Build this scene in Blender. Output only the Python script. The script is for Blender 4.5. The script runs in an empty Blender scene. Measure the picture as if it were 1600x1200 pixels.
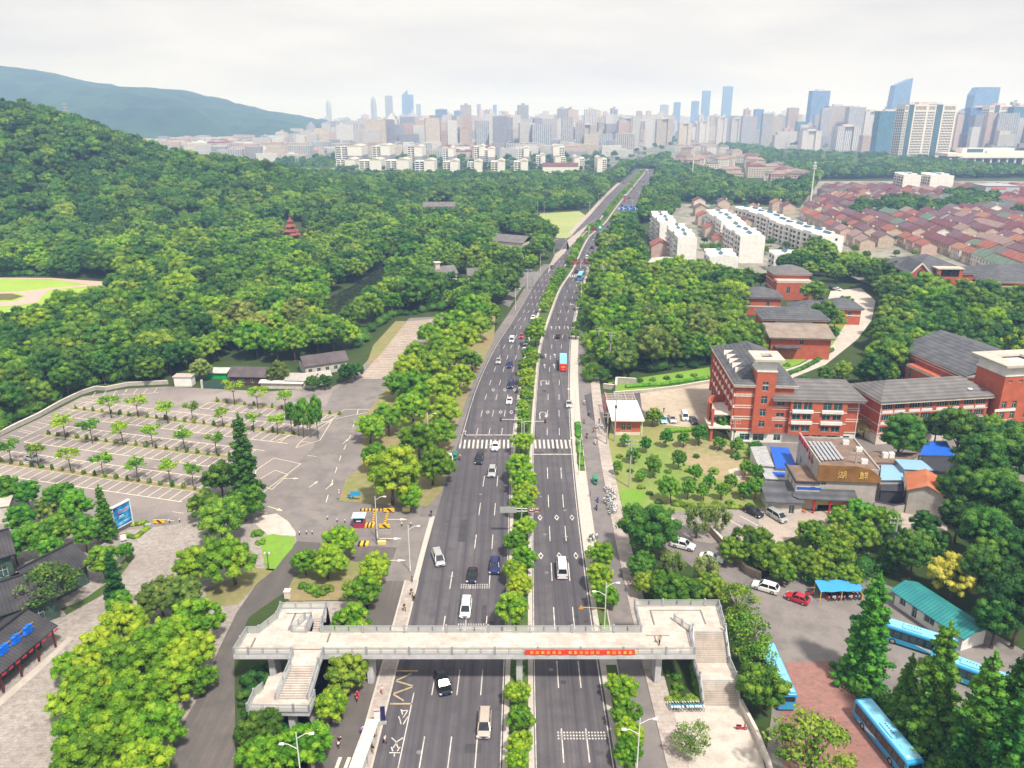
import bpy, bmesh, math, random
import numpy as np
from mathutils import Vector, Matrix
from mathutils.geometry import tessellate_polygon
random.seed(7); rng = np.random.default_rng(7)
scene = bpy.context.scene
COL = scene.collection
R = math.radians
# ------------------------------------------------------------------ camera, world, sun, exposure
F_PX = 1217.0; PITCH = math.atan(420 / F_PX); CAM_H = 80.0
cam = bpy.data.cameras.new('camera'); cam_o = bpy.data.objects.new('camera', cam); COL.objects.link(cam_o)
cam.sensor_fit = 'HORIZONTAL'; cam.sensor_width = 36; cam.lens = 36 * F_PX / 1600
cam.clip_start = 0.5; cam.clip_end = 40000
cam_o.location = (0, 0, CAM_H); cam_o.rotation_euler = (math.pi / 2 - PITCH, 0, 0)
scene.camera = cam_o
SUN_EL, SUN_AZ = R(58), R(150)            # azimuth clockwise from +Y
w = bpy.data.worlds.new('World'); scene.world = w; w.use_nodes = True
nt = w.node_tree; nt.nodes.clear()
out = nt.nodes.new('ShaderNodeOutputWorld'); bg = nt.nodes.new('ShaderNodeBackground')
sky = nt.nodes.new('ShaderNodeTexSky'); sky.sky_type = 'NISHITA'; sky.sun_disc = False
sky.sun_elevation = SUN_EL; sky.sun_rotation = SUN_AZ; sky.air_density = 1.6; sky.dust_density = 4
tc = nt.nodes.new('ShaderNodeTexCoord'); mp = nt.nodes.new('ShaderNodeMapping'); mp.inputs['Scale'].default_value = (1.3, 1.3, 7)
nz = nt.nodes.new('ShaderNodeTexNoise'); nz.inputs['Scale'].default_value = 1.7; nz.inputs['Detail'].default_value = 7; nz.inputs['Roughness'].default_value = .55
rp = nt.nodes.new('ShaderNodeValToRGB')   # cloud deck: grey-lilac bases to cream-white tops
rp.color_ramp.elements[0].position = .34; rp.color_ramp.elements[0].color = (5.5, 5.38, 5.6, 1)
rp.color_ramp.elements[1].position = .60; rp.color_ramp.elements[1].color = (7.3, 7.1, 6.85, 1)
mx = nt.nodes.new('ShaderNodeMixRGB'); mx.inputs[0].default_value = .93
L = nt.links.new
L(tc.outputs['Generated'], mp.inputs[0]); L(mp.outputs[0], nz.inputs['Vector']); L(nz.outputs['Fac'], rp.inputs[0])
L(sky.outputs[0], mx.inputs[1]); L(rp.outputs[0], mx.inputs[2]); L(mx.outputs[0], bg.inputs[0]); L(bg.outputs[0], out.inputs[0])
bg.inputs['Strength'].default_value = .1
sun = bpy.data.lights.new('sun', 'SUN'); sun.energy = 3.9; sun.angle = R(5); sun.color = (1, .965, .91)
sun_o = bpy.data.objects.new('sun', sun); COL.objects.link(sun_o)
d = Vector((math.sin(SUN_AZ) * math.cos(SUN_EL), math.cos(SUN_AZ) * math.cos(SUN_EL), math.sin(SUN_EL)))
sun_o.rotation_euler = d.to_track_quat('Z', 'Y').to_euler(); sun_o.location = (0, 0, 300)
vs = scene.view_settings; vs.view_transform = 'Standard'; vs.look = 'None'; vs.exposure = 0.45; vs.gamma = 1
cy = scene.cycles; cy.max_bounces = 6; cy.diffuse_bounces = 3; cy.glossy_bounces = 2; cy.transmission_bounces = 3
cy.transparent_max_bounces = 6; cy.volume_bounces = 2; cy.use_denoising = True; cy.caustics_reflective = False; cy.caustics_refractive = False
# ------------------------------------------------------------------ surveying: photo coordinates to ground coordinates
CP, SP = math.cos(PITCH), math.sin(PITCH)
def G(x, y, z=0.0):
 v = (y - 600) / F_PX; u = (x - 800) / F_PX
 t = (z - CAM_H) / (-SP - v * CP)
 return (u * t, (CP - v * SP) * t)
def PXM(X, Y, Z):                       # metres per photo pixel at a place, and where it shows
 dd = Z - CAM_H; dep = Y * CP - dd * SP; up = Y * SP + dd * CP
 return dep / F_PX, 800 + F_PX * X / dep, 600 - F_PX * up / dep
def RAY(x, y, Y):                       # the point a given distance out that shows at x, y
 v = (y - 600) / F_PX; u = (x - 800) / F_PX; t = Y / (CP - v * SP)
 return (u * t, Y, CAM_H + t * (-SP - v * CP))
# ------------------------------------------------------------------ helpers
class MB:
 def __init__(s): s.v = []; s.f = []; s.m = []
 def add(s, vs, fs, m=0):
  b = len(s.v); s.v += [tuple(p) for p in vs]; s.f += [tuple(i + b for i in f) for f in fs]; s.m += [m] * len(fs)
 def box(s, x0, y0, z0, x1, y1, z1, m=0):
  s.add([(x0,y0,z0),(x1,y0,z0),(x1,y1,z0),(x0,y1,z0),(x0,y0,z1),(x1,y0,z1),(x1,y1,z1),(x0,y1,z1)],
   [(0,3,2,1),(4,5,6,7),(0,1,5,4),(1,2,6,5),(2,3,7,6),(3,0,4,7)], m)
 def cbox(s, cx, cy, cz, sx, sy, sz, a=0, m=0):      # centred box turned by a round z
  c, n = math.cos(a), math.sin(a); P = []
  for z in (-sz/2, sz/2):
   for x, y in ((-sx/2,-sy/2),(sx/2,-sy/2),(sx/2,sy/2),(-sx/2,sy/2)): P.append((cx + x*c - y*n, cy + x*n + y*c, cz + z))
  s.add(P, [(0,3,2,1),(4,5,6,7),(0,1,5,4),(1,2,6,5),(2,3,7,6),(3,0,4,7)], m)
 def beam(s, p, q, wd, h, m=0):                      # rectangular bar from p to q
  p, q = Vector(p), Vector(q); d = (q - p).normalized(); sd = d.cross(Vector((0,0,1)))
  sd = Vector((1,0,0)) if sd.length < 1e-4 else sd.normalized(); u = sd.cross(d).normalized(); sd *= wd/2; u *= h/2
  s.add([p-sd-u,p+sd-u,p+sd+u,p-sd+u,q-sd-u,q+sd-u,q+sd+u,q-sd+u],[(0,1,2,3),(7,6,5,4),(0,4,5,1),(1,5,6,2),(2,6,7,3),(3,7,4,0)], m)
 def tube(s, p, q, r0, r1=None, n=8, m=0):
  r1 = r0 if r1 is None else r1
  p, q = Vector(p), Vector(q); d = (q - p).normalized(); a = d.orthogonal().normalized(); b = d.cross(a)
  P = []
  for c, r in ((p, r0), (q, r1)):
   for k in range(n):
    t = 2*math.pi*k/n; P.append(c + a*(r*math.cos(t)) + b*(r*math.sin(t)))
  s.add(P, [(k,(k+1)%n,n+(k+1)%n,n+k) for k in range(n)] + [tuple(range(n-1,-1,-1)), tuple(range(n,2*n))], m)
 def prism(s, poly, z0, z1, m=0, mt=None):
  n = len(poly)
  if sum(poly[i][0]*poly[(i+1)%n][1]-poly[(i+1)%n][0]*poly[i][1] for i in range(n)) < 0: poly = poly[::-1]
  P = [(x,y,z0) for x,y in poly] + [(x,y,z1) for x,y in poly]
  s.add(P, [(k,(k+1)%n,n+(k+1)%n,n+k) for k in range(n)], m)
  tr = tessellate_polygon([[Vector((x,y,0)) for x,y in poly]])
  up = []
  for t in tr:
   a,b,c = [poly[i] for i in t]
   cr = (b[0]-a[0])*(c[1]-a[1])-(b[1]-a[1])*(c[0]-a[0])
   up.append(tuple(t) if cr > 0 else tuple(t[::-1]))
  s.add([(x,y,z1) for x,y in poly], up, m if mt is None else mt)
  s.add([(x,y,z0) for x,y in poly], [t[::-1] for t in up], m)
 def sheet(s, poly, z, m=0):
  up = []
  for t in tessellate_polygon([[Vector((p[0],p[1],0)) for p in poly]]):
   a,b,c = [poly[i] for i in t]
   cr = (b[0]-a[0])*(c[1]-a[1])-(b[1]-a[1])*(c[0]-a[0])
   up.append(tuple(t) if cr > 0 else tuple(t[::-1]))
  s.add([(p[0],p[1],z) for p in poly], up, m)
 def quad(s, a, b, c, d, m=0): s.add([a,b,c,d], [(0,1,2,3)], m)
 def loft(s, rings, m=0, cap=True):
  n = len(rings[0]); P = [p for r in rings for p in r]; fs = []
  for i in range(len(rings)-1):
   for k in range(n): fs.append((i*n+k, i*n+(k+1)%n, (i+1)*n+(k+1)%n, (i+1)*n+k))
  if cap: fs += [tuple(range(n-1,-1,-1)), tuple(range((len(rings)-1)*n, len(rings)*n))]
  s.add(P, fs, m)
 def mesh(s, name, mats, smooth=False, bevel=0):
  me = bpy.data.meshes.new(name); me.from_pydata([tuple(p) for p in s.v], [], s.f)
  for m in (mats if isinstance(mats, (list, tuple)) else [mats]): me.materials.append(m)
  me.polygons.foreach_set('material_index', s.m)
  if smooth: me.polygons.foreach_set('use_smooth', [True]*len(s.f))
  bm = bmesh.new(); bm.from_mesh(me)
  bmesh.ops.recalc_face_normals(bm, faces=bm.faces)
  if bevel:
   bmesh.ops.remove_doubles(bm, verts=bm.verts, dist=1e-4)
   bmesh.ops.bevel(bm, geom=[e for e in bm.edges if e.is_manifold and e.calc_face_angle(0) > .6], offset=bevel, segments=2, affect='EDGES', profile=.6)
  bm.to_mesh(me); bm.free(); me.update()
  return me
 def build(s, name, mats, parent=None, **k): return obj(name, s.mesh(name, mats, **k), parent)
 def flat(s, name, mats, parent=None):               # open sheets: normals kept as written
  me = bpy.data.meshes.new(name); me.from_pydata([tuple(p) for p in s.v], [], s.f)
  for m in (mats if isinstance(mats, (list, tuple)) else [mats]): me.materials.append(m)
  me.polygons.foreach_set('material_index', s.m); me.update(); return obj(name, me, parent)
def obj(name, me, parent=None):
 o = bpy.data.objects.new(name, me); COL.objects.link(o)
 if parent is not None: o.parent = parent
 return o
def tag(o, label=None, cat=None, group=None, kind=None):
 if label: o['label'] = label
 if cat: o['category'] = cat
 if group: o['group'] = group
 if kind: o['kind'] = kind
 return o
def thing(name, label, cat, loc=(0,0,0), rz=0, group=None):
 o = bpy.data.objects.new(name, None); COL.objects.link(o); o.location = loc; o.rotation_euler = (0,0,rz)
 o.empty_display_size = .5
 return tag(o, label, cat, group)
KIDS = {}
def kids(o):
 if o.name not in KIDS: KIDS[o.name] = list(o.children)
 return KIDS[o.name]
def dup(root, loc=None, rz=None, label=None, group=None, sc=None, parent=None):
 r = root.copy(); COL.objects.link(r)
 if parent is not None: r.parent = parent
 if loc is not None: r.location = loc
 if rz is not None: r.rotation_euler = (0,0,rz)
 if sc is not None: r.scale = sc if hasattr(sc, '__len__') else (sc,)*3
 if label: r['label'] = label
 if group: r['group'] = group
 ks = []
 for ch in kids(root): ks.append(dup(ch, parent=r))
 KIDS[r.name] = ks
 return r
def recolour(o, m, slot=0):
 o.material_slots[slot].link = 'OBJECT'; o.material_slots[slot].material = m
def drop(root):
 for ch in kids(root): drop(ch)
 KIDS.pop(root.name, None)
 bpy.data.objects.remove(root, do_unlink=True)
def kid(o, name): return [c for c in kids(o) if c.name.split('.')[0] == name]
ORD = ['first','second','third','fourth','fifth','sixth','seventh','eighth','ninth','tenth','eleventh','twelfth']
def nth(i):
 if i < 12: return ORD[i]
 n = i + 1; return str(n) + ('th' if 10 <= n % 100 <= 20 else {1:'st',2:'nd',3:'rd'}.get(n % 10, 'th'))
# ------------------------------------------------------------------ materials
MATS = {}
def mat(name, col, rough=.8, var=.12, scale=.6, bump=0, bscale=8, spec=.3, metal=0, dirt=None, coord='Object', emit=0):
 if name in MATS: return MATS[name]
 m = bpy.data.materials.new(name); m.use_nodes = True; n = m.node_tree.nodes; l = m.node_tree.links.new
 b = n['Principled BSDF']; b.inputs['Roughness'].default_value = rough; b.inputs['Metallic'].default_value = metal
 b.inputs['Specular IOR Level'].default_value = spec
 t = n.new('ShaderNodeTexCoord'); no = n.new('ShaderNodeTexNoise'); no.inputs['Scale'].default_value = scale; no.inputs['Detail'].default_value = 6
 no.inputs['Roughness'].default_value = .65
 l(t.outputs[coord], no.inputs['Vector'])
 r = n.new('ShaderNodeValToRGB'); e = r.color_ramp.elements
 lo = [max(0, c * (1 - var)) for c in col]; hi = [min(1, c * (1 + var)) for c in col]
 if dirt: lo = [c * (1 - var) * .4 + q * .6 for c, q in zip(col, dirt)]
 e[0].position = .32; e[0].color = (*lo, 1); e[1].position = .68; e[1].color = (*hi, 1)
 l(no.outputs['Fac'], r.inputs[0]); l(r.outputs[0], b.inputs['Base Color'])
 if bump:
  n2 = n.new('ShaderNodeTexNoise'); n2.inputs['Scale'].default_value = bscale; n2.inputs['Detail'].default_value = 4
  bp = n.new('ShaderNodeBump'); bp.inputs['Strength'].default_value = bump; bp.inputs['Distance'].default_value = .05
  l(t.outputs[coord], n2.inputs['Vector']); l(n2.outputs['Fac'], bp.inputs['Height']); l(bp.outputs[0], b.inputs['Normal'])
 MATS[name] = m; return m
def ground_mat(name, base, alt, fine, s1=.06, s2=.9, s3=14, rough=.92, tiles=None, tile_col=None, streak=None):
 """large blotches + medium mottling + grain; optional paving grid, optional tyre-worn streaks along y"""
 m = bpy.data.materials.new(name); m.use_nodes = True; n = m.node_tree.nodes; l = m.node_tree.links.new
 b = n['Principled BSDF']; b.inputs['Roughness'].default_value = rough; b.inputs['Specular IOR Level'].default_value = .25
 t = n.new('ShaderNodeTexCoord')
 def noise(sc, det=5, src=None):
  q = n.new('ShaderNodeTexNoise'); q.inputs['Scale'].default_value = sc; q.inputs['Detail'].default_value = det; q.inputs['Roughness'].default_value = .6
  l(src or t.outputs['Object'], q.inputs['Vector']); return q.outputs['Fac']
 def rampf(src, a, b_):
  q = n.new('ShaderNodeMapRange'); q.inputs[1].default_value = a; q.inputs[2].default_value = b_; l(src, q.inputs[0]); return q.outputs[0]
 def mix(f, a, b_, mode='MIX'):
  q = n.new('ShaderNodeMixRGB'); q.blend_type = mode
  for i, v in ((0, f), (1, a), (2, b_)):
   if isinstance(v, (int, float)): q.inputs[i].default_value = v
   elif isinstance(v, tuple): q.inputs[i].default_value = (*v, 1)
   else: l(v, q.inputs[i])
  return q.outputs[0]
 c = mix(rampf(noise(s1), .38, .62), base, alt)
 c = mix(rampf(noise(s2), .45, .75), c, fine)
 g = noise(s3, 3); c = mix(.35, c, mix(rampf(g, .3, .7), (.25,.25,.25), (.75,.75,.75)), 'OVERLAY')
 if tiles:
  br = n.new('ShaderNodeTexBrick'); br.inputs['Scale'].default_value = 1; br.inputs['Brick Width'].default_value = tiles; br.inputs['Row Height'].default_value = tiles * .6
  br.inputs['Mortar Size'].default_value = tiles * .035; br.inputs['Color1'].default_value = (1,1,1,1); br.inputs['Color2'].default_value = (.82,.8,.8,1)
  br.inputs['Mortar'].default_value = (*(tile_col or (.5,.5,.5)), 1)
  l(t.outputs['Object'], br.inputs['Vector']); c = mix(1, c, br.outputs[0], 'MULTIPLY')
 if streak:
  mpn = n.new('ShaderNodeMapping'); mpn.inputs['Scale'].default_value = (1.15, .012, 1); l(t.outputs['Object'], mpn.inputs[0])
  c = mix(rampf(noise(1, 3, mpn.outputs[0]), .42, .7), c, streak)
 l(c, b.inputs['Base Color'])
 bp = n.new('ShaderNodeBump'); bp.inputs['Strength'].default_value = .25; bp.inputs['Distance'].default_value = .02; l(g, bp.inputs['Height']); l(bp.outputs[0], b.inputs['Normal'])
 MATS[name] = m; return m
def leaf_mat(name, dark, mid, light, transl=.25):
 """leaf colour varies per clump/leaf ('tint' on faces) and a little per tree"""
 m = bpy.data.materials.new(name); m.use_nodes = True; n = m.node_tree.nodes; l = m.node_tree.links.new
 b = n['Principled BSDF']; b.inputs['Roughness'].default_value = .6; b.inputs['Specular IOR Level'].default_value = .25
 at = n.new('ShaderNodeAttribute'); at.attribute_name = 'tint'; oi = n.new('ShaderNodeObjectInfo')
 r = n.new('ShaderNodeValToRGB'); e = r.color_ramp.elements
 e[0].position = .08; e[0].color = (*dark, 1); e[1].position = .95; e[1].color = (*light, 1); k = e.new(.5); k.color = (*mid, 1)
 mr = n.new('ShaderNodeMapRange'); mr.inputs[3].default_value = -.34; mr.inputs[4].default_value = .34; l(oi.outputs['Random'], mr.inputs[0])
 ad = n.new('ShaderNodeMath'); ad.operation = 'ADD'; l(at.outputs['Fac'], ad.inputs[0]); l(mr.outputs[0], ad.inputs[1]); l(ad.outputs[0], r.inputs[0])
 hs = n.new('ShaderNodeHueSaturation'); m2 = n.new('ShaderNodeMath'); m2.operation = 'MULTIPLY'; m2.inputs[1].default_value = 7.13; fr = n.new('ShaderNodeMath'); fr.operation = 'FRACT'
 l(oi.outputs['Random'], m2.inputs[0]); l(m2.outputs[0], fr.inputs[0])
 m3 = n.new('ShaderNodeMapRange'); m3.inputs[3].default_value = .482; m3.inputs[4].default_value = .518; l(fr.outputs[0], m3.inputs[0]); l(m3.outputs[0], hs.inputs['Hue'])
 l(r.outputs[0], hs.inputs['Color']); l(hs.outputs[0], b.inputs['Base Color'])
 if transl:
  tr = n.new('ShaderNodeBsdfTranslucent'); ms = n.new('ShaderNodeMixShader'); ms.inputs[0].default_value = transl
  l(hs.outputs[0], tr.inputs[0]); l(b.outputs[0], ms.inputs[1]); l(tr.outputs[0], ms.inputs[2]); l(ms.outputs[0], n['Material Output'].inputs[0])
 MATS[name] = m; return m
def roof_mat(name, col, alt, step=.35, ridge_axis=1):
 """tiled roof: thin courses by wave, weathering by noise"""
 m = bpy.data.materials.new(name); m.use_nodes = True; n = m.node_tree.nodes; l = m.node_tree.links.new
 b = n['Principled BSDF']; b.inputs['Roughness'].default_value = .75
 t = n.new('ShaderNodeTexCoord'); no = n.new('ShaderNodeTexNoise'); no.inputs['Scale'].default_value = .35; no.inputs['Detail'].default_value = 7
 wv = n.new('ShaderNodeTexWave'); wv.wave_type = 'BANDS'; wv.bands_direction = 'Z' if ridge_axis == 2 else ('X' if ridge_axis == 0 else 'Y'); wv.inputs['Scale'].default_value = .314 / step; wv.inputs['Distortion'].default_value = .4
 r = n.new('ShaderNodeValToRGB'); e = r.color_ramp.elements; e[0].position = .35; e[0].color = (*col, 1); e[1].position = .68; e[1].color = (*alt, 1)
 mx = n.new('ShaderNodeMixRGB'); mx.blend_type = 'MULTIPLY'; mx.inputs[0].default_value = .3
 bp = n.new('ShaderNodeBump'); bp.inputs['Strength'].default_value = .5; bp.inputs['Distance'].default_value = .05
 l(t.outputs['Object'], no.inputs['Vector']); l(t.outputs['Object'], wv.inputs['Vector']); l(no.outputs['Fac'], r.inputs[0])
 l(r.outputs[0], mx.inputs[1]); l(wv.outputs['Color'], mx.inputs[2]); l(mx.outputs[0], b.inputs['Base Color'])
 l(wv.outputs['Fac'], bp.inputs['Height']); l(bp.outputs[0], b.inputs['Normal'])
 MATS[name] = m; return m
def facade_mat(name, wall, glass, fl=3.1, bay=3.4, gw=.55, gh=.5, strips=False):
 """far towers: storeys and window bays read from the wall's own position"""
 m = bpy.data.materials.new(name); m.use_nodes = True; n = m.node_tree.nodes; l = m.node_tree.links.new
 b = n['Principled BSDF']; b.inputs['Roughness'].default_value = .6
 t = n.new('ShaderNodeTexCoord'); s = n.new('ShaderNodeSeparateXYZ'); sn = n.new('ShaderNodeSeparateXYZ'); l(t.outputs['Object'], s.inputs[0]); l(t.outputs['Normal'], sn.inputs[0])
 def M(op, a, b_=None):
  q = n.new('ShaderNodeMath'); q.operation = op
  for i, v in ((0, a), (1, b_)):
   if v is None: continue
   if isinstance(v, (int, float)): q.inputs[i].default_value = v
   else: l(v, q.inputs[i])
  return q.outputs[0]
 ax = M('ABSOLUTE', sn.outputs[0]); ay = M('ABSOLUTE', sn.outputs[1]); side = M('GREATER_THAN', ax, .7)
 u = M('ADD', M('MULTIPLY', s.outputs[1], side), M('MULTIPLY', s.outputs[0], M('SUBTRACT', 1, side)))
 fu = M('FRACT', M('ADD', M('DIVIDE', u, bay), 100)); fz = M('FRACT', M('DIVIDE', s.outputs[2], fl))
 iu = M('LESS_THAN', fu, gw); iz = M('LESS_THAN', fz, gh) if not strips else M('LESS_THAN', fz, 2)
 wallup = M('LESS_THAN', M('ABSOLUTE', sn.outputs[2]), .5)
 f = M('MULTIPLY', M('MULTIPLY', iu, iz), wallup)
 no = n.new('ShaderNodeTexWhiteNoise'); no.noise_dimensions = '3D'
 cb = n.new('ShaderNodeCombineXYZ'); l(M('FLOOR', M('DIVIDE', u, bay)), cb.inputs[0]); l(M('FLOOR', M('DIVIDE', s.outputs[2], fl)), cb.inputs[1]); l(cb.outputs[0], no.inputs['Vector'])
 gm = n.new('ShaderNodeMixRGB'); gm.inputs[1].default_value = (*glass, 1); gm.inputs[2].default_value = (*[min(1, c * 1.9 + .02) for c in glass], 1); l(no.outputs['Value'], gm.inputs[0])
 oi = n.new('ShaderNodeObjectInfo'); wm = n.new('ShaderNodeMixRGB'); wm.inputs[1].default_value = (*[c * .6 for c in wall], 1); wm.inputs[2].default_value = (*[min(.8, c * 1.05) for c in wall], 1); l(oi.outputs['Random'], wm.inputs[0])
 mx = n.new('ShaderNodeMixRGB'); l(f, mx.inputs[0]); l(wm.outputs[0], mx.inputs[1]); l(gm.outputs[0], mx.inputs[2]); l(mx.outputs[0], b.inputs['Base Color'])
 MATS[name] = m; return m
asphalt = ground_mat('asphalt', (.105,.095,.103), (.14,.125,.13), (.085,.079,.088), .035, .35, 12, streak=(.07,.065,.075))
asphalt_b = ground_mat('asphalt_pale', (.2,.175,.165), (.25,.22,.205), (.155,.14,.135), .045, .3, 10)
lane_m = ground_mat('side_lane_asphalt', (.19,.17,.165), (.235,.205,.195), (.15,.138,.138), .05, .35, 10)
service_m = ground_mat('service_road_asphalt', (.125,.108,.1), (.17,.145,.13), (.1,.09,.085), .04, .3, 10, streak=(.11,.1,.095))
lot_m = ground_mat('car_park_paving', (.235,.2,.19), (.35,.3,.275), (.15,.13,.13), .03, .12, 5)
plaza_m = ground_mat('plaza_paving', (.36,.315,.285), (.43,.385,.35), (.27,.235,.215), .09, 1.1, 6, tiles=.8, tile_col=(.75,.72,.7))
paving_m = ground_mat('footway_paving', (.44,.38,.34), (.52,.455,.41), (.36,.31,.28), .12, .8, 9, tiles=1.2, tile_col=(.78,.75,.72))
conc_m = ground_mat('concrete_paving', (.5,.44,.385), (.58,.52,.46), (.4,.345,.3), .08, .5, 8)
kerb_m = mat('kerb_stone', (.5,.45,.4), .9, .12, 2)
red_pave = ground_mat('red_paving', (.3,.15,.125), (.36,.19,.16), (.26,.15,.13), .08, .6, 8, tiles=.7, tile_col=(.85,.8,.8))
grass_m = ground_mat('grass_floor', (.06,.11,.02), (.085,.14,.028), (.12,.125,.045), .05, .4, 6)
lawn_m = ground_mat('lawn', (.15,.3,.03), (.2,.37,.04), (.2,.27,.05), .05, .5, 5)
dry_m = ground_mat('dry_grass', (.27,.21,.1), (.2,.22,.07), (.33,.26,.15), .07, .5, 6)
scrub_m = ground_mat('garden_grass', (.19,.27,.06), (.28,.25,.1), (.24,.3,.07), .045, .35, 5)
floor_m = ground_mat('woodland_floor', (.035,.065,.014), (.05,.085,.018), (.05,.05,.02), .03, .3, 4)
sand_m = ground_mat('bare_earth', (.42,.34,.26), (.5,.42,.33), (.33,.26,.19), .05, .4, 6)
white_p = mat('road_paint_white', (.62,.57,.52), .8, .25, .8, dirt=(.3,.28,.27))
zig_p = mat('road_paint_yellow', (.5,.37,.2), .8, .25, 1.2, dirt=(.25,.2,.14))
yellow_p = mat('road_paint_cream', (.85,.74,.55), .8, .12, 1.5, dirt=(.68,.58,.44))
bark_m = mat('bark', (.12,.085,.06), .95, .35, 3, bump=.4)
leaf_b = leaf_mat('leaf_bright', (.075,.2,.01), (.18,.37,.014), (.38,.52,.03))
leaf_m = leaf_mat('leaf_mid', (.04,.125,.01), (.125,.265,.02), (.3,.43,.04))
leaf_d = leaf_mat('leaf_dark', (.02,.085,.014), (.052,.165,.02), (.13,.27,.032))
leaf_o = leaf_mat('leaf_olive', (.075,.14,.02), (.16,.25,.04), (.34,.38,.08))
leaf_y = leaf_mat('leaf_yellow', (.32,.33,.025), (.52,.48,.05), (.66,.58,.1))
leaf_f = leaf_mat('leaf_fresh', (.05,.18,.012), (.11,.31,.02), (.23,.43,.035))
leaf_p = leaf_mat('leaf_purple', (.035,.015,.03), (.06,.02,.045), (.1,.04,.07))
leaf_w = leaf_mat('leaf_willow', (.12,.2,.04), (.22,.3,.075), (.34,.4,.12))
leaf_h = leaf_mat('leaf_hill', (.022,.08,.012), (.072,.185,.02), (.2,.34,.035))
leaf_c = leaf_mat('leaf_redwood', (.02,.1,.012), (.055,.2,.018), (.15,.35,.03))
leaf_t = leaf_mat('leaf_tan', (.3,.24,.07), (.45,.37,.13), (.55,.47,.2))
white_w = mat('white_render', (.78,.76,.73), .8, .07, .4, dirt=(.6,.57,.53))
cream_w = mat('cream_trim', (.7,.63,.56), .8, .1, .8, dirt=(.5,.43,.36))
red_w = mat('red_facing_brick', (.47,.115,.06), .85, .16, .5, bump=.15, bscale=12)
glass_t = mat('window_glass', (.02,.07,.075), .12, .5, .9, spec=.7)
glass_dk = mat('dark_glass', (.014,.018,.024), .08, .4, 1.5, spec=.7)
frame_m = mat('window_frame', (.6,.6,.57), .5, .05, 2)
tarm = mat('black_rubber', (.02,.02,.02), .8, .2, 6)
rim_m = mat('wheel_rim', (.5,.5,.52), .35, .1, 4, metal=.7)
steel = mat('galvanised_steel', (.5,.51,.53), .4, .08, 3, metal=.5)
pole_w = mat('pole_white', (.72,.72,.7), .5, .06, 2)
lamp_m = mat('headlight_glass', (.75,.77,.78), .15, .1, 6, spec=.8)
tail_m = mat('tail_light_red', (.5,.02,.015), .25, .2, 6, spec=.7)
blueplate = mat('plate_blue', (.02,.07,.4), .4, .1, 5)
slate = roof_mat('slate_roof', (.075,.078,.09), (.13,.13,.14), .5, 2)
slate_w = roof_mat('weathered_slate_roof', (.14,.13,.13), (.2,.185,.18), .5, 2)
black_tile = roof_mat('black_tile_roof', (.03,.029,.033), (.07,.063,.067), .55, 0)
roof_grey = mat('flat_roof_screed', (.3,.26,.23), .95, .2, .4, dirt=(.2,.17,.15))
# ------------------------------------------------------------------ ground, roads and paths
def struct(name, mb, m, flat=True):
 o = mb.flat(name, m) if flat else mb.build(name, m)
 return tag(o, kind='structure')
def sheetg(name, pts, z, m, kind=True):         # a ground polygon surveyed at photo points
 mb = MB(); mb.sheet([G(*p) for p in pts], z); return struct(name, mb, m)
ROAD_K = {'MR': [(2.7,60),(2.9,79),(3.2,100),(4,140),(5.2,183),(7.4,225),(10.4,276),(15.3,313),(23.4,374),(34,424),(44,490),(54,548),(72.2,613),(101.7,756),(140,930),(189.5,1156),(240,1400),(300,1700)],
  'RK': [(13.5,60),(13.6,79),(13.4,100),(14.0,141),(15.2,180),(17.6,225),(21.6,276),(25.5,313),(32.6,364),(41.5,424),(51,480),(60,530),(76,590),(104.9,698),(120,765),(150,900),(198,1130),(252,1400),(312,1700)],
  'LK': [(-18.6,60),(-18.1,79),(-17.4,100),(-17,117),(-16.6,140),(-15.2,165),(-13.8,183),(-12.2,222),(-7,271),(-1,305),(4.5,340),(12.2,396),(21,438),(34,510),(47,580),(66.2,671),(95,815),(128.9,972),(172,1156),(222,1400),(282,1700)]}
MEDW = [(4.2,60),(4.2,120),(5.2,183),(5.4,276),(6,374),(6,490),(6.5,613),(7.5,756),(9,930),(10,1156),(10,1700)]
_Y = np.arange(40, 1701, 6.0)
def sm(k):
 a = np.interp(_Y, [p[1] for p in k], [p[0] for p in k])
 for _ in range(10): a[1:-1] = (a[:-2] + 2 * a[1:-1] + a[2:]) / 4
 return a
_C = {k: sm(v) for k, v in ROAD_K.items()}; _C['ML'] = _C['MR'] - sm(MEDW)
def rx(k, y): return float(np.interp(y, _Y, _C[k]))
def strip(name, fa, fb, y0, y1, z, m, step=6, top=None):
 mb = MB(); ys = list(np.arange(y0, y1, step)) + [y1]
 for a, b in zip(ys[:-1], ys[1:]):
  if top is None: mb.quad((fa(a),a,z),(fb(a),a,z),(fb(b),b,z),(fa(b),b,z))
  else:
   mb.quad((fa(a),a,top),(fb(a),a,top),(fb(b),b,top),(fa(b),b,top))
   mb.quad((fa(b),b,z),(fa(b),b,top),(fa(a),a,top),(fa(a),a,z)); mb.quad((fb(a),a,z),(fb(a),a,top),(fb(b),b,top),(fb(b),b,z))
   if a == ys[0]: mb.quad((fa(a),a,z),(fb(a),a,z),(fb(a),a,top),(fa(a),a,top))
 return struct(name, mb, m)
g = MB(); g.sheet([(-9500,-60),(9500,-60),(9500,11500),(-9500,11500)], 0); struct('ground', g, floor_m)
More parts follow.
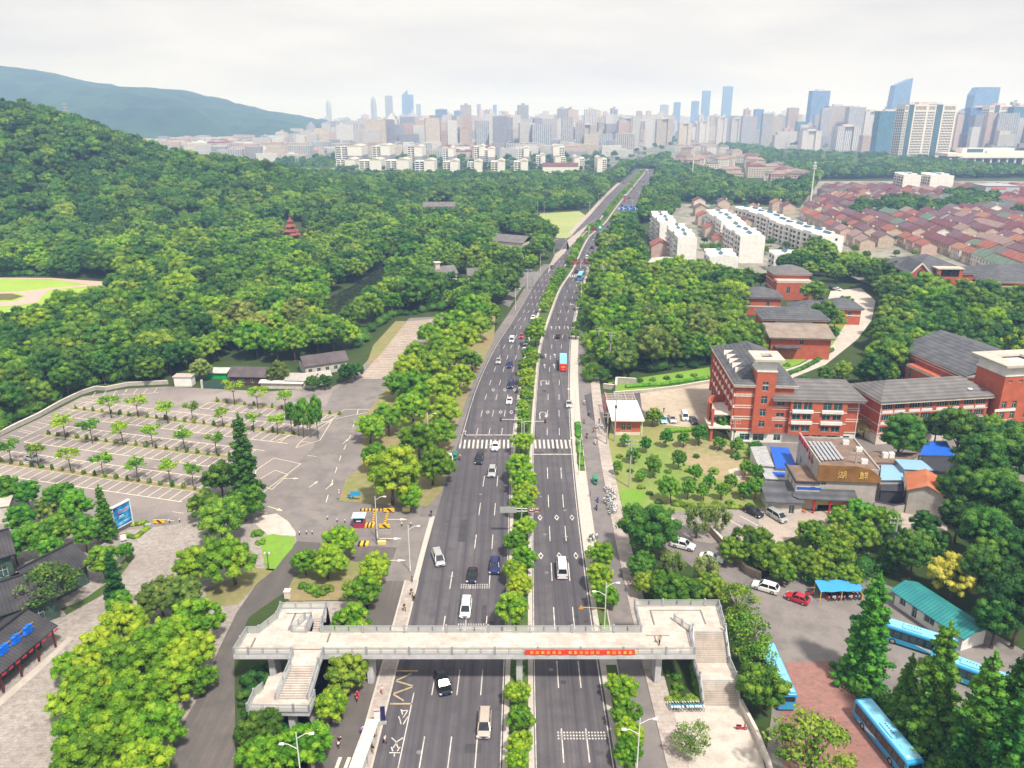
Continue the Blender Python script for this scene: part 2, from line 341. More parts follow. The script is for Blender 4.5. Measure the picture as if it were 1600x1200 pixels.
# broad town ground where the city stands
g = MB(); g.sheet([(-2600,1500),(-1300,1330),(-330,1330),(330,1330),(420,1500),(2600,1900),(9400,3000),(9400,11400),(-9400,11400),(-9400,3000)], .04)
city_ground = ground_mat('town_ground', (.2,.19,.18), (.09,.12,.06), (.27,.25,.24), .006, .03, .3)
struct('town_ground', g, city_ground)
sheetg('housing_estate_ground', [(1005,448),(1045,345),(1060,318),(1250,325),(1280,283),(1600,283),(1760,300),(1800,470),(1380,455),(1290,415),(1100,440)], .04, ground_mat('estate_paving', (.3,.27,.25), (.13,.15,.08), (.38,.34,.31), .03, .15, 2))
# left: car park, service road, plaza
sheetg('car_park_ground', [(-300,900),(-300,760),(0,683),(60,655),(128,620),(200,607),(262,604),(420,612),(520,604),(548,592),(575,570),(640,497),(705,494),(740,498),(700,700),(690,760),(640,830),(560,870),(450,845),(400,812),(250,826),(190,835),(60,850)], .03, lot_m)
sheetg('car_park_aisle', [(548,592),(600,535),(640,497),(705,494),(742,498),(720,560),(702,700),(694,770),(668,850),(640,960),(585,1200),(430,1200),(470,900),(466,846),(395,812),(395,770),(450,735),(490,700),(500,655),(520,612)], .05, asphalt_b)
sheetg('service_road', [(268,1230),(262,1170),(315,1082),(345,1009),(370,958),(400,914),(440,877),(464,846),(520,850),(620,856),(604,900),(473,903),(447,925),(414,947),(389,965),(366,1017),(368,1178),(360,1230)], .07, service_m)
sheetg('stairs_ground', [(366,1017),(389,965),(414,947),(447,925),(600,940),(560,1240),(368,1240)], .05, floor_m)
sheetg('paved_corner', [(480,1120),(560,1030),(600,1030),(560,1230),(470,1230),(500,1150)], .065, asphalt_b)
sheetg('plaza', [(-260,1400),(268,1230),(262,1170),(315,1082),(345,1009),(370,958),(400,914),(440,877),(464,846),(458,828),(440,812),(400,812),(290,818),(250,823),(190,830),(150,840),(60,850),(-260,1000)], .09, plaza_m)
sheetg('plaza_apron', [(395,816),(410,806),(432,803),(450,815),(462,832),(462,838),(418,836)], .11, conc_m)
sheetg('lawn_patch', [(405,842),(425,835),(462,840),(458,856),(444,872),(428,893),(416,891)], .12, lawn_m)
sheetg('bare_island', [(322,922),(400,888),(430,890),(400,914),(372,946),(322,948)], .12, dry_m)
sheetg('plaza_border', [(-60,1135),(0,1092),(80,1022),(108,995),(116,998),(60,1052),(-40,1140)], .115, conc_m)
sheetg('verge_grass', [(96,952),(130,938),(172,908),(205,860),(210,872),(170,925),(104,962)], .12, grass_m)
sheetg('tree_island', [(447,928),(458,905),(473,895),(520,874),(600,884),(590,915),(566,938),(452,940)], .12, dry_m)
sheetg('paved_corner', [(447,941),(566,939),(575,960),(560,990),(520,990),(512,950),(440,950)], .115, plaza_m)
sheetg('tree_strip_verge', [(530,784),(540,750),(563,731),(570,650),(640,560),(706,498),(775,480),(772,530),(742,590),(712,670),(697,740),(690,768),(668,792),(600,789)], .12, dry_m)
sheetg('lined_parking_strip', [(561,592),(635,503),(677,499),(607,592)], .075, ground_mat('lined_paving', (.4,.32,.27), (.46,.38,.32), (.33,.27,.24), .08, .7, 6, tiles=2.4, tile_col=(.7,.68,.66)))
sheetg('dry_strip', [(572,572),(583,540),(618,502),(636,502),(590,560)], .08, dry_m)
# the avenue
strip('left_carriageway', lambda y: rx('LK',y), lambda y: rx('ML',y)+.1, 46, 1270, .1, asphalt)
strip('right_carriageway', lambda y: rx('MR',y)-.1, lambda y: rx('RK',y), 46, 1270, .1, asphalt)
med_s = strip('median_strip', lambda y: rx('ML',y), lambda y: rx('MR',y), 46, 1270, .1, kerb_m, top=.25)
strip('median_grass', lambda y: rx('ML',y)+.75, lambda y: rx('MR',y)-.75, 46, 1268, .27, grass_m)
strip('footway', lambda y: rx('LK',y)-2.6, lambda y: rx('LK',y), 46, 122, .06, paving_m, top=.22)
for q_ in (0,2.3): strip('kerb_line', lambda y: rx('LK',y)-q_-.3, lambda y: rx('LK',y)-q_, 46, 122, .06, kerb_m, top=.235)
strip('side_lane', lambda y: rx('LK',y)-7.6, lambda y: rx('LK',y)-2.6, 46, 122, .085, service_m)
strip('side_lane', lambda y: rx('LK',y)-3.4, lambda y: rx('LK',y), 146, 440, .085, lane_m)
strip('kerb_line', lambda y: rx('LK',y)-1.1, lambda y: rx('LK',y)-.1, 122, 146, .06, kerb_m, top=.14)
strip('footway', lambda y: rx('LK',y)-3.6, lambda y: rx('LK',y), 560, 1000, .085, paving_m)
strip('verge', lambda y: rx('RK',y), lambda y: rx('RK',y)+2.7, 46, 1270, .06, kerb_m, top=.2)
for a, b in ((46,99),(102,128),(168,199),(290,720)):
 strip('verge_grass', lambda y: rx('RK',y)+.9, lambda y: rx('RK',y)+2.5, a, b, .22, grass_m)
strip('side_lane', lambda y: rx('RK',y)+2.7, lambda y: rx('RK',y)+6.6, 46, 620, .08, lane_m)
strip('footway', lambda y: rx('RK',y)+6.6, lambda y: rx('RK',y)+9.4, 46, 330, .06, paving_m, top=.2)
# right side: bus yard, approach, garden, school drive
sheetg('bus_yard', [(1105,815),(1150,880),(1190,905),(1240,885),(1350,900),(1500,960),(1640,1040),(1640,1230),(1190,1230),(1205,1120),(1210,1040),(1140,930),(1060,870),(1010,835),(1010,800),(1100,800)], .05, asphalt_b)
sheetg('red_paved_drive', [(1206,1037),(1300,1033),(1335,1085),(1470,1230),(1230,1230),(1215,1140),(1225,1090)], .09, red_pave)
sheetg('stair_forecourt', [(1032,1110),(1096,1104),(1156,1104),(1185,1150),(1200,1230),(1050,1230),(1044,1150)], .09, conc_m)
sheetg('garden_lawn', [(947,705),(955,660),(1000,655),(1110,668),(1180,700),(1202,760),(1195,800),(1060,800),(975,795),(960,750)], .06, scrub_m)
sheetg('garden_soil', [(1050,690),(1130,692),(1170,720),(1165,765),(1110,745),(1060,720)], .08, ground_mat('dry_soil', (.36,.27,.16), (.27,.25,.11), (.42,.33,.22), .07, .5, 5))
sheetg('garden_lawn_bright', [(968,770),(985,762),(1015,772),(1003,790),(972,792)], .1, lawn_m)
sheetg('gravel_patch', [(1137,735),(1152,731),(1160,748),(1147,753)], .1, conc_m)
sheetg('restaurant_yard', [(1180,800),(1215,778),(1270,800),(1390,790),(1480,780),(1480,830),(1250,835),(1150,880),(1100,815)], .07, ground_mat('yard', (.4,.33,.28), (.47,.39,.33), (.33,.27,.24), .08, .5, 6))
sheetg('small_car_park', [(1010,800),(1180,797),(1190,830),(1110,850),(1020,835)], .09, lot_m)
sheetg('entrance_drive', [(913,618),(925,614),(960,618),(1110,597),(1145,610),(1125,668),(1000,650),(960,652),(930,660),(918,650)], .09, asphalt)
sheetg('school_forecourt', [(1000,615),(1060,606),(1118,598),(1150,615),(1120,672),(1035,665),(1003,640)], .11, sand_m)
sheetg('school_drive', [(1298,455),(1345,450),(1368,470),(1362,500),(1340,530),(1290,570),(1235,592),(1205,600),(1190,590),(1250,570),(1300,540),(1322,505),(1318,480),(1292,472)], .06, conc_m)
sheetg('school_lawn', [(1236,512),(1300,500),(1322,505),(1300,540),(1250,568),(1195,590),(1180,580),(1230,560)], .05, lawn_m)
sheetg('bank_grass', [(950,598),(1108,574),(1112,594),(960,614)], .07, lawn_m)
sheetg('hidden_yard', [(1170,690),(1600,670),(1700,760),(1480,790),(1220,790)], .04, asphalt_b)
# far left: park meadow and pools, pond, clearing by the junction, side roads
sheetg('park_meadow', [(-120,438),(0,435),(80,436),(145,444),(170,455),(140,480),(110,490),(60,505),(0,515),(-120,520)], .05, ground_mat('meadow', (.27,.42,.05), (.33,.47,.07), (.3,.36,.1), .03, .2, 3))
sheetg('park_path', [(-120,434.5),(0,434),(80,434.5),(160,440),(200,448),(150,447.5),(110,450),(78,453),(68,461),(60,472),(30,477),(-40,481),(-120,486),(-120,476),(-20,474),(24,471),(42,463),(24,458.5),(-120,460),(-120,457.5),(30,456),(58,453),(78,450),(140,445),(80,436.5),(0,435.5),(-120,436)], .09, mat('path_paving', (.52,.36,.31), .9, .12, .5))
water_m = mat('pond_water', (.03,.04,.02), .04, .25, .06, bump=.05, bscale=1.5, spec=.6)
sheetg('pool', [(-120,461),(18,459),(36,463),(18,469),(-120,469)], .11, mat('green_water', (.2,.17,.05), .15, .2, .1, spec=.6))
sheetg('pond_water', [(496,520),(504,470),(540,452),(568,438),(585,425),(612,404),(636,416),(618,446),(598,466),(572,486),(552,508),(525,524)], .05, water_m)
sheetg('clearing', [(818,335),(905,330),(928,345),(878,378),(868,370),(840,350)], .05, ground_mat('clearing_grass', (.34,.37,.13), (.25,.33,.1), (.4,.36,.2), .02, .15, 2))
sheetg('side_road', [(700,322),(800,329),(868,372),(905,372),(900,386),(880,392),(866,388),(858,378),(800,340),(690,327)], .07, asphalt)
sheetg('side_road', [(1100,236),(1300,240),(1330,245),(1290,247),(1100,239)], .07, lane_m)
sheetg('traffic_island', [(868,396),(878,390),(890,388),(886,376),(925,346),(940,336),(920,350),(904,372),(885,392),(866,412),(856,428),(858,416)], .12, paving_m)
sheetg('footway', [(808,434),(822,420),(840,425),(812,455),(796,480),(784,474)], .05, lane_m)
sheetg('meadow_far', [(445,262),(530,262),(540,272),(455,268)], .04, lawn_m)
sheetg('clearing_path', [(1390,245),(1600,245),(1600,250),(1400,250)], .06, lane_m)
# ------------------------------------------------------------------ painted markings
pm = MB(); py = MB(); PZ = .115
def paint(mb, pts, z=PZ):                      # small ground quad in metres
 mb.quad(*[(p[0],p[1],z) for p in pts])
def lane_line(f, y0, y1, w_=.16, dash=None, gap=None, mb=None, z=PZ):
 mb = mb or pm; y = y0
 while y < y1:
  e = min(y + (dash or 8), y1); a, b = f(y), f(e)
  paint(mb, [(a-w_/2,y),(a+w_/2,y),(b+w_/2,e),(b-w_/2,e)], z); y = e + (gap or 0)
def lf(k1, k2, t): return lambda y: rx(k1,y) * (1-t) + rx(k2,y) * t
for t in (.36, .58, .79): lane_line(lf('LK','ML',t), 52, 172 if t > .36 else 130, .16, 5.5, 8)
for t in (.3, .53, .77): lane_line(lf('LK','ML',t), 190, 1200, .17 if t != .77 else .17, 5, 8.5)
for t in (.36, .68): lane_line(lf('MR','RK',t), 52, 178, .17, 6, 8)
for t in (.36, .68): lane_line(lf('MR','RK',t), 190, 1260, .17, 5, 8.5)
lane_line(lf('LK','ML',.035), 184, 1200, .15, 8, 0); lane_line(lf('LK','ML',.985), 46, 1200, .14, 8, 0)
lane_line(lf('MR','RK',.02), 46, 1260, .14, 8, 0); lane_line(lf('MR','RK',.965), 46, 1260, .14, 8, 0)
lane_line(lambda y: rx('LK',y)+3.3, 52, 93, .15, 8, 0)
for k1, k2 in (('LK','ML'),('MR','RK')):       # zebra crossing at 184 m
 a, b = rx(k1,184), rx(k2,184); x = a + .4
 while x < b - .5: paint(pm, [(x,181.4),(x+.5,181.4),(x+.5,187),(x,187)]); x += 1.12
 lane_line(lambda y: 0, 0, 0)
paint(pm, [(rx('LK',190),190),(rx('ML',190)-.2,190),(rx('ML',190)-.2,190.4),(rx('LK',190),190.4)])
paint(pm, [(rx('MR',178),177.6),(rx('RK',178),177.6),(rx('RK',178),178),(rx('MR',178),178)])
a, b = rx('MR',405), rx('RK',405); x = a + .4
while x < b - .5: paint(pm, [(x,402),(x+.5,402),(x+.5,409),(x,409)]); x += 1.15
def dia(x, y, s=1.0, l_=2.6):                   # diamond outline warning of a crossing ahead
 P = [(x,y-l_/2),(x+s/2,y),(x,y+l_/2),(x-s/2,y)]; Q = [(x,y-l_/2+.55),(x+s/2-.2,y),(x,y+l_/2-.55),(x-s/2+.2,y)]
 for i in range(4): paint(pm, [P[i],P[(i+1)%4],Q[(i+1)%4],Q[i]])
for yy in (130.5, 145.5):
 for t in (.17, .52, .84): dia(rx('MR',yy)*(1-t)+rx('RK',yy)*t, yy)
for yy in (207, 226):
 for t in (.42, .68, .9): dia(rx('LK',yy)*(1-t)+rx('ML',yy)*t, yy, 1.1, 3)
def uturn(x, y):
 pts = [(-.9,-2.4),(-.9,2),(-.5,2.9),(.3,3.1),(.9,2.5),(.9,0)]
 for (a0,b0),(a1,b1) in zip(pts[:-1], pts[1:]):
  dx, dy = a1-a0, b1-b0; q = math.hypot(dx,dy); nx, ny = -dy/q*.13, dx/q*.13
  paint(pm, [(x+a0-nx,y+b0-ny),(x+a1-nx,y+b1-ny),(x+a1+nx,y+b1+ny),(x+a0+nx,y+b0+ny)])
 paint(pm, [(x+.35,y+.1),(x+.9,y-1.3),(x+1.45,y+.1),(x+.9,y+.05)])
uturn(rx('MR',204)+2.4, 204); uturn(rx('MR',232)+2.2, 232)
def arrow(x, y, ang, s=1.0, mb=None, z=PZ):     # straight-ahead arrow
 c, n = math.cos(ang), math.sin(ang)
 def T(p): return (x + (p[0]*n + p[1]*c)*s, y + (-p[0]*c + p[1]*n)*s)
 paint(mb or pm, [T((-.1,-2.4)),T((.1,-2.4)),T((.1,.8)),T((-.1,.8))], z)
 paint(mb or pm, [T((-.5,.8)),T((.5,.8)),T((.04,2.4)),T((-.04,2.4))], z)
for yy in (250, 262, 300):
 for t in (.2,.5,.82): arrow(rx('MR',yy)*(1-t)+rx('RK',yy)*t, yy, math.pi/2)
def rumble(x0, x1, y):
 for k in range(3):
  x = x0
  while x < x1: paint(pm, [(x,y+k*.55),(x+.22,y+k*.55),(x+.22,y+k*.55+.28),(x,y+k*.55+.28)]); x += .42
rumble(-9.2,-3.9,119.6); rumble(-9,-4,108); rumble(6.2,12.6,84)
# bus bay: zig-zag box and painted characters
bx0, bx1 = rx('LK',94)+.1, rx('LK',94)+3.3
for y_ in (97.6, 90.6): paint(py, [(bx0,y_),(bx1,y_),(bx1,y_+.3),(bx0,y_+.3)])
zz = [(bx1-.9,97),(bx0+.1,95.4),(bx1-.2,94.2),(bx0+.1,92.6),(bx1-1.3,91.2)]
for (a0,b0),(a1,b1) in zip(zz[:-1], zz[1:]): paint(py, [(a0,b0),(a1,b1),(a1,b1+.32),(a0,b0+.32)])
def stencil(strokes, x, y, w_, h_, flipy=True, t=.16):   # painted strokes in a unit box, read by drivers coming down the road
 for s in strokes:
  for (a0,b0),(a1,b1) in zip(s[:-1], s[1:]):
   X0, Y0, X1, Y1 = x+a0*w_, y+b0*h_, x+a1*w_, y+b1*h_
   if flipy: X0, X1 = x+(1-a0)*w_, x+(1-a1)*w_; Y0, Y1 = y+(1-b0)*h_, y+(1-b1)*h_
   dx, dy = X1-X0, Y1-Y0; q = math.hypot(dx,dy) or 1; nx, ny = -dy/q*t/2, dx/q*t/2
   paint(pm, [(X0-nx,Y0-ny),(X1-nx,Y1-ny),(X1+nx,Y1+ny),(X0+nx,Y0+ny)])
GONG = [[(.38,.95),(.25,.7),(.05,.45)],[(.6,.95),(.75,.7),(.97,.45)],[(.5,.55),(.2,.08),(.75,.12)],[(.62,.35),(.85,.02)]]
JIAO = [[(.5,1),(.5,.85)],[(.08,.8),(.92,.8)],[(.33,.72),(.15,.5)],[(.67,.72),(.85,.5)],[(.7,.55),(.45,.2),(.05,0)],[(.3,.55),(.6,.2),(.97,0)]]
CHE = [[(.15,.85),(.85,.85)],[(.45,1),(.2,.55),(.85,.55)],[(.52,.72),(.52,0)],[(.05,.28),(.95,.28)]]
stencil(GONG, -16.0, 86.6, 1.5, 3.1); stencil(JIAO, -16.4, 81.0, 1.7, 3.3); stencil(CHE, -16.7, 75.8, 1.6, 3)
tag(pm.flat('road_markings', white_p), kind='structure')
# car park bays
cp = MB(); ang = R(-15.5); U = Vector((math.cos(ang), math.sin(ang))); V = Vector((-U.y, U.x))
def cl(mb, a, b, w_=.15, z=.07):
 a, b = Vector(a[:2]), Vector(b[:2]); d = (b-a).normalized(); n_ = Vector((-d.y,d.x))*w_/2
 mb.quad((*(a-n_),z),(*(b-n_),z),(*(b+n_),z),(*(a+n_),z))
ROWS = [((-114,206.4),-14,60,'r1'), ((-117.9,189.4),-7,56,'r2'), ((-122.6,172.7),-10,54,'r3'), ((-81.1,214.0),-8,34,'r0')]
isl = MB()
for (px_, py_), s0, s1, nm in ROWS:
 O = Vector((px_, py_)); a = O + U*s0; b = O + U*s1
 n_ = V*.8; isl.quad((*(a-n_),.06),(*(b-n_),.06),(*(b+n_),.06),(*(a+n_),.06))
 for sd in (1,-1):
  if nm == 'r0' and sd == 1: continue
  far = V*(sd*5.9); near = V*(sd*.95)
  cl(cp, a+far, b+far, .2); cl(cp, a+near, b+near, .12)
  k = s0
  while k <= s1 + .1: cl(cp, O+U*k+near, O+U*k+far, .17, .075); k += 2.75
struct('planting_strip', isl, dry_m)
per = [G(-60,718),G(0,686),G(30,671),G(62,656),G(95,637),G(128,621)]
for (ax,ay),(bx_,by_) in zip(per[:-1], per[1:]):
 a = Vector((ax,ay)); b = Vector((bx_,by_)); d = (b-a).normalized(); n_ = Vector((d.y,-d.x)); q = 0
 cl(cp, a+n_*5.3, b+n_*5.3)
 while q < (b-a).length: cl(cp, a+d*q+n_*.5, a+d*q+n_*5.3 - d*1.0, .12, .075); q += 2.75
per = [G(150,612),G(200,608),G(255,605)]
for (ax,ay),(bx_,by_) in zip(per[:-1], per[1:]):
 a = Vector((ax,ay)); b = Vector((bx_,by_)); d = (b-a).normalized(); n_ = Vector((d.y,-d.x)); q = 0
 cl(cp, a+n_*5.3, b+n_*5.3)
 while q < (b-a).length: cl(cp, a+d*q+n_*.5, a+d*q+n_*5.3, .12, .075); q += 2.9
for pts in ([(395,755),(430,735),(450,742),(425,765)],[(395,782),(470,725),(428,716),(400,735)],[(430,690),(540,640),(600,640),(520,655)],[(462,700),(500,688),(520,655),(470,690)]):
 P = [G(*p) for p in pts]
 for i in range(len(P)): cl(cp, P[i], P[(i+1)%len(P)], .14)
for x_, y_, a_, s_ in ((430,795,-.5,1),(490,757,1.2,.8),(515,760,1.25,.8),(540,690,1.3,.7),(455,748,0,.8),(620,812,0,1),(610,842,0,1),(616,876,0,1),(230,690,-.3,.7),(300,720,-.3,.7),(140,665,.9,.7),(45,705,.3,.7)):
 X_, Y_ = G(x_, y_); arrow(X_, Y_, a_, s_*.9, cp, .078)
for x_, y_ in ((400,668),(300,640),(330,742),(160,700),(240,730),(80,715),(255,812),(270,800),(470,690),(480,712),(400,800)):
 X_, Y_ = G(x_, y_); cl(cp, (X_,Y_), (X_+2.6,Y_-.7), .13, .078)
ax_ = [G(560,640),G(548,680),G(533,712),G(520,750),G(505,800)]
for (a0,b0),(a1,b1) in zip(ax_[:-1], ax_[1:]):
 for t in (0,.5): cl(cp, (a0+(a1-a0)*t,b0+(b1-b0)*t), (a0+(a1-a0)*(t+.22),b0+(b1-b0)*(t+.22)), .14, .078)
# lined strip and yard bays
for k in range(24):
 t = k/23; a = G(561+74*t, 592-89*t); b = G(607+70*t, 592-93*t)
 if k % 1 == 0: cl(cp, a, (a[0]+(b[0]-a[0])*.98, a[1]+(b[1]-a[1])*.98), .12, .095)
for k in range(5):
 a = G(1043+k*28, 806); cl(cp, a, (a[0]+3.2,a[1]-5.2), .14, .1)
# service road crossing at the bottom
for k in range(4):
 a = G(532+k*14, 1184); b = G(520+k*14, 1216); cl(cp, a, b, .45, .1)
tag(cp.flat('parking_markings', yellow_p), kind='structure')
tag(py.flat('road_markings', zig_p), kind='structure')
# ------------------------------------------------------------------ hills
def hillz(x, y):
 x = np.asarray(x, float); y = np.asarray(y, float)
 H = np.interp(x, [-1500,-900,-520,-430,-371,-300,-230,-167,-120,-60,-20], [84,86,80,75,68,42,25,13,6,1,0])
 H = H + 2.5*np.sin(x*.045) + 1.5*np.sin(x*.11+1)
 H = np.clip(H, 0, None)
 yc = np.interp(x, [-900,-400,-150,0], [640,660,690,700])
 foot = np.interp(x, [-900,-300,-100,0], [415,425,520,600])
 t = np.clip((y - foot) / (yc - foot), 0, 1); b = np.clip((y - yc) / 330, 0, 1)
 f = (t*t*(3-2*t)) * (1 - b*b*(3-2*b))
 return H * f + f * (3*np.sin(x*.03+y*.02) + 2*np.sin(y*.05-x*.02))
def terrain(name, xs, ys, fz, m):
 X, Yg = np.meshgrid(xs, ys); Z = fz(X, Yg); nx, ny = len(xs), len(ys)
 v = np.stack([X.ravel(), Yg.ravel(), Z.ravel()], 1)
 i = np.arange(nx*ny).reshape(ny, nx); f = np.stack([i[:-1,:-1].ravel(), i[:-1,1:].ravel(), i[1:,1:].ravel(), i[1:,:-1].ravel()], 1)
 me = bpy.data.meshes.new(name); me.from_pydata(v.tolist(), [], f.tolist()); me.materials.append(m)
 me.polygons.foreach_set('use_smooth', [True]*len(f)); me.update()
 return tag(obj(name, me), kind='structure')
terrain('hill', np.arange(-1300, 10, 14), np.arange(405, 1060, 12), lambda x, y: hillz(x, y) - .3, floor_m)
rs = np.random.RandomState(3)
def fbm(x, y, s, o=5):
 z = np.zeros(x.shape); a = 1.0
 for k in range(o):
  p = rs.uniform(0, 7, 4); z += a*np.sin(x/s*2*np.pi*(2**k)+p[0]+1.3*np.sin(y/s*2*np.pi*(2**k)*.7+p[1]))*np.cos(y/s*2*np.pi*(2**k)*.8+p[2]+np.sin(x/s*3*(2**k)+p[3])); a *= .5
 return z
MS = [(-400,70),(-150,88),(0,100),(60,114),(150,131),(250,135),(300,150),(350,165),(400,172),(440,183),(480,193),(500,198)]
_MX = []; _MZ = []
for px_, py_ in MS:
 q = RAY(px_, py_, 3100); _MX.append(q[0]); _MZ.append(max(0, q[2]-8))
_MX += [-600, -500]; _MZ += [4, 0]
def mtz(x, y):
 rz = np.interp(x, _MX, _MZ)
 t = np.clip((y - 2200) / 900, 0, 1); f = t**.8*(1 - np.clip((y-3100)/1500, 0, 1)**2)
 spur = 60*np.exp(-((x+1250)/330)**2 - ((y-2650)/260)**2) + 46*np.exp(-((x+2000)/330)**2-((y-2600)/250)**2)
 n_ = fbm(x, y, 700)*26*np.sin(np.pi*np.clip(t,0,1)) + fbm(x, y, 240, 5)*9*f
 return np.clip(rz*f + spur*(rz > 15)*.6*np.clip(rz/80,0,1) + n_, 0, rz + 2*f)
mt = ground_mat('mountain_forest', (.014,.045,.024), (.03,.08,.035), (.008,.026,.016), .004, .02, .12)
terrain('hills', np.arange(-4200, -480, 18), np.arange(2150, 4700, 22), mtz, mt)
# repairs, covers and stains on the carriageways
pt = MB(); rq = random.Random(31)
for k in range(34):
 y = rq.uniform(60, 420); k1, k2 = rq.choice((('LK','ML'),('MR','RK'))); t = rq.uniform(.06,.9); x = rx(k1,y)*(1-t)+rx(k2,y)*t; w_, l_ = rq.choice(((.8,.8),(1.2,2.5),(2.2,1.6),(.9,6),(1.6,9)))
 paint(pt, [(x-w_/2,y),(x+w_/2,y),(x+w_/2,y+l_),(x-w_/2,y+l_)], .106)
tag(pt.flat('road_repairs', ground_mat('asphalt_patch', (.062,.058,.064), (.08,.074,.078), (.05,.047,.052), .2, 1.2, 14)), kind='structure')
mhb = MB()
for k in range(26):
 y = rq.uniform(60, 380); k1, k2 = rq.choice((('LK','ML'),('MR','RK'))); t = rq.uniform(.1,.9); x = rx(k1,y)*(1-t)+rx(k2,y)*t; mhb.sheet([(x+.38*math.cos(a*.628), y+.38*math.sin(a*.628)) for a in range(10)], .109)
tag(mhb.flat('manhole_covers', mat('cast_iron', (.2,.19,.19), .6, .2, 4)), kind='structure')
# ------------------------------------------------------------------ trees: prototypes
def ico():
 bm = bmesh.new(); bmesh.ops.create_icosphere(bm, subdivisions=2, radius=1)
 v = np.array([p.co[:] for p in bm.verts]); f = np.array([[q.index for q in p.verts] for p in bm.faces]); bm.free(); return v, f
IV, IF = ico()
def crown_mesh(name, clumps, per, leaf, seed, core=.8, up=-.45, jit=.55, flat=1.0):
 r = np.random.default_rng(seed); V_ = []; T = []; F3 = []; F4 = []; t3 = []; t4 = []; nv = 0
 for (c, rad, tint) in clumps:
  c = np.array(c); rad = np.array(rad) * np.ones(3)
  if core:
   v = IV * (core * (1 + .16 * r.standard_normal((len(IV), 1)))) * rad + c
   V_.append(v); F3.append(IF + nv); nv += len(v); t3 += [max(0, tint - .1)] * len(IF)
  n = int(per * max(.5, min(1.7, float(rad.mean()) ** 2)))
  d = r.standard_normal((n * 2, 3)); d /= np.linalg.norm(d, axis=1)[:, None]; d = d[d[:, 2] > up][:n]; n = len(d)
  p = c + d * rad * r.uniform(.82, 1.16, (n, 1))
  nn = d + jit * r.standard_normal((n, 3)); nn[:, 2] += .25; nn /= np.linalg.norm(nn, axis=1)[:, None]
  a = np.cross(nn, r.standard_normal((n, 3))); a /= np.linalg.norm(a, axis=1)[:, None]; b = np.cross(nn, a)
  s = leaf * r.uniform(.6, 1.35, (n, 1)); a = a * s; b = b * s * .62
  q = np.stack([p - a, p - b * 1.0 + a * .1, p + a, p + b + a * .1], 1).reshape(-1, 3)
  V_.append(q); F4.append(np.arange(4 * n).reshape(n, 4) + nv); nv += 4 * n
  t4 += list(np.clip(tint + .16 * r.standard_normal(n), 0, 1))
 V_ = np.concatenate(V_); F3 = np.concatenate(F3) if F3 else np.zeros((0, 3), int); F4 = np.concatenate(F4)
 me = bpy.data.meshes.new(name); me.vertices.add(len(V_)); me.vertices.foreach_set('co', V_.ravel())
 li = np.concatenate([F3.ravel(), F4.ravel()]); me.loops.add(len(li)); me.loops.foreach_set('vertex_index', li)
 ln = np.concatenate([np.full(len(F3), 3), np.full(len(F4), 4)]); st = np.concatenate([[0], np.cumsum(ln)[:-1]])
 me.polygons.add(len(ln)); me.polygons.foreach_set('loop_start', st.astype(np.int32)); me.polygons.foreach_set('loop_total', ln.astype(np.int32))
 at = me.attributes.new('tint', 'FLOAT', 'FACE'); at.data.foreach_set('value', np.array(t3 + t4, dtype=np.float32))
 me.update(); me.validate(); me.materials.append(leaf_m); return me
def branchy(name, h0, tips, r0, seed, lean=.3):
 r = random.Random(seed); mb = MB(); p = Vector((0,0,-.2)); q = Vector((r.uniform(-lean,lean), r.uniform(-lean,lean), h0))
 mb.tube((0,0,-.3), (0,0,.35), r0*1.5, r0*1.05, 8); mb.tube((0,0,.3), q, r0*1.05, r0*.75, 8)
 for t in tips:
  m_ = q.lerp(Vector(t), .45) + Vector((r.uniform(-.3,.3), r.uniform(-.3,.3), -.25))
  mb.tube(q, m_, r0*.5, r0*.3, 6); mb.tube(m_, t, r0*.3, r0*.1, 5)
 return mb.mesh(name, bark_m, smooth=True)
def round_proto(seed, Rr=4.5, n=125, per=135, leaf=.155, cz=5.0, hz=.92, cr=(.5,1.0)):
 r = random.Random(seed); cl_ = []; lob = [(r.uniform(-.35,.35)*Rr, r.uniform(-.35,.35)*Rr, r.uniform(-.1,.2)*Rr, r.uniform(.62,.8)*Rr) for _ in range(4)]
 k = 0
 while k < n:
  lx, ly, lz, lr = lob[k % 4]; z = r.uniform(-.62, 1); t = r.uniform(0, 6.283); s = math.sqrt(max(0, 1-z*z)); q = r.uniform(.82, 1.0) if k % 7 else r.uniform(.3,.7)
  x, y, zz = lx + s*math.cos(t)*lr*q, ly + s*math.sin(t)*lr*q, lz + z*lr*hz*q
  cl_.append(((x, y, cz + zz), (r.uniform(*cr),)*2 + (r.uniform(cr[0],cr[1])*.85,), r.choice([.2,.35,.45,.5,.55,.7,.95]))); k += 1
 tips = [(l[0], l[1], cz + l[2]) for l in lob] + [(l[0]*-.8, l[1]*1.2, cz + l[2] + 1) for l in lob[:2]]
 return crown_mesh('crown', cl_, per, leaf, seed), branchy('trunk', cz*.45, tips, .26, seed)
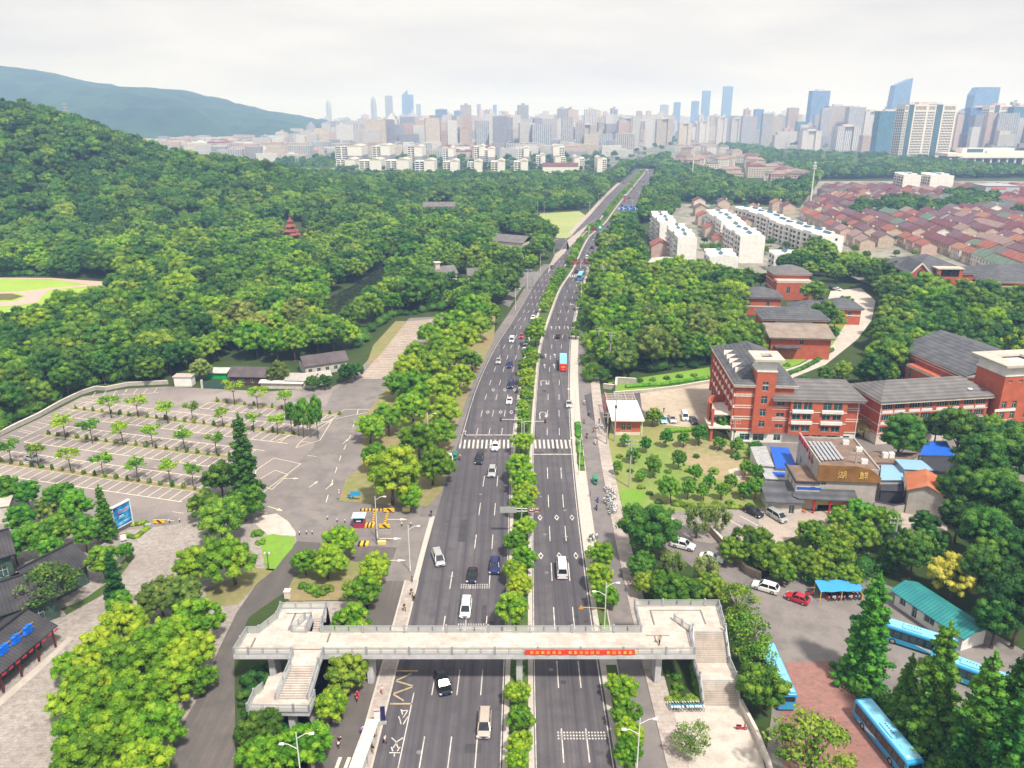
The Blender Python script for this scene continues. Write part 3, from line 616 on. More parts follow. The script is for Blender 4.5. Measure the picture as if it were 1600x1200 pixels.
def cone_proto(seed, H=17, Rb=3.3):
 r = random.Random(seed); cl_ = []; z = 1.2; ph = r.uniform(0,6); bx, by = 0, 0
 while z < H - .4:
  f = 1 - z/H; rr = Rb * (f**.7) * r.uniform(.72,1.18); n = max(3, int(4 + rr*3)); o = r.uniform(0, 6); bx += r.uniform(-.05,.05); by += r.uniform(-.05,.05)
  for k in range(n):
   if r.random() < .12: continue
   t = o + 6.283*k/n + r.uniform(-.4,.4); q0 = rr * r.uniform(.7, 1.15)
   for j, u in enumerate((.45,.72,1.0)):
    if q0*u < .3: continue
    q = q0*u; s_ = r.uniform(.26,.42)*(1.25-.35*u)+.06*rr; cl_.append(((bx+q*math.cos(t)+r.uniform(-.1,.1), by+q*math.sin(t)+r.uniform(-.1,.1), z + r.uniform(-.15,.15) + .25*u - .32*q*u*.6), (s_*1.15, s_*1.15, s_*.75), r.choice([.15,.3,.45,.6,.85])))
  z += .5 + .03*z
 cl_.append(((bx,by,H-.3),(.22,.22,.6),.6))
 mb = MB(); mb.tube((0,0,-.3),(0,0,H*.5),.3,.2,8); mb.tube((0,0,H*.5),(bx,by,H-.5),.2,.05,6)
 return crown_mesh('crown', cl_, 46, .17, seed, core=.78, up=-.9, jit=1.0), mb.mesh('trunk', bark_m, smooth=True)
def young_proto(seed):
 r = random.Random(seed); cl_ = []
 for k in range(15):
  t = r.uniform(0,6.283); q = 1.35*math.sqrt(r.random()); cl_.append(((q*math.cos(t)+.1, q*math.sin(t), 3.15 + r.uniform(-.45,.5) - .15*q), (.5,.5,.34), r.choice([.3,.45,.6,.8,.95])))
 return crown_mesh('crown', cl_, 46, .17, seed, core=.55, jit=.9), branchy('trunk', 2.1, [c[0] for c in cl_[:7]], .075, seed, .1)
def loose_proto(seed):
 r = random.Random(seed); cl_ = []
 for k in range(46):
  t = r.uniform(0,6.283); z = r.uniform(-.5,1); q = 3.9*math.sqrt(max(.04,1-z*z))*r.uniform(.55,1)
  cl_.append(((q*math.cos(t), q*math.sin(t), 4.4+z*2.6), (.95,.95,.42), r.choice([.1,.3,.45,.6,.8])))
 return crown_mesh('crown', cl_, 70, .2, seed, core=.35, up=-.8, jit=1.0), branchy('trunk', 2.2, [c[0] for c in cl_[:14]], .22, seed, .4)
def willow_proto(seed):
 r = random.Random(seed); cl_ = []
 for k in range(44):
  t = r.uniform(0,6.283); z = r.uniform(-.6,1); q = 2.7*math.sqrt(max(.05,1-z*z))*r.uniform(.6,1)
  cl_.append(((q*math.cos(t), q*math.sin(t), 4.6+z*2.7), (.6,.6,1.0), r.choice([.2,.4,.55,.75])))
 return crown_mesh('crown', cl_, 75, .17, seed, core=.6, up=-.9, jit=.9), branchy('trunk', 2.2, [c[0] for c in cl_[:8]], .2, seed, .3)
def bush_proto(seed, flatk=.75):
 r = random.Random(seed); cl_ = []
 for k in range(16):
  t = r.uniform(0,6.283); z = r.uniform(0,1); q = .72*math.sqrt(1-z*z)
  cl_.append(((q*math.cos(t), q*math.sin(t), .1+z*flatk*.8), (.34,.34,.3), r.choice([.3,.45,.6,.8])))
 return crown_mesh('foliage', cl_, 150, .075, seed, core=.9, up=-.3, jit=.5), None
PROTO = {'round': [round_proto(s) for s in (1,2,3,4,5,6)], 'tall': [round_proto(s, 4.0, 120, 135, .155, 6.4, 1.2) for s in (11,12,13)],
  'cone': [cone_proto(s) for s in (21,22,23,24)], 'spire': [cone_proto(s, 14, 2.1) for s in (31,32)], 'young': [young_proto(s) for s in (41,42,43,44)],
  'loose': [loose_proto(s) for s in (51,52)], 'willow': [willow_proto(s) for s in (61,62)], 'bush': [bush_proto(s) for s in (71,72,73)],
  'far': [round_proto(s, 4.6, 44, 34, .36, 4.9, .85, (.85,1.6)) for s in (81,82,83,84)]}
BASE = {'round': (4.75, 5.0), 'tall': (4.4, 6.4), 'cone': (3.65, 8), 'spire': (1.9, 7), 'young': (1.4, 3.1), 'loose': (4.5, 4.6), 'willow': (3.0, 4.6), 'bush': (1.0, .5), 'far': (5.2, 4.9)}
BASEH = {'cone': 16.2, 'spire': 14.2}
NTREE = 0
def plant(kind, x, y, z, s, mt, label, group, name='broadleaf_tree', cat='tree', rz=None):
 global NTREE; NTREE += 1
 P = PROTO[kind]; cm, tm = P[NTREE % len(P)]
 s3 = s if hasattr(s, '__len__') else (s,)*3
 rz = random.uniform(0, 6.283) if rz is None else rz
 if tm is None:
  o = obj(name, cm); o.location = (x,y,z); o.rotation_euler = (0,0,rz); o.scale = s3; recolour(o, mt); return tag(o, label, cat, group)
 o = thing(name, label, cat, (x,y,z), rz, group); o.scale = s3
 obj('trunk', tm, o); c = obj('crown', cm, o); recolour(c, mt); return o
def at_px(kind, cx, cy, rpx):                # crown centre and radius as seen in the photo -> base position and scale
 Rb, hb = BASE[kind]; s = 1.0
 for _ in range(6):
  X, Y = G(cx, cy, hb*s); mpp = PXM(X, Y, hb*s)[0]; s = rpx*mpp/Rb
 return X, Y, s
CLUSTERS = [
# (kind, material, group, label, points)
('round', leaf_b, 'camphor trees between plaza and service road', 'bright green tree in the plaza grove beside the curving service road, {n} from the front',
[(228,1196,50),(130,1186,48),(175,1150,50),(120,1150,46),(245,1130,45),(190,1100,52),(262,1072,46),(112,1098,40),(148,1068,46),(205,1042,48),(300,1020,42),(160,1020,40),(250,1000,46),(195,985,44),(300,968,44),(318,1062,26),(110,1040,28)]),
('round', leaf_o, 'yellow green trees at the plaza edge', 'yellow green tree at the far end of the plaza grove, {n} from the front', [(288,930,36),(250,930,36)]),
('round', leaf_b, 'trees round the plaza corner', 'bright green round tree beside the lawn patch at the plaza corner, {n} from the front', [(363,872,46),(300,886,38)]),
('round', leaf_m, 'trees between car park and plaza corner', 'dense green tree between car park and plaza corner, {n} from the front', [(343,815,42),(381,785,32),(317,790,30),(344,748,34)]),
('round', leaf_b, 'trees on the island left of the footbridge', 'bright green tree on the island behind the footbridge, {n} from the left', [(476,877,24),(510,876,32),(530,846,30),(586,888,30),(567,926,30),(552,970,32)]),
('round', leaf_m, 'trees by the footbridge stairs', 'dense green tree beside the near footbridge stairs, {n} from the back', [(537,1054,38),(403,1145,38)]),
('round', leaf_b, 'trees beside the near side lane', 'bright green tree between the service road and the near side lane, {n} from the back', [(516,1106,30),(480,1166,42),(412,1182,42)]),
('round', leaf_b, 'street trees between car park and avenue', 'bright green tree in the double row between car park and avenue, {n} from the front',
[(640,772,26),(611,742,50),(588,712,26),(675,726,34),(577,668,26),(655,685,34),(684,676,28),(606,655,28),(645,636,32),(690,640,30),(654,604,32),(690,606,30),(620,600,26),(716,590,25),(675,574,30),(645,575,28),(709,557,28),(650,552,24),(738,562,18),(690,540,28),(722,528,30),(670,522,22),(743,508,26),(708,508,28),(733,484,28),(762,488,20)]),
('round', leaf_b, 'trees on the right hand verge', 'bright green street tree on the verge right of the avenue, {n} from the near end', [(985,1178,27),(983,1146,27),(976,1112,26),(970,1078,27),(943,930,24),(938,898,24),(935,868,24),(899,521,9),(902,508,8),(907,476,9),(908,462,8),(911,450,9)]),
('tall', leaf_f, 'ginkgo trees behind the black roofed hall', 'fresh green ginkgo behind the long black tiled hall, {n} from the left', [(8,765,24),(40,770,22),(30,812,26),(60,840,30),(84,830,28),(20,850,26),(96,775,26),(122,790,28),(130,830,26),(84,860,24)]),
('tall', leaf_f, 'ginkgo trees at the plaza edge', 'bright ginkgo tree at the edge of the plaza near the hall, {n} from the back', [(196,860,15),(160,876,27),(190,944,26)]),
('loose', leaf_o, 'olive tree', 'wide olive green loose crowned tree over the black roofed hall by the plaza', [(78,915,52)]),
('round', leaf_o, 'trees behind the black roofed hall', 'yellow tipped round tree among the ginkgos behind the hall', [(78,795,24)]),
('round', leaf_d, 'trees right of the side lane', 'large dark green tree beside the right hand side lane, {n} from the back', [(1012,830,50),(1003,882,26)]),
('willow', leaf_w, 'willows by the bus yard', 'pale green willow by the small car park right of the avenue, {n} from the back', [(1090,812,22),(1122,808,22),(1052,880,20),(1102,893,24)]),
('round', leaf_f, 'fresh green tree behind the footbridge platform', 'yellow green round tree directly behind the right footbridge platform', [(1043,922,34)]),
('round', leaf_m, 'trees behind the footbridge platform', 'round tree with tan tips behind the right footbridge platform, {n} from the left', [(1016,912,26),(1080,925,28),(1112,912,26)]),
('loose', leaf_m, 'trees beside the right footbridge stairs', 'green spreading tree leaning over the right footbridge stairs, {n} from the back', [(1155,935,34),(1166,985,46),(1186,1028,34)]),
('round', leaf_m, 'round tree by the stairs foot', 'round dense tree between the stairs foot and the parked bus', [(1194,1076,45)]),
('loose', leaf_m, 'tree at the bottom of the drive', 'wide green tree left of the red paved drive at the near edge', [(1265,1166,72)]),
('loose', leaf_w, 'thin tree on the forecourt', 'thin pale green tree on the concrete forecourt below the stairs', [(1082,1150,36)]),
('round', leaf_m, 'trees between bus yard and restaurant', 'green tree between bus yard and restaurant, {n} from the left', [(1150,862,26),(1178,850,34),(1196,872,30),(1225,868,28),(1225,895,22),(1262,874,28),(1270,835,28),(1285,892,24),(1307,868,28),(1310,842,26),(1325,898,22),(1350,835,30),(1378,815,28)]),
('round', leaf_f, 'fresh green trees below the restaurant', 'fresh yellow green tree in front of the restaurant, {n} from the left', [(1312,812,22),(1345,800,24),(1368,806,20)]),
('tall', leaf_d, 'dark trees behind the green roofed shed', 'tall dark green tree behind the teal roofed shed, {n} from the left', [(1395,862,26),(1428,862,34),(1400,838,24),(1460,850,28),(1445,820,24)]),
('tall', leaf_d, 'tall trees at the right edge', 'tall dark tree at the right edge above the bus yard, {n} from the back', [(1575,705,50),(1530,722,48),(1560,880,44),(1500,760,38),(1560,768,48),(1600,800,46),(1540,826,44),(1500,805,34),(1590,872,50),(1550,900,46),(1596,950,52),(1560,965,40)]),
('cone', leaf_c, 'dawn redwoods round the bus yard', 'tall cone shaped bright green conifer beside the bus yard, {n} from the left', [(1360,985,46),(1466,1078,56),(1528,1130,60),(1590,1110,62),(1415,1090,30),(1575,1195,60),(1625,1190,60),(1500,1195,34),(1440,1140,24)]),
('round', leaf_y, 'yellow leaved tree', 'yellow leaved tree behind the teal roofed shed', [(1492,904,40)]),
('tall', leaf_d, 'dark broad trees before the red school block', 'broad dark green tree in front of the right red school block, {n} from the left', [(1407,682,40),(1502,670,38),(1465,665,24),(1585,690,36)]),
('round', leaf_m, 'trees at the school wall', 'mid green tree by the right school tower, {n} from the left', [(1548,668,28),(1575,655,18)]),
('loose', leaf_t, 'tan tree', 'tan brown thin crowned tree between the two red school blocks', [(1352,664,20)]),
('spire', leaf_d, 'dark spires by the car park', 'narrow dark green conifer spire between the car park and the plaza', [(378,715,22)]),
('spire', leaf_d, 'spire by the plaza', 'narrow dark green conifer spire at the plaza edge near the hall', [(176,900,14)]),
('spire', leaf_f, 'young conifer', 'small yellow green conifer beside the large blue billboard', [(161,800,14)]),
('young', leaf_b, 'young trees in the third row of the car park', 'young tree in the car park row nearest the billboard, {n} from the left', [(12,695,15),(105,706,15),(157,715,15),(210,722,15),(262,727,15),(298,732,14)]),
('young', leaf_m, 'young dark tree', 'darker young tree over the parked silver car in the car park', [(54,700,15)]),
('young', leaf_b, 'young trees in the middle row of the car park', 'young tree in the middle planting strip of the car park, {n} from the left', [(96,655,16),(139,663,15),(188,666,15),(234,670,14),(285,675,14),(335,683,14)]),
('young', leaf_b, 'young trees in the far row of the car park', 'young tree in the second car park strip from the back, {n} from the left', [(169,624,14),(212,624,14),(258,633,14),(298,634,12),(346,643,12),(394,650,12),(431,653,13)]),
('young', leaf_b, 'young trees in the last row of the car park', 'young tree in the shortest strip at the car park back, {n} from the left', [(363,602,15),(400,610,14),(444,616,13)]),
('round', leaf_o, 'garden trees by the gate', 'olive green round tree by the car park gate buildings, {n} from the left', [(311,576,19),(432,580,21)]),
('round', leaf_d, 'clipped trees by the gate houses', 'dark rounded tree at the corner of the gate houses, {n} from the left', [(488,597,13),(507,596,13),(541,582,17),(553,578,15)]),
('round', leaf_f, 'small garden trees', 'small round garden tree on the lawn right of the avenue, {n} from the left', [(1021,732,13),(1049,772,15),(1060,724,10),(1069,690,9),(1092,684,12),(1109,755,9),(1124,695,9),(1131,673,12),(1127,772,9),(1163,768,12),(1040,690,9),(1085,745,10),(975,690,8),(990,715,10),(1000,745,8),(1140,760,10),(1180,770,11),(1165,735,9),(1150,700,10),(1010,700,8),(1075,770,11),(1100,775,9),(1180,745,10),(965,735,7)]),
('round', leaf_m, 'trees behind the gatehouse', 'round dark tree right of the red gatehouse', [(1020,650,16)]),
('loose', leaf_m, 'feathery trees beside the side lane', 'feathery tree beside the side lane before the gatehouse, {n} from the back', [(925,560,14),(928,578,17),(944,585,14)]),
('round', leaf_m, 'campus trees along the drive', 'round green tree along the curving school drive, {n} from the back', [(1273,456,20),(1284,494,27),(1268,500,18),(1305,497,18),(1322,472,13),(1318,578,18),(1290,583,14),(1350,585,18),(1372,560,16),(1385,585,20),(1302,520,10)]),
]
placed = []
for kind, mt_, group, label, pts in CLUSTERS:
 if '{n} from the left' in label: pts = sorted(pts, key=lambda p: p[0])
 elif 'from the back' in label: pts = sorted(pts, key=lambda p: p[1])
 else: pts = sorted(pts, key=lambda p: -p[1])
 nm = {'cone': 'conifer_tree', 'spire': 'conifer_tree', 'young': 'young_tree', 'willow': 'willow_tree'}.get(kind, 'broadleaf_tree')
 if 'ginkgo' in label: nm = 'ginkgo_tree'
 for i, (cx, cyy, rr) in enumerate(pts):
  X, Y, s = at_px(kind, cx, cyy, rr)
  if kind in ('cone', 'spire'): s = (s, s, max(.75, s*.95))
  if group == 'small garden trees': s = (s*1.25, s*1.25, s*random.uniform(1.2,1.9))
  m__ = mt_
  plant(kind, X, Y, 0, s, m__, label.format(n=nth(i)), group if len(pts) > 1 else None, nm)
  placed.append((X, Y, rr*PXM(X,Y,4)[0]))
for i, (a, b, q) in enumerate([(456,679,.5),(467,681,.42),(475,684,.62),(486,684,.45),(497,685,.66)]):
 X, Y = G(a, b); plant('tall', X, Y, 0, (q*.8,q*.8,q*1.75), leaf_w if i % 2 else leaf_f, 'slim pale feathery tree in the car park corner group, %s from the left' % nth(i), 'slim trees in the car park corner', 'slender_tree')
# median trees: surveyed near the camera, then along the strip at the planting distance
med = [(810,1190,22),(810,1163,23),(815,1123,23),(810,1085,23),(804,952,29),(815,918,24),(803,893,21),(820,872,22),(803,848,21),(819,826,21),(815,789,22),(821,771,22),(817,752,23),(814,730,25),(815,692,19),(819,664,13),(819,650,12),(820,636,12),(822,619,13),(824,601,15),(822,587,15),(824,573,16),(831,561,14),(826,552,14),(837,523,19),(842,508,14)]
mt_list = [at_px('round', *p) for p in med]
y_ = 325
while y_ < 1200:
 gap = 402 < y_ < 425 or 520 < y_ < 552 or (610 < y_ < 640)
 if not gap: mt_list.append((rx('ML',y_)*.5+rx('MR',y_)*.5 + random.uniform(-.5,.5), y_, (.62 if y_ < 420 else .55)*random.uniform(.85,1.15)))
 y_ += 7.5 if y_ < 500 else 14
for i, (X, Y, s) in enumerate(mt_list):
 plant('round', X, Y, .25, s, leaf_b, 'bright green tree in the median of the avenue, %s from the front' % nth(i), 'trees in the median of the avenue', 'median_tree')
y_ = 330; i = 0
while y_ < 760:
 if not 395 < y_ < 415:
  plant('round', rx('RK',y_)+3.0, y_, .2, .42*random.uniform(.8,1.2), leaf_b, 'small street tree far along the right verge, %s beyond the red bus' % nth(i), 'distant street trees on the right verge', 'street_tree'); i += 1
 y_ += 13
# bushes, clipped balls and hedges
def bush(cx, cyy, rr, mt_, label, group=None, name='shrub', cat='shrub', zs=1):
 X, Y, s = at_px('bush', cx, cyy, rr); plant('bush', X, Y, 0, (s,s,s*zs), mt_, label, group, name, cat)
for L_, grp, pts in (('dark dense shrub under the left footbridge platform, {n} from the left', 'shrubs by the footbridge', [(385,1088,18),(397,1062,26),(408,1050,20),(388,1112,14)]),
     ('dark low shrub in front of the footbridge landing, {n} from the left', 'shrubs before the landing', [(385,1140,20),(405,1148,24),(432,1142,22)]),
     ('clipped round shrub under the right footbridge stairs, {n} from the left', 'clipped shrubs under the stairs', [(1054,1085,10),(1060,1072,10),(1078,1090,11),(1057,1055,9),(1043,1052,7)]),
     ('low shrub on the island behind the footbridge, {n} from the left', 'shrubs on the bare island', [(474,914,9),(488,918,12),(500,922,13),(512,919,10)]),
     ('clipped round shrub on the garden lawn, {n} from the left', 'clipped shrubs on the garden lawn', [(1030,783,7),(1033,793,8),(1060,784,8),(1075,790,8),(1098,788,7),(1120,785,8),(1002,760,7),(1115,735,9),(1030,752,7),(1150,712,9),(985,735,6),(1045,735,7),(1075,735,6),(1140,785,8),(1015,770,6),(1088,712,6),(1060,705,6),(1172,790,8),(968,712,6)]),
     ('round clipped shrub on the bank below the wood, {n} from the left', 'shrubs on the grass bank', [(985,592,6),(999,593,7),(1020,592,6),(1042,590,6),(975,585,6),(1062,587,6),(1085,585,6)]),
     ('clipped round shrub by the school drive, {n} from the left', 'shrubs by the school drive', [(1230,569,6),(1255,590,9),(1120,660,6),(1068,655,5)]),
     ('rounded shrub beside the service road lawn, {n} from the left', 'shrubs by the lawn patch', [(402,832,10),(408,845,9)])):
 for i, (a, b, c) in enumerate(sorted(pts)): bush(a, b, c, leaf_d if 'dark' in L_ else leaf_m, L_.format(n=nth(i)), grp)
k = 0
for (ox, oy), s0, s1, nm in ROWS:               # small shrubs between the young trees
 O = Vector((ox, oy)); q = s0 + 2.0
 while q < s1:
  p = O + U*q; rowname = {'r1':'second','r2':'middle','r3':'nearest','r0':'farthest'}[nm]
  plant('bush', p.x, p.y, 0, (.5*random.uniform(.6,1.3),.5*random.uniform(.6,1.3),1.5*random.uniform(.7,1.2)), leaf_o if k % 3 else leaf_m, 'small thin shrub in the %s planting strip of the car park' % rowname, 'small shrubs in the %s car park strip' % rowname, 'shrub', 'shrub'); k += 1; q += 3.05
def hedge(name, pts, wd, h, label, mt_=leaf_m, world=False, group=None, z0=0):
 P = pts if world else [G(*p) for p in pts]; cl_ = []; r = random.Random(len(label))
 for (a0,b0),(a1,b1) in zip(P[:-1], P[1:]):
  l_ = math.hypot(a1-a0, b1-b0); n = max(1, int(l_/(wd*.62)))
  for k in range(n):
   t = (k+.5)/n; j = wd*.3 if wd > 2.4 else 0; q = r.uniform(.45,1.15) if j else 1; cl_.append(((a0+(a1-a0)*t+r.uniform(-j,j), b0+(b1-b0)*t+r.uniform(-j,j), z0+h*.45*q), (wd*.58*q, wd*.58*q, h*.55*q), r.choice([.15,.35,.5,.6,.75])))
 o = obj(name, crown_mesh('hedge', cl_, 110 if wd > 2.4 else 60, .13 if wd < 2 else .22, 5, core=.75 if wd > 2.4 else .92, up=-.2, jit=.4 if wd < 2.4 else .8)); recolour(o, mt_); return tag(o, label, 'hedge', group)
hedge('hedge', [(200,868),(212,880),(232,868)][0:0] or [(196,838),(212,842),(232,826),(228,818),(205,822)], 1.1, .8, 'low clipped hedge round the flower bed under the blue billboard', leaf_b)
hedge('hedge', [(1086,1040),(1088,1068),(1096,1092)], 1.5, 1.2, 'bright clipped hedge under the right footbridge stairs', leaf_b)
hedge('hedge', [(1040,1095),(1060,1098),(1092,1096)], 1.2, .7, 'low hedge behind the row of blue shared bicycles', leaf_o)
hedge('hedge', [(978,606),(1040,602),(1108,592)], 1.6, 1.2, 'long clipped hedge along the foot of the wooded bank', leaf_f)
hedge('hedge', [(1040,676),(1080,674),(1120,668)], 1.6, 1.3, 'clipped hedge between the garden and the school forecourt', leaf_f)
hedge('hedge', [(1228,587),(1252,578),(1272,568),(1300,548)], 1.6, 1.3, 'clipped hedge along the curving school drive', leaf_m)
hedge('hedge', [(1178,700),(1186,730),(1196,770),(1200,795)], 2.6, 2.4, 'tall loose bright hedge left of the grey roofed sheds', leaf_f)
hedge('hedge', [(0,432),(40,430),(88,432)], 4, 3, 'dark clipped hedge behind the park meadow', leaf_d)
hedge('undergrowth', [(-30,690),(0,672),(30,657),(62,641),(95,622),(128,606),(165,599),(200,593),(262,590)], 5, 4.5, 'dark undergrowth along the wood edge behind the boundary wall', leaf_m)
hedge('undergrowth', [(-30,676),(0,660),(30,646),(62,630),(95,613),(140,594),(200,583),(262,580)], 6, 7, 'taller dark undergrowth under the wood edge behind the boundary wall', leaf_d)
hedge('undergrowth', [(925,600),(920,560),(917,520),(915,480),(922,450)], 5, 4, 'dense undergrowth between the right side lane and the wood', leaf_m)
hedge('undergrowth', [(560,545),(575,520),(600,500),(630,492),(700,484)], 5, 4, 'dense undergrowth round the end of the lined parking strip', leaf_d)
hedge('undergrowth', [(940,592),(980,582),(1040,578),(1100,570)], 5, 3.5, 'dark undergrowth at the foot of the right wood', leaf_d)
hedge('undergrowth', [(1150,880),(1185,890),(1225,900),(1270,912),(1350,905),(1385,890)], 4, 3.5, 'dark undergrowth behind the parked cars and the blue shelter', leaf_d)
hedge('undergrowth', [(1330,1080),(1360,1085),(1400,1120),(1450,1170),(1490,1210)], 3, 2.2, 'low undergrowth under the conifers along the red drive', leaf_m)
hedge('hedge', [(1050,790),(1100,792),(1160,795)], 1.2, .8, 'low hedge at the near edge of the garden lawn', leaf_m)
for i, (a, b) in enumerate(((171,176),(178,186),(188.5,198))):
 hedge('hedge', [(rx('RK',a)+1.7,a),(rx('RK',b)+1.7,b)], 1.5, .8, 'short clipped hedge box on the right verge, %s from the near end' % nth(i), leaf_f, True, 'hedge boxes on the right verge', .2)
hedge('hedge', [(rx('RK',104)+1.7,104),(rx('RK',109)+1.7,109)], 1.2, .8, 'short hedge on the verge behind the footbridge', leaf_b, True, None, .2)
hedge('hedge', [(1.1,96),(1.1,99.4)], 1.6, .9, 'clipped hedge in the median round the footbridge pier', leaf_m, True, None, .25)
# ------------------------------------------------------------------ woods: individual trees where one can tell them apart, one mass beyond
def inside(pt, poly):
 x, y = pt; c = False; n = len(poly)
 for i in range(n):
  x0, y0 = poly[i]; x1, y1 = poly[(i+1) % n]
  if (y0 > y) != (y1 > y) and x < (x1-x0)*(y-y0)/(y1-y0) + x0: c = not c
 return c
def PG(pts): return [G(*p) for p in pts]
NOTREE = [PG(p) for p in (
[(-260,1500),(-300,700),(-200,700),(0,676),(62,648),(128,612),(200,600),(262,597),(280,604),(420,608),(500,605),(540,592),(545,572),(568,530),(600,490),(705,488),(748,498),(788,470),(820,430),(838,428),(862,500),(905,560),(938,602),(960,700),(975,800),(1200,1500)],   # car park, avenue, left
[(-200,432),(80,432),(165,438),(200,447),(190,475),(130,500),(70,522),(-200,535)],
[(262,618),(268,585),(310,572),(365,560),(480,572),(490,560),(560,555),(575,580),(560,612)],
[(494,540),(502,470),(540,450),(568,436),(585,423),(612,402),(640,416),(622,448),(600,470),(576,490),(556,515),(525,535)],
[(815,335),(905,328),(935,338),(905,380),(885,395),(860,385),(835,352)],
[(990,350),(1045,345),(1062,315),(1250,322),(1278,280),(1640,278),(1800,300),(1900,480),(1600,480),(1480,480),(1410,468),(1388,432),(1300,418),(1262,405),(1215,440),(1215,560),(1180,580),(1165,520),(1130,440),(1005,440)],  # housing
[(1140,445),(1270,430),(1345,445),(1380,470),(1382,520),(1365,560),(1300,605),(1240,605),(1180,590),(1150,480)],
[(1400,592),(1640,580),(1900,600),(1900,720),(1340,720),(1120,700),(1100,575),(1180,580),(1290,608),(1380,612)],
[(1370,430),(1640,470),(1600,490),(1560,462),(1500,482),(1440,478),(1420,462),(1380,450)],
[(940,600),(1110,572),(1180,600),(1180,700),(1640,700),(1640,1300),(1000,1300),(940,900),(930,700)],
[(440,258),(535,258),(545,275),(455,270)],
[(674,430),(750,428),(748,462),(676,470)], [(776,370),(828,368),(828,425),(776,422)], [(664,324),(714,322),(714,346),(664,348)], [(432,360),(480,358),(480,394),(434,396)],
)]
def banned(x, y):
 if y < 1272 and rx('LK',y)-5 < x < rx('RK',y)+ (11 if y < 330 else 8): return True
 return any(inside((x, y), p) for p in NOTREE)
cand = []
r_ = random.Random(99)
y = 150.0
while y < 1330:
 sp = 7.6 if y < 372 else (8.8 if y < 700 else 9.6)
 xl, xr = -(y*.72+70), y*.72+70
 x = xl
 while x < xr:
  X, Y = x + r_.uniform(-.42,.42)*sp, y + r_.uniform(-.42,.42)*sp
  if not banned(X, Y):
   cand.append((X, Y))
  x += sp
 y += sp*.88
# far belt between the pale villas and the office towers
y = 1330.0
while y < 2300:
 x = 130.0
 while x < y*.72:
  cand.append((x + r_.uniform(-5.5,5.5), y + r_.uniform(-5.5,5.5))); x += 12.5
 y += 12
BX = [-400,0,400,520,950,972,1040,1062,1150,1210,1400,1500,1600,1800]; BY = [273,273,273,280,281,262,246,236,229,240,249,262,270,275]
VILLAS = [(1043,234),(1062,228),(1110,226),(1165,246),(1250,283),(1244,294),(1190,296),(1150,292),(1100,272),(1045,262)]
def zone(X, Y):
 px_, py_ = PXM(X, Y, 5)[1:];
 return px_, py_
near = []; far = []
for X, Y in cand:
 px_, py_ = zone(X, Y)
 if px_ < -60 or px_ > 1660 or py_ > 1300: continue
 bx, by = PXM(X, Y, 0)[1:]
 if Y > 900 and (by < float(np.interp(bx, BX, BY)) or inside((bx, by), VILLAS)): continue
 z = float(hillz(X, Y)) if X < 0 else 0.0
 if any((X-a)**2+(Y-b)**2 < (c*.8)**2 for a, b, c in placed): continue
 (near if (Y < 372 and z < 1) else far).append((X, Y, z))
near.sort(key=lambda p: p[1])
REG = {}
def region(X, Y):
 if X < 0: return ('wood behind the car park', 'trees in the wood behind the car park')
 if X < 75: return ('wood right of the avenue', 'trees in the wood right of the avenue')
 return ('campus grove behind the school', 'trees in the campus grove')
cut = near[295:]; near = near[:295]; far += cut
for X, Y, z in near:
 px_, py_ = zone(X, Y)
 yel = (330 < px_ < 640 and 400 < py_ < 560) or (X > 0 and px_ < 1190)
 q = r_.random(); mt_ = (leaf_m if q < .5 else leaf_o if q < .68 else leaf_b) if yel else (leaf_d if q < .38 else leaf_m if q < .9 else leaf_b)
 tone = {id(leaf_m):'mid green', id(leaf_o):'olive green', id(leaf_b):'bright green', id(leaf_d):'dark green'}[id(mt_)]
 z_, g_ = region(X, Y); kind = 'tall' if r_.random() < .25 else 'round'; sc_ = r_.uniform(.95,1.5)
 size = 'huge' if sc_ > 1.32 else 'large' if sc_ > 1.12 else 'medium'
 dep = 'at the front edge' if Y < 255 else 'in the middle' if Y < 315 else 'deep inside'
 lr = '' if X > 0 else (', left part' if px_ < 200 else ', central part' if px_ < 400 else ', right part')
 lb = '%s %s tree %s of the %s%s' % (size, tone, dep, {'wood behind the car park':'car park wood','wood right of the avenue':'avenue wood','campus grove behind the school':'campus grove'}[z_], lr)
 plant(kind, X, Y, 0, sc_, mt_, lb, lb.replace(' tree ', ' trees '), 'woodland_tree')
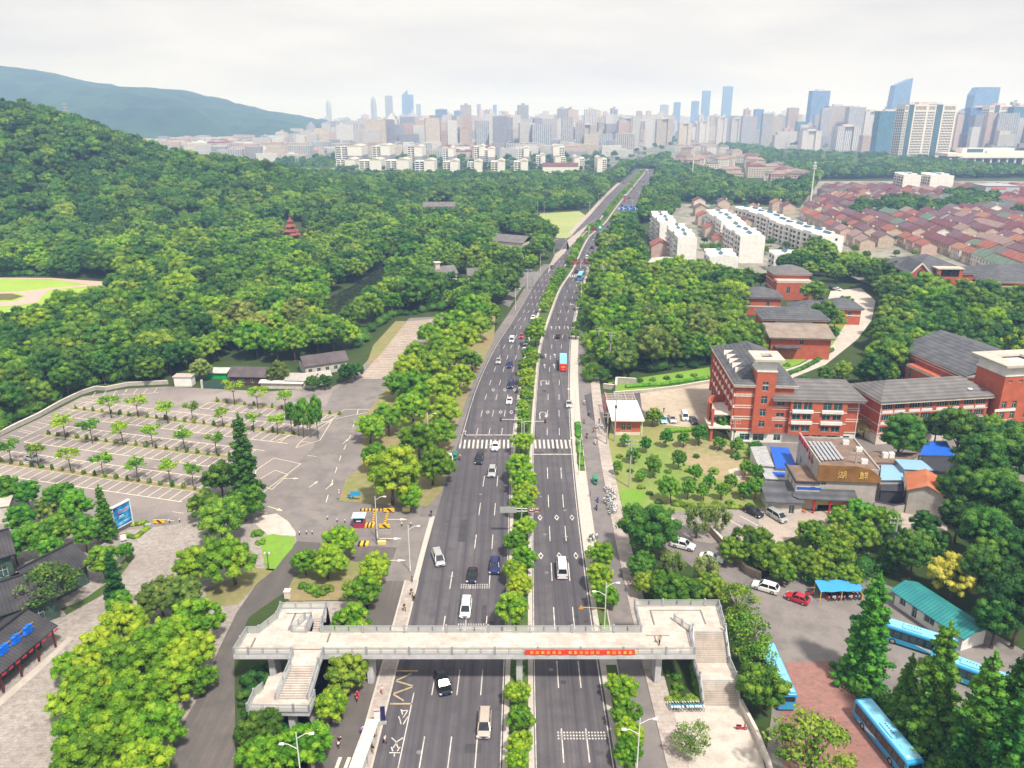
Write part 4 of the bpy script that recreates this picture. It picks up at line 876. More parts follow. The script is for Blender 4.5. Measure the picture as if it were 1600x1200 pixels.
def stuff_trees(name, pts, label, mats, protos=('far',)):
 c = bpy.data.collections.new(name + '_kinds')           # crowns the scatter draws from; not in the scene itself
 for kd in protos:
  for i, (cm, tm) in enumerate(PROTO[kd]):
   for j, mt_ in enumerate(mats):
    o = bpy.data.objects.new('crown_kind', cm); c.objects.link(o); recolour(o, mt_)
 nk = len(c.objects)
 me = bpy.data.meshes.new(name); me.from_pydata([p[:3] for p in pts], [], [])
 a = me.attributes.new('sc', 'FLOAT', 'POINT'); a.data.foreach_set('value', [p[3] for p in pts])
 a = me.attributes.new('rot', 'FLOAT', 'POINT'); a.data.foreach_set('value', [r_.uniform(0,6.28) for p in pts])
 a = me.attributes.new('pick', 'INT', 'POINT'); a.data.foreach_set('value', [p[4] if len(p) > 4 else r_.randrange(nk) for p in pts])
 o = obj(name, me); tag(o, label, 'wood', kind='stuff')
 ng = bpy.data.node_groups.new(name, 'GeometryNodeTree'); ng.interface.new_socket('Geometry', in_out='INPUT', socket_type='NodeSocketGeometry'); ng.interface.new_socket('Geometry', in_out='OUTPUT', socket_type='NodeSocketGeometry')
 n = ng.nodes; l = ng.links.new; gi = n.new('NodeGroupInput'); go = n.new('NodeGroupOutput')
 ci = n.new('GeometryNodeCollectionInfo'); ci.inputs[0].default_value = c; ci.inputs['Separate Children'].default_value = True; ci.inputs['Reset Children'].default_value = True
 ip = n.new('GeometryNodeInstanceOnPoints'); ip.inputs['Pick Instance'].default_value = True
 def att(nm, ty):
  q = n.new('GeometryNodeInputNamedAttribute'); q.data_type = ty; q.inputs[0].default_value = nm; return q.outputs[0]
 cb = n.new('ShaderNodeCombineXYZ'); l(att('rot','FLOAT'), cb.inputs[2]); er = n.new('FunctionNodeEulerToRotation'); l(cb.outputs[0], er.inputs[0])
 l(gi.outputs[0], ip.inputs['Points']); l(ci.outputs[0], ip.inputs['Instance']); l(att('pick','INT'), ip.inputs['Instance Index']); l(er.outputs[0], ip.inputs['Rotation']); l(att('sc','FLOAT'), ip.inputs['Scale']); l(ip.outputs[0], go.inputs[0])
 md = o.modifiers.new('scatter', 'NODES'); md.node_group = ng
 return o
hill_p = []; flat_p = []; mid_p = []; belt_p = []
for X, Y, z in far:
 s = r_.uniform(.65,1.5) * (1 if Y < 600 else 1.1 if Y < 1000 else 1.15)
 if z > 3: hill_p.append((X, Y, z-.8, s*1.15))
 elif Y < 560: mid_p.append((X, Y, z, r_.uniform(.8,1.75)))
 elif Y < 1250: flat_p.append((X, Y, z, s))
 else: belt_p.append((X, Y, z, s))
stuff_trees('hill_forest', hill_p, 'dense green forest covering the hill on the left', [leaf_h, leaf_d, leaf_h, leaf_m, leaf_h])
stuff_trees('park_woodland', mid_p, 'dense green woodland round the pond and along the avenue', [leaf_m, leaf_d, leaf_m, leaf_b, leaf_h], ('round',))
stuff_trees('distant_woodland', flat_p, 'distant flat woodland between the avenue and the white apartment blocks', [leaf_m, leaf_d, leaf_h, leaf_h])
if belt_p: stuff_trees('tree_belt', belt_p, 'hazy tree belt at the foot of the office towers', [leaf_d, leaf_h, leaf_m])
print('trees', NTREE, 'stuff', len(hill_p), len(mid_p), len(flat_p), len(belt_p))
# ------------------------------------------------------------------ footbridge
deck_m = ground_mat('deck_paving', (.57,.495,.43), (.64,.565,.5), (.46,.39,.34), .12, .6, 8, tiles=1.4, tile_col=(.84,.82,.8))
deck_trim = mat('deck_border', (.2,.17,.155), .9, .12, 1)
br_white = mat('bridge_cladding', (.56,.55,.57), .6, .12, .5, dirt=(.36,.34,.33))
rail_m = mat('railing_metal', (.38,.39,.42), .45, .08, 3, metal=.3)
gm_ = bpy.data.materials.new('panel_glass'); gm_.use_nodes = True; _b = gm_.node_tree.nodes['Principled BSDF']
_b.inputs['Base Color'].default_value = (.62,.66,.6,1); _b.inputs['Roughness'].default_value = .15; _b.inputs['Alpha'].default_value = .5
BZ = 6.3
bridge = thing('footbridge', 'long pale concrete footbridge with glass railings spanning the avenue', 'footbridge', (0,0,0))
def deck(name, poly, z, th, parent=bridge, m=deck_m):
 mb = MB(); mb.prism(poly, z-th, z, 1, 0); o = mb.build(name, [m, br_white], parent); return o
main = [(-40.3,93.6),(26.6,93.6),(26.9,99.0),(19.6,99.0),(19.5,105.6),(32.9,105.6),(32.4,99.7),(26.9,99.7),(26.9,99.0)]
deck('deck', [(-40.3,93.6),(26.6,93.6),(26.9,99.0),(-28.8,99.0),(-30.9,99.0),(-30.9,102.3),(-28.9,102.3),(-29.3,104.9),(-36.7,104.9),(-36.5,102.2),(-38.0,98.9),(-40.0,98.8)], BZ, .75)
deck('side_platform', [(19.5,99.02),(32.2,99.02),(33.0,105.7),(19.4,105.7)], BZ+.004, .75)
mb = MB()
for x0, y0, x1, y1 in ((-38.4,94.7,24,94.95),(-38.4,94.95,-38.1,97.5),(-34,99.2,-33.7,103.6),(-35.4,103.4,-31.6,103.65),(21.6,100.6,21.9,104.2),(21.6,104.2,29.5,104.45),(29.5,100.8,29.8,104.45),(21.2,96.6,21.45,97.9),(20,97.9,23.6,98.1),(-27.5,96.4,-27.2,98.6)): mb.quad((x0,y0,BZ+.012),(x1,y0,BZ+.012),(x1,y1,BZ+.012),(x0,y1,BZ+.012))
obj_ = mb.flat('deck_border', deck_trim, bridge)
mb = MB(); mb.box(-38,94.6,BZ-1.35,25,95.3,BZ-.76); mb.box(-38,97.2,BZ-1.35,25,97.9,BZ-.76); mb.build('girder', br_white, bridge)
for x, y, sx in ((1.1,96,1.2),(21.6,96.2,1.3),(-35.5,96.5,1.3),(-21,96.2,1.2),(-33.5,102.5,1.0),(28.8,103.2,1.2)):
 mb = MB(); mb.box(x-.45,y-sx,-.2,x+.45,y+sx,BZ-1.34); mb.box(x-.12,y-sx-.04,-.1,x+.12,y-sx,BZ-1.36); mb.box(x-.9,y-sx-.3,BZ-1.6,x+.9,y+sx+.3,BZ-1.352); mb.build('pier', br_white, bridge, bevel=.03)
def railing(pts, parent=bridge, h=1.1, sp=2.1, posts_every=3):
 """pts: 3D points along the deck edge"""
 mb = MB(); gl = MB(); run = 0
 for a, b in zip(pts[:-1], pts[1:]):
  a, b = Vector(a), Vector(b); L_ = (b-a).length; n = max(1, round(L_/sp)); hh = Vector((0,0,h))
  mb.beam(a+hh, b+hh, .12, .07); mb.beam(a+Vector((0,0,.12)), b+Vector((0,0,.12)), .1, .1); mb.beam(a+Vector((0,0,.02)), b+Vector((0,0,.02)), .26, .12)
  d = (b-a)/n
  for k in range(n+1):
   p = a + d*k; big = run % posts_every == 0; run += 1
   if big: mb.box(p.x-.13,p.y-.13,p.z,p.x+.13,p.y+.13,p.z+h+.22)
   else:
    e = d.normalized()*.1; mb.box(p.x-e.x-.035,p.y-e.y-.035,p.z,p.x-e.x+.035,p.y-e.y+.035,p.z+h); mb.box(p.x+e.x-.035,p.y+e.y-.035,p.z,p.x+e.x+.035,p.y+e.y+.035,p.z+h)
   if k < n:
    q = a + d*(k+1); e = d.normalized()*.16; p2, q2 = p+e, q-e
    gl.quad(p2+Vector((0,0,.2)), q2+Vector((0,0,.2)), q2+Vector((0,0,h-.08)), p2+Vector((0,0,h-.08)))
 r = mb.build('railing', rail_m, parent); gl.flat('glass_panel', gm_, r); return r
z = BZ
railing([(-27.2,93.75,z),(26.4,93.75,z),(26.7,98.6,z)]); railing([(26.75,98.9,z),(25.0,101.6,z)], posts_every=1)
railing([(-31.8,93.75,z),(-40.2,93.75,z),(-39.9,98.65,z),(-38.1,98.75,z),(-36.4,102.2,z),(-36.5,104.75,z),(-29.4,104.75,z),(-28.95,99.2,z)])
railing([(-28.8,98.85,z),(19.5,98.85,z)]); railing([(19.5,98.9,z),(19.5,105.5,z),(32.8,105.5,z),(32.3,99.9,z)])
railing([(-31.0,98.85,z),(-33.2,98.85,z)]); railing([(-33.2,99.0,z),(-32.0,102.0,z),(-31.1,102.3,z),(-31.05,99.2,z)])
def flight(p0, p1, x0a, x0b, x1a, x1b, n, name='stair_flight', walls=True, parent=bridge):
 """steps from (y0,z0) to (y1,z1); widths taper from x0a..x0b to x1a..x1b"""
 (y0, z0), (y1, z1) = p0, p1; mb = MB()
 for k in range(n):
  t0, t1 = k/n, (k+1)/n; ya, yb = y0+(y1-y0)*t0, y0+(y1-y0)*t1; zt = z0+(z1-z0)*t1
  xa, xb = x0a+(x1a-x0a)*t0, x0b+(x1b-x0b)*t0; zb = zt-.55
  mb.add([(xa,yb,zb),(xb,yb,zb),(xb,ya,zb+.0),(xa,ya,zb),(xa,yb,zt),(xb,yb,zt),(xb,ya,zt),(xa,ya,zt)],[(0,3,2,1),(4,5,6,7),(0,1,5,4),(1,2,6,5),(2,3,7,6),(3,0,4,7)],0)
  mb.quad((xa,ya-.02,zt+.006),(xb,ya-.02,zt+.006),(xb,ya+(-.1 if yb<ya else .1),zt+.006),(xa,ya+(-.1 if yb<ya else .1),zt+.006),1)
 f = mb.build(name, [deck_m, deck_trim], parent)
 if walls:
  mb = MB()
  for xs, xe, s in ((x0a,x1a,-1),(x0b,x1b,1)):
   for o_ in (0,): mb.add([(xs+s*.02,y0,z0-.7),(xs+s*.3,y0,z0-.7),(xs+s*.3,y0,z0+.12),(xs+s*.02,y0,z0+.12),(xe+s*.02,y1,z1-.7),(xe+s*.3,y1,z1-.7),(xe+s*.3,y1,z1+.12),(xe+s*.02,y1,z1+.12)],[(0,1,2,3),(7,6,5,4),(0,4,5,1),(1,5,6,2),(2,6,7,3),(3,7,4,0)])
  mb.build('stair_wall', br_white, parent)
  for xs, xe, s in ((x0a,x1a,-1),(x0b,x1b,1)): railing([(xs+s*.16,y0,z0+.1),(xe+s*.16,y1,z1+.1)], parent)
LZ = 4.0
ytop, yl = G(480,1040,BZ)[1], G(470,1094,LZ)[1]
deck('stair_head', [(-31.6,ytop),(-27.3,ytop),(-27.3,93.598),(-31.6,93.598)], BZ-.004, .6)
railing([(-27.3,93.5,BZ),(-27.3,ytop,BZ)]); railing([(-31.6,93.5,BZ),(-31.6,ytop,BZ)])
flight((ytop,BZ),(yl,LZ), -31.2,-27.6,-32.3,-28.2, 14)
lp = [G(387,1111,LZ),G(483,1112,LZ),G(492,1090,LZ),G(437,1086,LZ),G(449,1058,LZ),G(420,1056,LZ),G(411,1076,LZ),G(397,1088,LZ)]
deck('landing', lp, LZ-.005, .75); q = [(*p, LZ) for p in lp]
railing([q[2],q[1],q[0],q[7],q[6]]);
yb = q[4][1]; flight((yb,LZ),(yb+6.5,0), q[5][0]+.3,q[4][0]-.2,q[5][0]+.3,q[4][0]-.2, 22, walls=False)
mb = MB(); mb.box(q[1][0]-3.2,q[1][1]+.8,-.1,q[1][0]-2.4,q[1][1]+2.2,LZ-.8); mb.box(q[0][0]+1.6,q[0][1]+.8,-.1,q[0][0]+2.4,q[0][1]+2.0,LZ-.8); mb.build('pier', br_white, bridge)
flight((102.3,BZ),(95.6,3.0), -30.6,-29.2,-30.6,-29.2, 18, walls=False)
RZ = 2.9; y1 = G(1100,1036,RZ)[1]; y2 = G(1110,1062,RZ)[1]
flight((99.0,BZ),(y1,RZ), 27.4,32.0,27.3,32.2, 15)
deck('landing', [(27.0,y2),(32.4,y2),(32.4,y1),(27.0,y1)], RZ, .6); railing([(32.35,y1,RZ),(32.4,y2,RZ)]); railing([(27.1,y1,RZ),(27.0,y2,RZ)])
flight((y2,RZ),(90.2,0.02), 27.3,32.2,27.5,32.4, 15)
mb = MB(); mb.prism([(27.6,y2+.3),(31.8,y2+.3),(31.8,y1-.3),(27.6,y1-.3)],-.1,RZ-.602); mb.build('pier', br_white, bridge)
# banner hung on the front railing
ban = thing('banner', 'long red banner with yellow characters hanging on the footbridge railing', 'banner', (0,0,0))
bx0, bx1 = G(820,1018,BZ+.6)[0], G(992,1018,BZ+.6)[0]; red_c = mat('banner_cloth', (.8,.05,.03), .7, .08, 2); yel_c = mat('banner_lettering', (.9,.5,.03), .6, .08, 3)
mb = MB(); n = 40
for k in range(n):
 xa, xb = bx0+(bx1-bx0)*k/n, bx0+(bx1-bx0)*(k+1)/n; ya, yb_ = 93.5+.03*math.sin(k*1.3), 93.5+.03*math.sin((k+1)*1.3)
 mb.quad((xa,ya,BZ+.1),(xb,yb_,BZ+.1),(xb,yb_,BZ+.98),(xa,ya,BZ+.98))
mb.build('cloth', red_c, ban)
mb = MB(); rr = random.Random(5); k = 0
for grp in range(3):
 for c in range(6):
  cx = bx0 + 1.0 + (grp*6 + c)*.8 + grp*.72; cz = BZ+.54
  for s_ in range(3): mb.box(cx-.22,93.42,cz-.24+s_*.2,cx+.22,93.43,cz-.17+s_*.2)
  mb.box(cx-.04+rr.uniform(-.1,.1),93.425,cz-.27,cx+.04,93.435,cz+.27); mb.box(cx-.2,93.425,cz-.27,cx-.13,93.436,cz+rr.uniform(0,.25)); mb.box(cx+.12,93.424,cz-.2,cx+.2,93.434,cz+rr.uniform(0,.27))
mb.build('lettering', yel_c, ban)
# ------------------------------------------------------------------ vehicles
PAINT = {}
def paintm(nm, c, metal=.2, rough=.3):
 if nm not in PAINT: PAINT[nm] = mat('paint_' + nm, c, rough, .05, 1.2, spec=.6, metal=metal)
 return PAINT[nm]
WHT = paintm('white', (.78,.78,.77), 0); BLK = paintm('black', (.014,.015,.018)); SIL = paintm('silver', (.5,.5,.49), .4); CHA = paintm('champagne', (.55,.47,.4), .3)
NAV = paintm('navy', (.02,.025,.12)); REDP = paintm('red', (.5,.02,.04), .1); GRN = paintm('green', (.03,.24,.12), 0); BLU = paintm('sky_blue', (.03,.33,.62), 0); BLU2 = paintm('pale_blue', (.22,.55,.75), 0); DGR = paintm('dark_grey', (.06,.065,.07)); PINK = paintm('pink', (.75,.08,.2), 0)
def wheel(parent, x, y, r, wd=.22):
 mb = MB(); mb.tube((x-wd/2,y,r),(x+wd/2,y,r),r,r,18); w_ = mb.build('wheel', tarm, parent)
 mb = MB(); s = 1 if x > 0 else -1; mb.tube((x+s*wd*.35,y,r),(x+s*(wd/2+.015),y,r),r*.62,r*.55,12); mb.build('rim', rim_m, w_)
def car_proto(nm, L_, W, Hb, Hr, prof, glass_from, glass_to, wh=.33, wb=None):
 """prof: list of (y, z_top_of_body, roof_z or None). front at -y. Lofted body and a narrower greenhouse."""
 o = thing('car', 'x', 'car'); hw = W/2; mb = MB(); rings = []
 for y, zt, wf in prof:
  w_ = hw*wf; zb = .2 if abs(y) < L_/2-.25 else .3
  rings.append([(-w_*.92,y,zb),(-w_,y,zb+.12),(-w_,y,zt-.22),(-w_*.93,y,zt-.06),(-w_*.72,y,zt),(w_*.72,y,zt),(w_*.93,y,zt-.06),(w_,y,zt-.22),(w_,y,zb+.12),(w_*.92,y,zb)])
 mb.loft(rings, 0)
 y0, y1, y2, y3 = glass_from[0], glass_from[1], glass_to[0], glass_to[1]   # windscreen base, roof front, roof rear, rear base
 rw, bw = hw*.74, hw*.9; zb = Hb-.05; zr = Hr
 mb.loft([[(-rw,y1,zr-.1),(-rw*.86,y1,zr-.02),(rw*.86,y1,zr-.02),(rw,y1,zr-.1)],[(-rw*1.02,(y1+y2)/2,zr-.08),(-rw*.86,(y1+y2)/2,zr+.03),(rw*.86,(y1+y2)/2,zr+.03),(rw*1.02,(y1+y2)/2,zr-.08)],[(-rw,y2,zr-.1),(-rw*.86,y2,zr-.02),(rw*.86,y2,zr-.02),(rw,y2,zr-.1)]], 0)
 for s in (-1,1):                                     # pillars
  for (ya, yb_) in ((y0,y1),(y3,y2)): mb.beam((s*bw*.99,ya,zb),(s*rw,yb_,zr-.08),.1,.08)
  ym = (y1+y2)/2; mb.beam((s*bw*.99,ym,zb),(s*rw,ym,zr-.08),.12,.06)
 body = mb.build('body', WHT, o, smooth=False, bevel=0)
 g = MB(); g.quad((-bw*.96,y0,zb),(bw*.96,y0,zb),(rw*.97,y1,zr-.08),(-rw*.97,y1,zr-.08)); g.build('windscreen', glass_dk, o)
 g = MB(); g.quad((bw*.96,y3,zb),(-bw*.96,y3,zb),(-rw*.97,y2,zr-.08),(rw*.97,y2,zr-.08)); g.build('rear_window', glass_dk, o)
 for s in (-1,1):
  g = MB(); g.quad((s*bw*.985,y0+.05,zb),(s*bw*.985,y3-.05,zb),(s*rw*.995,y2,zr-.09),(s*rw*.995,y1,zr-.09)); g.build('side_window', glass_dk, o)
  g = MB(); g.box(s*hw*.86-.17,-L_/2-.01,.52,s*hw*.86+.05 if s>0 else s*hw*.86+.17,-L_/2+.22,.7); g.build('headlight', lamp_m, o)
  g = MB(); g.box(s*hw*.84-.14,L_/2-.15,.62,s*hw*.84+.14,L_/2+.012,.85); g.build('taillight', tail_m, o)
  g = MB(); g.box(s*(hw+.01)-.0 if s>0 else -hw-.2,y0+.25,zb+.02,s*(hw+.2) if s>0 else -hw-.01,y0+.38,zb+.18); g.build('mirror', BLK, o)
  for yy in (-L_*.31, L_*.29): wheel(o, s*(hw-.1), yy, wh)
 g = MB(); g.box(-.24,-L_/2-.03,.38,.24,-L_/2-.008,.52); g.build('number_plate', blueplate, o)
 g = MB(); g.box(-.4,-L_/2-.02,.56,.4,-L_/2-.004,.68); g.build('grille', tarm, o)
 KIDS[o.name] = list(o.children)
 return o
SEDAN = car_proto('sedan', 4.6, 1.8, .92, 1.45, [(-2.3,.62,.8),(-2.15,.78,.95),(-1.3,.9,1),(-.9,.95,1),(1.35,.97,1),(2.1,.94,.96),(2.3,.8,.86)], (-1.05,-.3), (1.0,1.75))
SUV = car_proto('suv', 4.7, 1.9, 1.08, 1.72, [(-2.35,.72,.84),(-2.2,.92,.96),(-1.25,1.05,1),(1.9,1.1,1),(2.28,1.08,.95),(2.35,.95,.9)], (-1.2,-.5), (1.75,2.2), .37)
MPV = car_proto('minivan', 4.9, 1.85, 1.1, 1.82, [(-2.45,.75,.82),(-2.3,.92,.95),(-1.65,1.05,1),(2.1,1.12,1),(2.42,1.1,.96),(2.45,.95,.92)], (-1.75,-.95), (2.1,2.4), .35)
HATCH = car_proto('hatchback', 4.0, 1.72, .95, 1.5, [(-2.0,.65,.82),(-1.85,.82,.96),(-1.05,.93,1),(1.5,.98,1),(1.95,.94,.94),(2.0,.8,.9)], (-.95,-.25), (1.2,1.85), .32)
def minibus_proto():
 o = car_proto('minibus', 5.6, 1.95, 1.25, 2.25, [(-2.8,.85,.85),(-2.6,1.08,.97),(-2.2,1.2,1),(2.6,1.27,1),(2.8,1.25,.97)], (-2.3,-1.75), (2.6,2.75), .36)
 return o
MINIB = minibus_proto()
def bus_proto():
 o = thing('bus', 'x', 'bus'); L_, W, Hh = 11.6, 2.5, 3.05; hw = W/2
 mb = MB(); rings = []
 for y, k, zt in ((-5.8,.9,2.85),(-5.65,.98,3.0),(-5.2,1,3.05),(5.3,1,3.05),(5.7,.98,3.0),(5.8,.94,2.9)):
  rings.append([(-hw*k,y,.35),(-hw*k,y,zt-.16),(-hw*k+.14,y,zt),(hw*k-.14,y,zt),(hw*k,y,zt-.16),(hw*k,y,.35)])
 mb.loft(rings); mb.build('body', BLU, o)
 mb = MB(); mb.box(-hw+.2,-5.3,3.052,hw-.2,5.4,3.08); mb.build('roof_panel', BLU2, o)
 mb = MB(); mb.box(-.75,-.9,3.083,.75,1.9,3.28); mb.build('air_conditioner', BLU2, o, bevel=.05)
 for k in range(5):
  mb = MB(); mb.tube((.1,-.55+k*.42,3.283),(.1,-.55+k*.42,3.30),.12,.12,10); mb.build('vent', DGR, o)
 for yy in (3.2,-3.0):
  mb = MB(); mb.box(-.42,yy-.4,3.083,.42,yy+.4,3.14); mb.build('roof_hatch', BLU2, o, bevel=.02)
 for x in (-.5,.5):
  mb = MB(); mb.tube((x,4.9,3.083),(x,4.9,3.12),.22,.22,12); mb.build('fan_cover', cream_w, o)
 for s in (-1,1):
  mb = MB(); mb.box(s*hw-.02 if s<0 else hw-.012,-5.35,1.22,s*hw+.012 if s<0 else hw+.012,5.4,2.62); mb.build('window_band', glass_dk, o)
  for k in range(9):
   if s > 0 and k in (0, 5): continue
   y = -4.9+k*1.13; mb = MB(); x0 = s*(hw+.014); mb.box(min(x0,x0+s*.012),y+.12,1.42,max(x0,x0+s*.012),y+.95,2.45); mb.build('window', glass_t, o)
  for yy in (-3.3, 2.9): wheel(o, s*(hw-.12), yy, .5, .3)
  mb = MB(); x0 = s*(hw+.004); P = [(.1,1.15),(2.7,.5),(3.6,.5),(1.2,1.15)]; mb.add([(x0,-y,z) for y,z in P] ,[(0,1,2,3)]); mb.add([(x0+s*.0,-y-1.1,z*.9+.05) for y,z in P],[(0,1,2,3)]); mb.build('stripe', WHT, o)
  mb = MB(); mb.box(s*.95-.2,-5.84,.62,s*.95+.2,-5.78,.85); mb.build('headlight', lamp_m, o)
  mb = MB(); mb.box(s*1.02-.1,5.79,.9,s*1.02+.1,5.83,1.5); mb.build('taillight', tail_m, o)
 mb = MB(); mb.box(-1.1,-5.83,1.2,1.1,-5.79,2.75); mb.build('windscreen', glass_dk, o)
 mb = MB(); mb.box(-.95,5.79,1.75,.95,5.835,2.55); mb.build('rear_window', glass_dk, o)
 KIDS[o.name] = list(o.children); return o
BUS = bus_proto()
def road_dir(y):                                   # heading of the avenue at a distance
 return math.atan2(rx('MR', y+10)-rx('MR', y-10), 20)
def put_car(proto, px_, py_, colr, label, cat, rz=None, group=None, name='car', zc=.7, away=False, z=.11):
 X, Y = G(px_, py_, zc)
 if rz is None: rz = -road_dir(Y) + (math.pi if away else 0)
 o = dup(proto, (X, Y, z), rz, label, group); o.name = name; o['category'] = cat
 for b in kid(o, 'body'): recolour(b, colr)
 return o
CARS = [ # proto, x, y, paint, label, away, turn
(MPV,757,1131,CHA,'champagne minivan on the left carriageway just below the footbridge',0,0,'minivan'),
(SUV,692,1067,BLK,'black suv turned slightly across its lane below the footbridge',0,.32,'suv'),
(MPV,728,950,WHT,'white minivan on the left carriageway just behind the footbridge',0,0,'minivan'),
(SEDAN,738,898,BLK,'black sedan between the white minivan and the crossing on the left carriageway',0,0,'sedan'),
(SUV,773,884,NAV,'dark blue suv in the lane next to the median trees',0,0,'suv'),
(MPV,685,872,SIL,'silver minivan angled in the outer lane near the car park entrance',0,.3,'minivan'),
(SUV,769,737,SIL,'silver suv below the zebra crossing on the left carriageway',0,0,'suv'),
(SUV,749,717,BLK,'black suv just below the zebra crossing',0,0,'suv'),
(SEDAN,774,697,WHT,'white car crossing the zebra stripes',0,0,'sedan'),
(SEDAN,796,626,WHT,'white sedan between the two pairs of road diamonds',0,0,'sedan'),
(MPV,798,601,NAV,'dark blue car beside the median beyond the white sedan',0,0,'car'),
(SUV,796,570,NAV,'navy car beside a silver one halfway up the left carriageway',0,0,'suv'),
(SEDAN,779,564,SIL,'silver sedan in the outer lane beside the navy car',0,0,'sedan'),
(MPV,800,531,WHT,'white van with a dark windscreen halfway up the left carriageway',0,0,'van'),
(HATCH,815,525,REDP,'small red car ahead of the white van',0,0,'hatchback'),
(SEDAN,822,536,SIL,'silver car half hidden by the median trees',0,0,'sedan'),
(SEDAN,820,547,WHT,'white car at the median gap',0,0,'sedan'),
(SEDAN,841,556,BLK,'black car turning through the median gap',0,1.4,'sedan'),
(SEDAN,833,496,WHT,'white car half hidden by the median trees far up the road',0,0,'sedan'),
(SEDAN,862,417,DGR,'grey car by the distant junction on the left carriageway',0,0,'sedan'),
(MINIB,878,889,WHT,'white minibus on the right carriageway beside the road diamonds',1,0,'minibus'),
(SEDAN,889,631,SIL,'silver sedan at the right kerb near the gatehouse',0,0,'sedan'),
(SEDAN,872,525,BLK,'black sedan beyond the red backed bus',1,0,'sedan'),
(SEDAN,901,424,BLK,'black car just before the distant zebra crossing',1,0,'sedan'),
(MPV,916,412,BLU2,'blue grey van under the red lamp gantry',1,0,'van'),(SEDAN,920,418,WHT,'small white car by the verge at the distant crossing',1,0,'sedan'),
(MPV,917,402,WHT,'white van beyond the red lamp gantry',1,0,'van')]
for pr, a, b, c, lb, aw, tr, ct in CARS:
 X, Y = G(a, b, .7); put_car(pr, a, b, c, lb, ct, (-road_dir(Y) + tr + (math.pi if aw else 0)), 'cars on the avenue', ct if ct != 'car' else 'parked_car' if 0 else 'car', away=aw)
for i, (a, b, c) in enumerate([(925,387,BLK),(933,377,NAV),(938,369,WHT),(943,363,BLK),(953,364,WHT),(950,354,BLK),(964,358,WHT),(969,347,BLK),(961,346,WHT),(970,332,BLK),(967,326,WHT),(982,323,WHT),(972,321,BLK),(976,313,REDP),(983,309,DGR),(991,294,REDP),(988,292,DGR),(1000,284,BLK),(996,284,WHT),(1006,284,NAV),(1009,268,REDP),(1012,266,WHT),(1015,267,REDP),(1013,270,WHT),(975,286,REDP)]):
 nm = {id(BLK):'black',id(NAV):'navy',id(WHT):'white',id(REDP):'red',id(DGR):'grey'}[id(c)]
 put_car(SEDAN if i % 3 else MPV, a, b, c, 'tiny %s car in the distant traffic of the right carriageway, %s counting from the junction' % (nm, nth(i)), 'car', None, 'distant cars on the avenue', 'car', away=True)
red_rear = mat('bus_rear_red', (.7,.03,.03), .4, .05, 2)
b_ = put_car(BUS, 880, 566, BLU2, 'city bus with a red rear and pale blue roof on the right carriageway', 'bus', None, 'buses', 'bus', 1.6, True)
mb = MB(); mb.box(-1.2,5.83,.45,1.2,5.86,2.7); mb.build('rear_panel', red_rear, b_)
mb = MB(); mb.box(-.7,5.865,1.5,.7,5.87,1.62); mb.box(-.6,5.865,1.75,.65,5.87,1.92); mb.box(-.25,5.865,.8,.25,5.87,.98); mb.build('lettering', yel_c, b_)
put_car(BUS, 907, 431, BLU, 'blue city bus near the distant zebra crossing', 'bus', None, 'buses', 'bus', 1.6, True)
o = put_car(BUS, 977, 307, PINK, 'pink bus in the far distant traffic', 'bus', None, 'buses', 'bus', 1.6, True)
def bus_at(pa, pb, label):                        # front and rear of the roof line
 a, b = Vector(G(*pa, 3.1)), Vector(G(*pb, 3.1)); m_ = (a+b)/2; d = b - a
 o = dup(BUS, (m_.x, m_.y, .1), math.atan2(d.y, d.x) - math.pi/2, label, 'blue buses in the yard'); o.name = 'bus'; return o
bus_at((1347,1089),(1433,1192),'blue city bus parked on the red paved drive at the near edge')
bus_at((1196,1000),(1234,1088),'blue bus half hidden behind the round tree by the footbridge stairs')
bus_at((1480,1000),(1385,970),'blue bus parked in front of the teal roofed shed')
bus_at((1580,1062),(1470,1022),'blue bus hidden between the tall conifers right of the shed')
for pr, a, b, c, rz, lb, ct in ((SUV,1196,918,WHT,math.pi/2-.55+math.pi,'white suv with a dark roof parked at the entrance of the bus yard','suv'),(HATCH,1246,935,REDP,math.pi/2+2.5,'dark red hatchback parked beside the motorcycle shelter','hatchback'),
 (SUV,1067,852,WHT,1.1,'white suv parked by the low brick wall near the willows','suv'),(SEDAN,1112,872,WHT,1.1,'white car mostly hidden under the willows','sedan'),(MPV,1214,807,SIL,.45,'silver van parked in front of the restaurant','van'),
 (SEDAN,1177,800,BLK,.6,'black car parked beside the silver van','sedan'),(SEDAN,52,716,SIL,1.25,'silver car parked alone in the large car park','sedan'),(SEDAN,702,716,WHT,.1,'white car emerging from under the roadside trees','sedan'),
 (SEDAN,1309,452,WHT,.6,'white car at the far end of the school drive','sedan'),(SEDAN,1300,450,NAV,.6,'blue car at the far end of the school drive','sedan'),(SEDAN,1083,657,DGR,.1,'dark grey car parked by the school entrance','sedan'),(MPV,1070,651,WHT,-.1,'white van parked in the school forecourt','van'),
 (SEDAN,1050,655,SIL,0,'silver car parked in the school forecourt beside the white van','sedan'),(SEDAN,1036,656,BLU2,0,'pale blue car parked at the left of the school forecourt','sedan'),(SEDAN,1285,468,BLK,.8,'black car under the tree on the school drive','sedan')):
 put_car(pr, a, b, c, lb, ct, rz, 'parked cars', ct, .6)
for p in (SEDAN, SUV, MPV, HATCH, MINIB, BUS): drop(p)
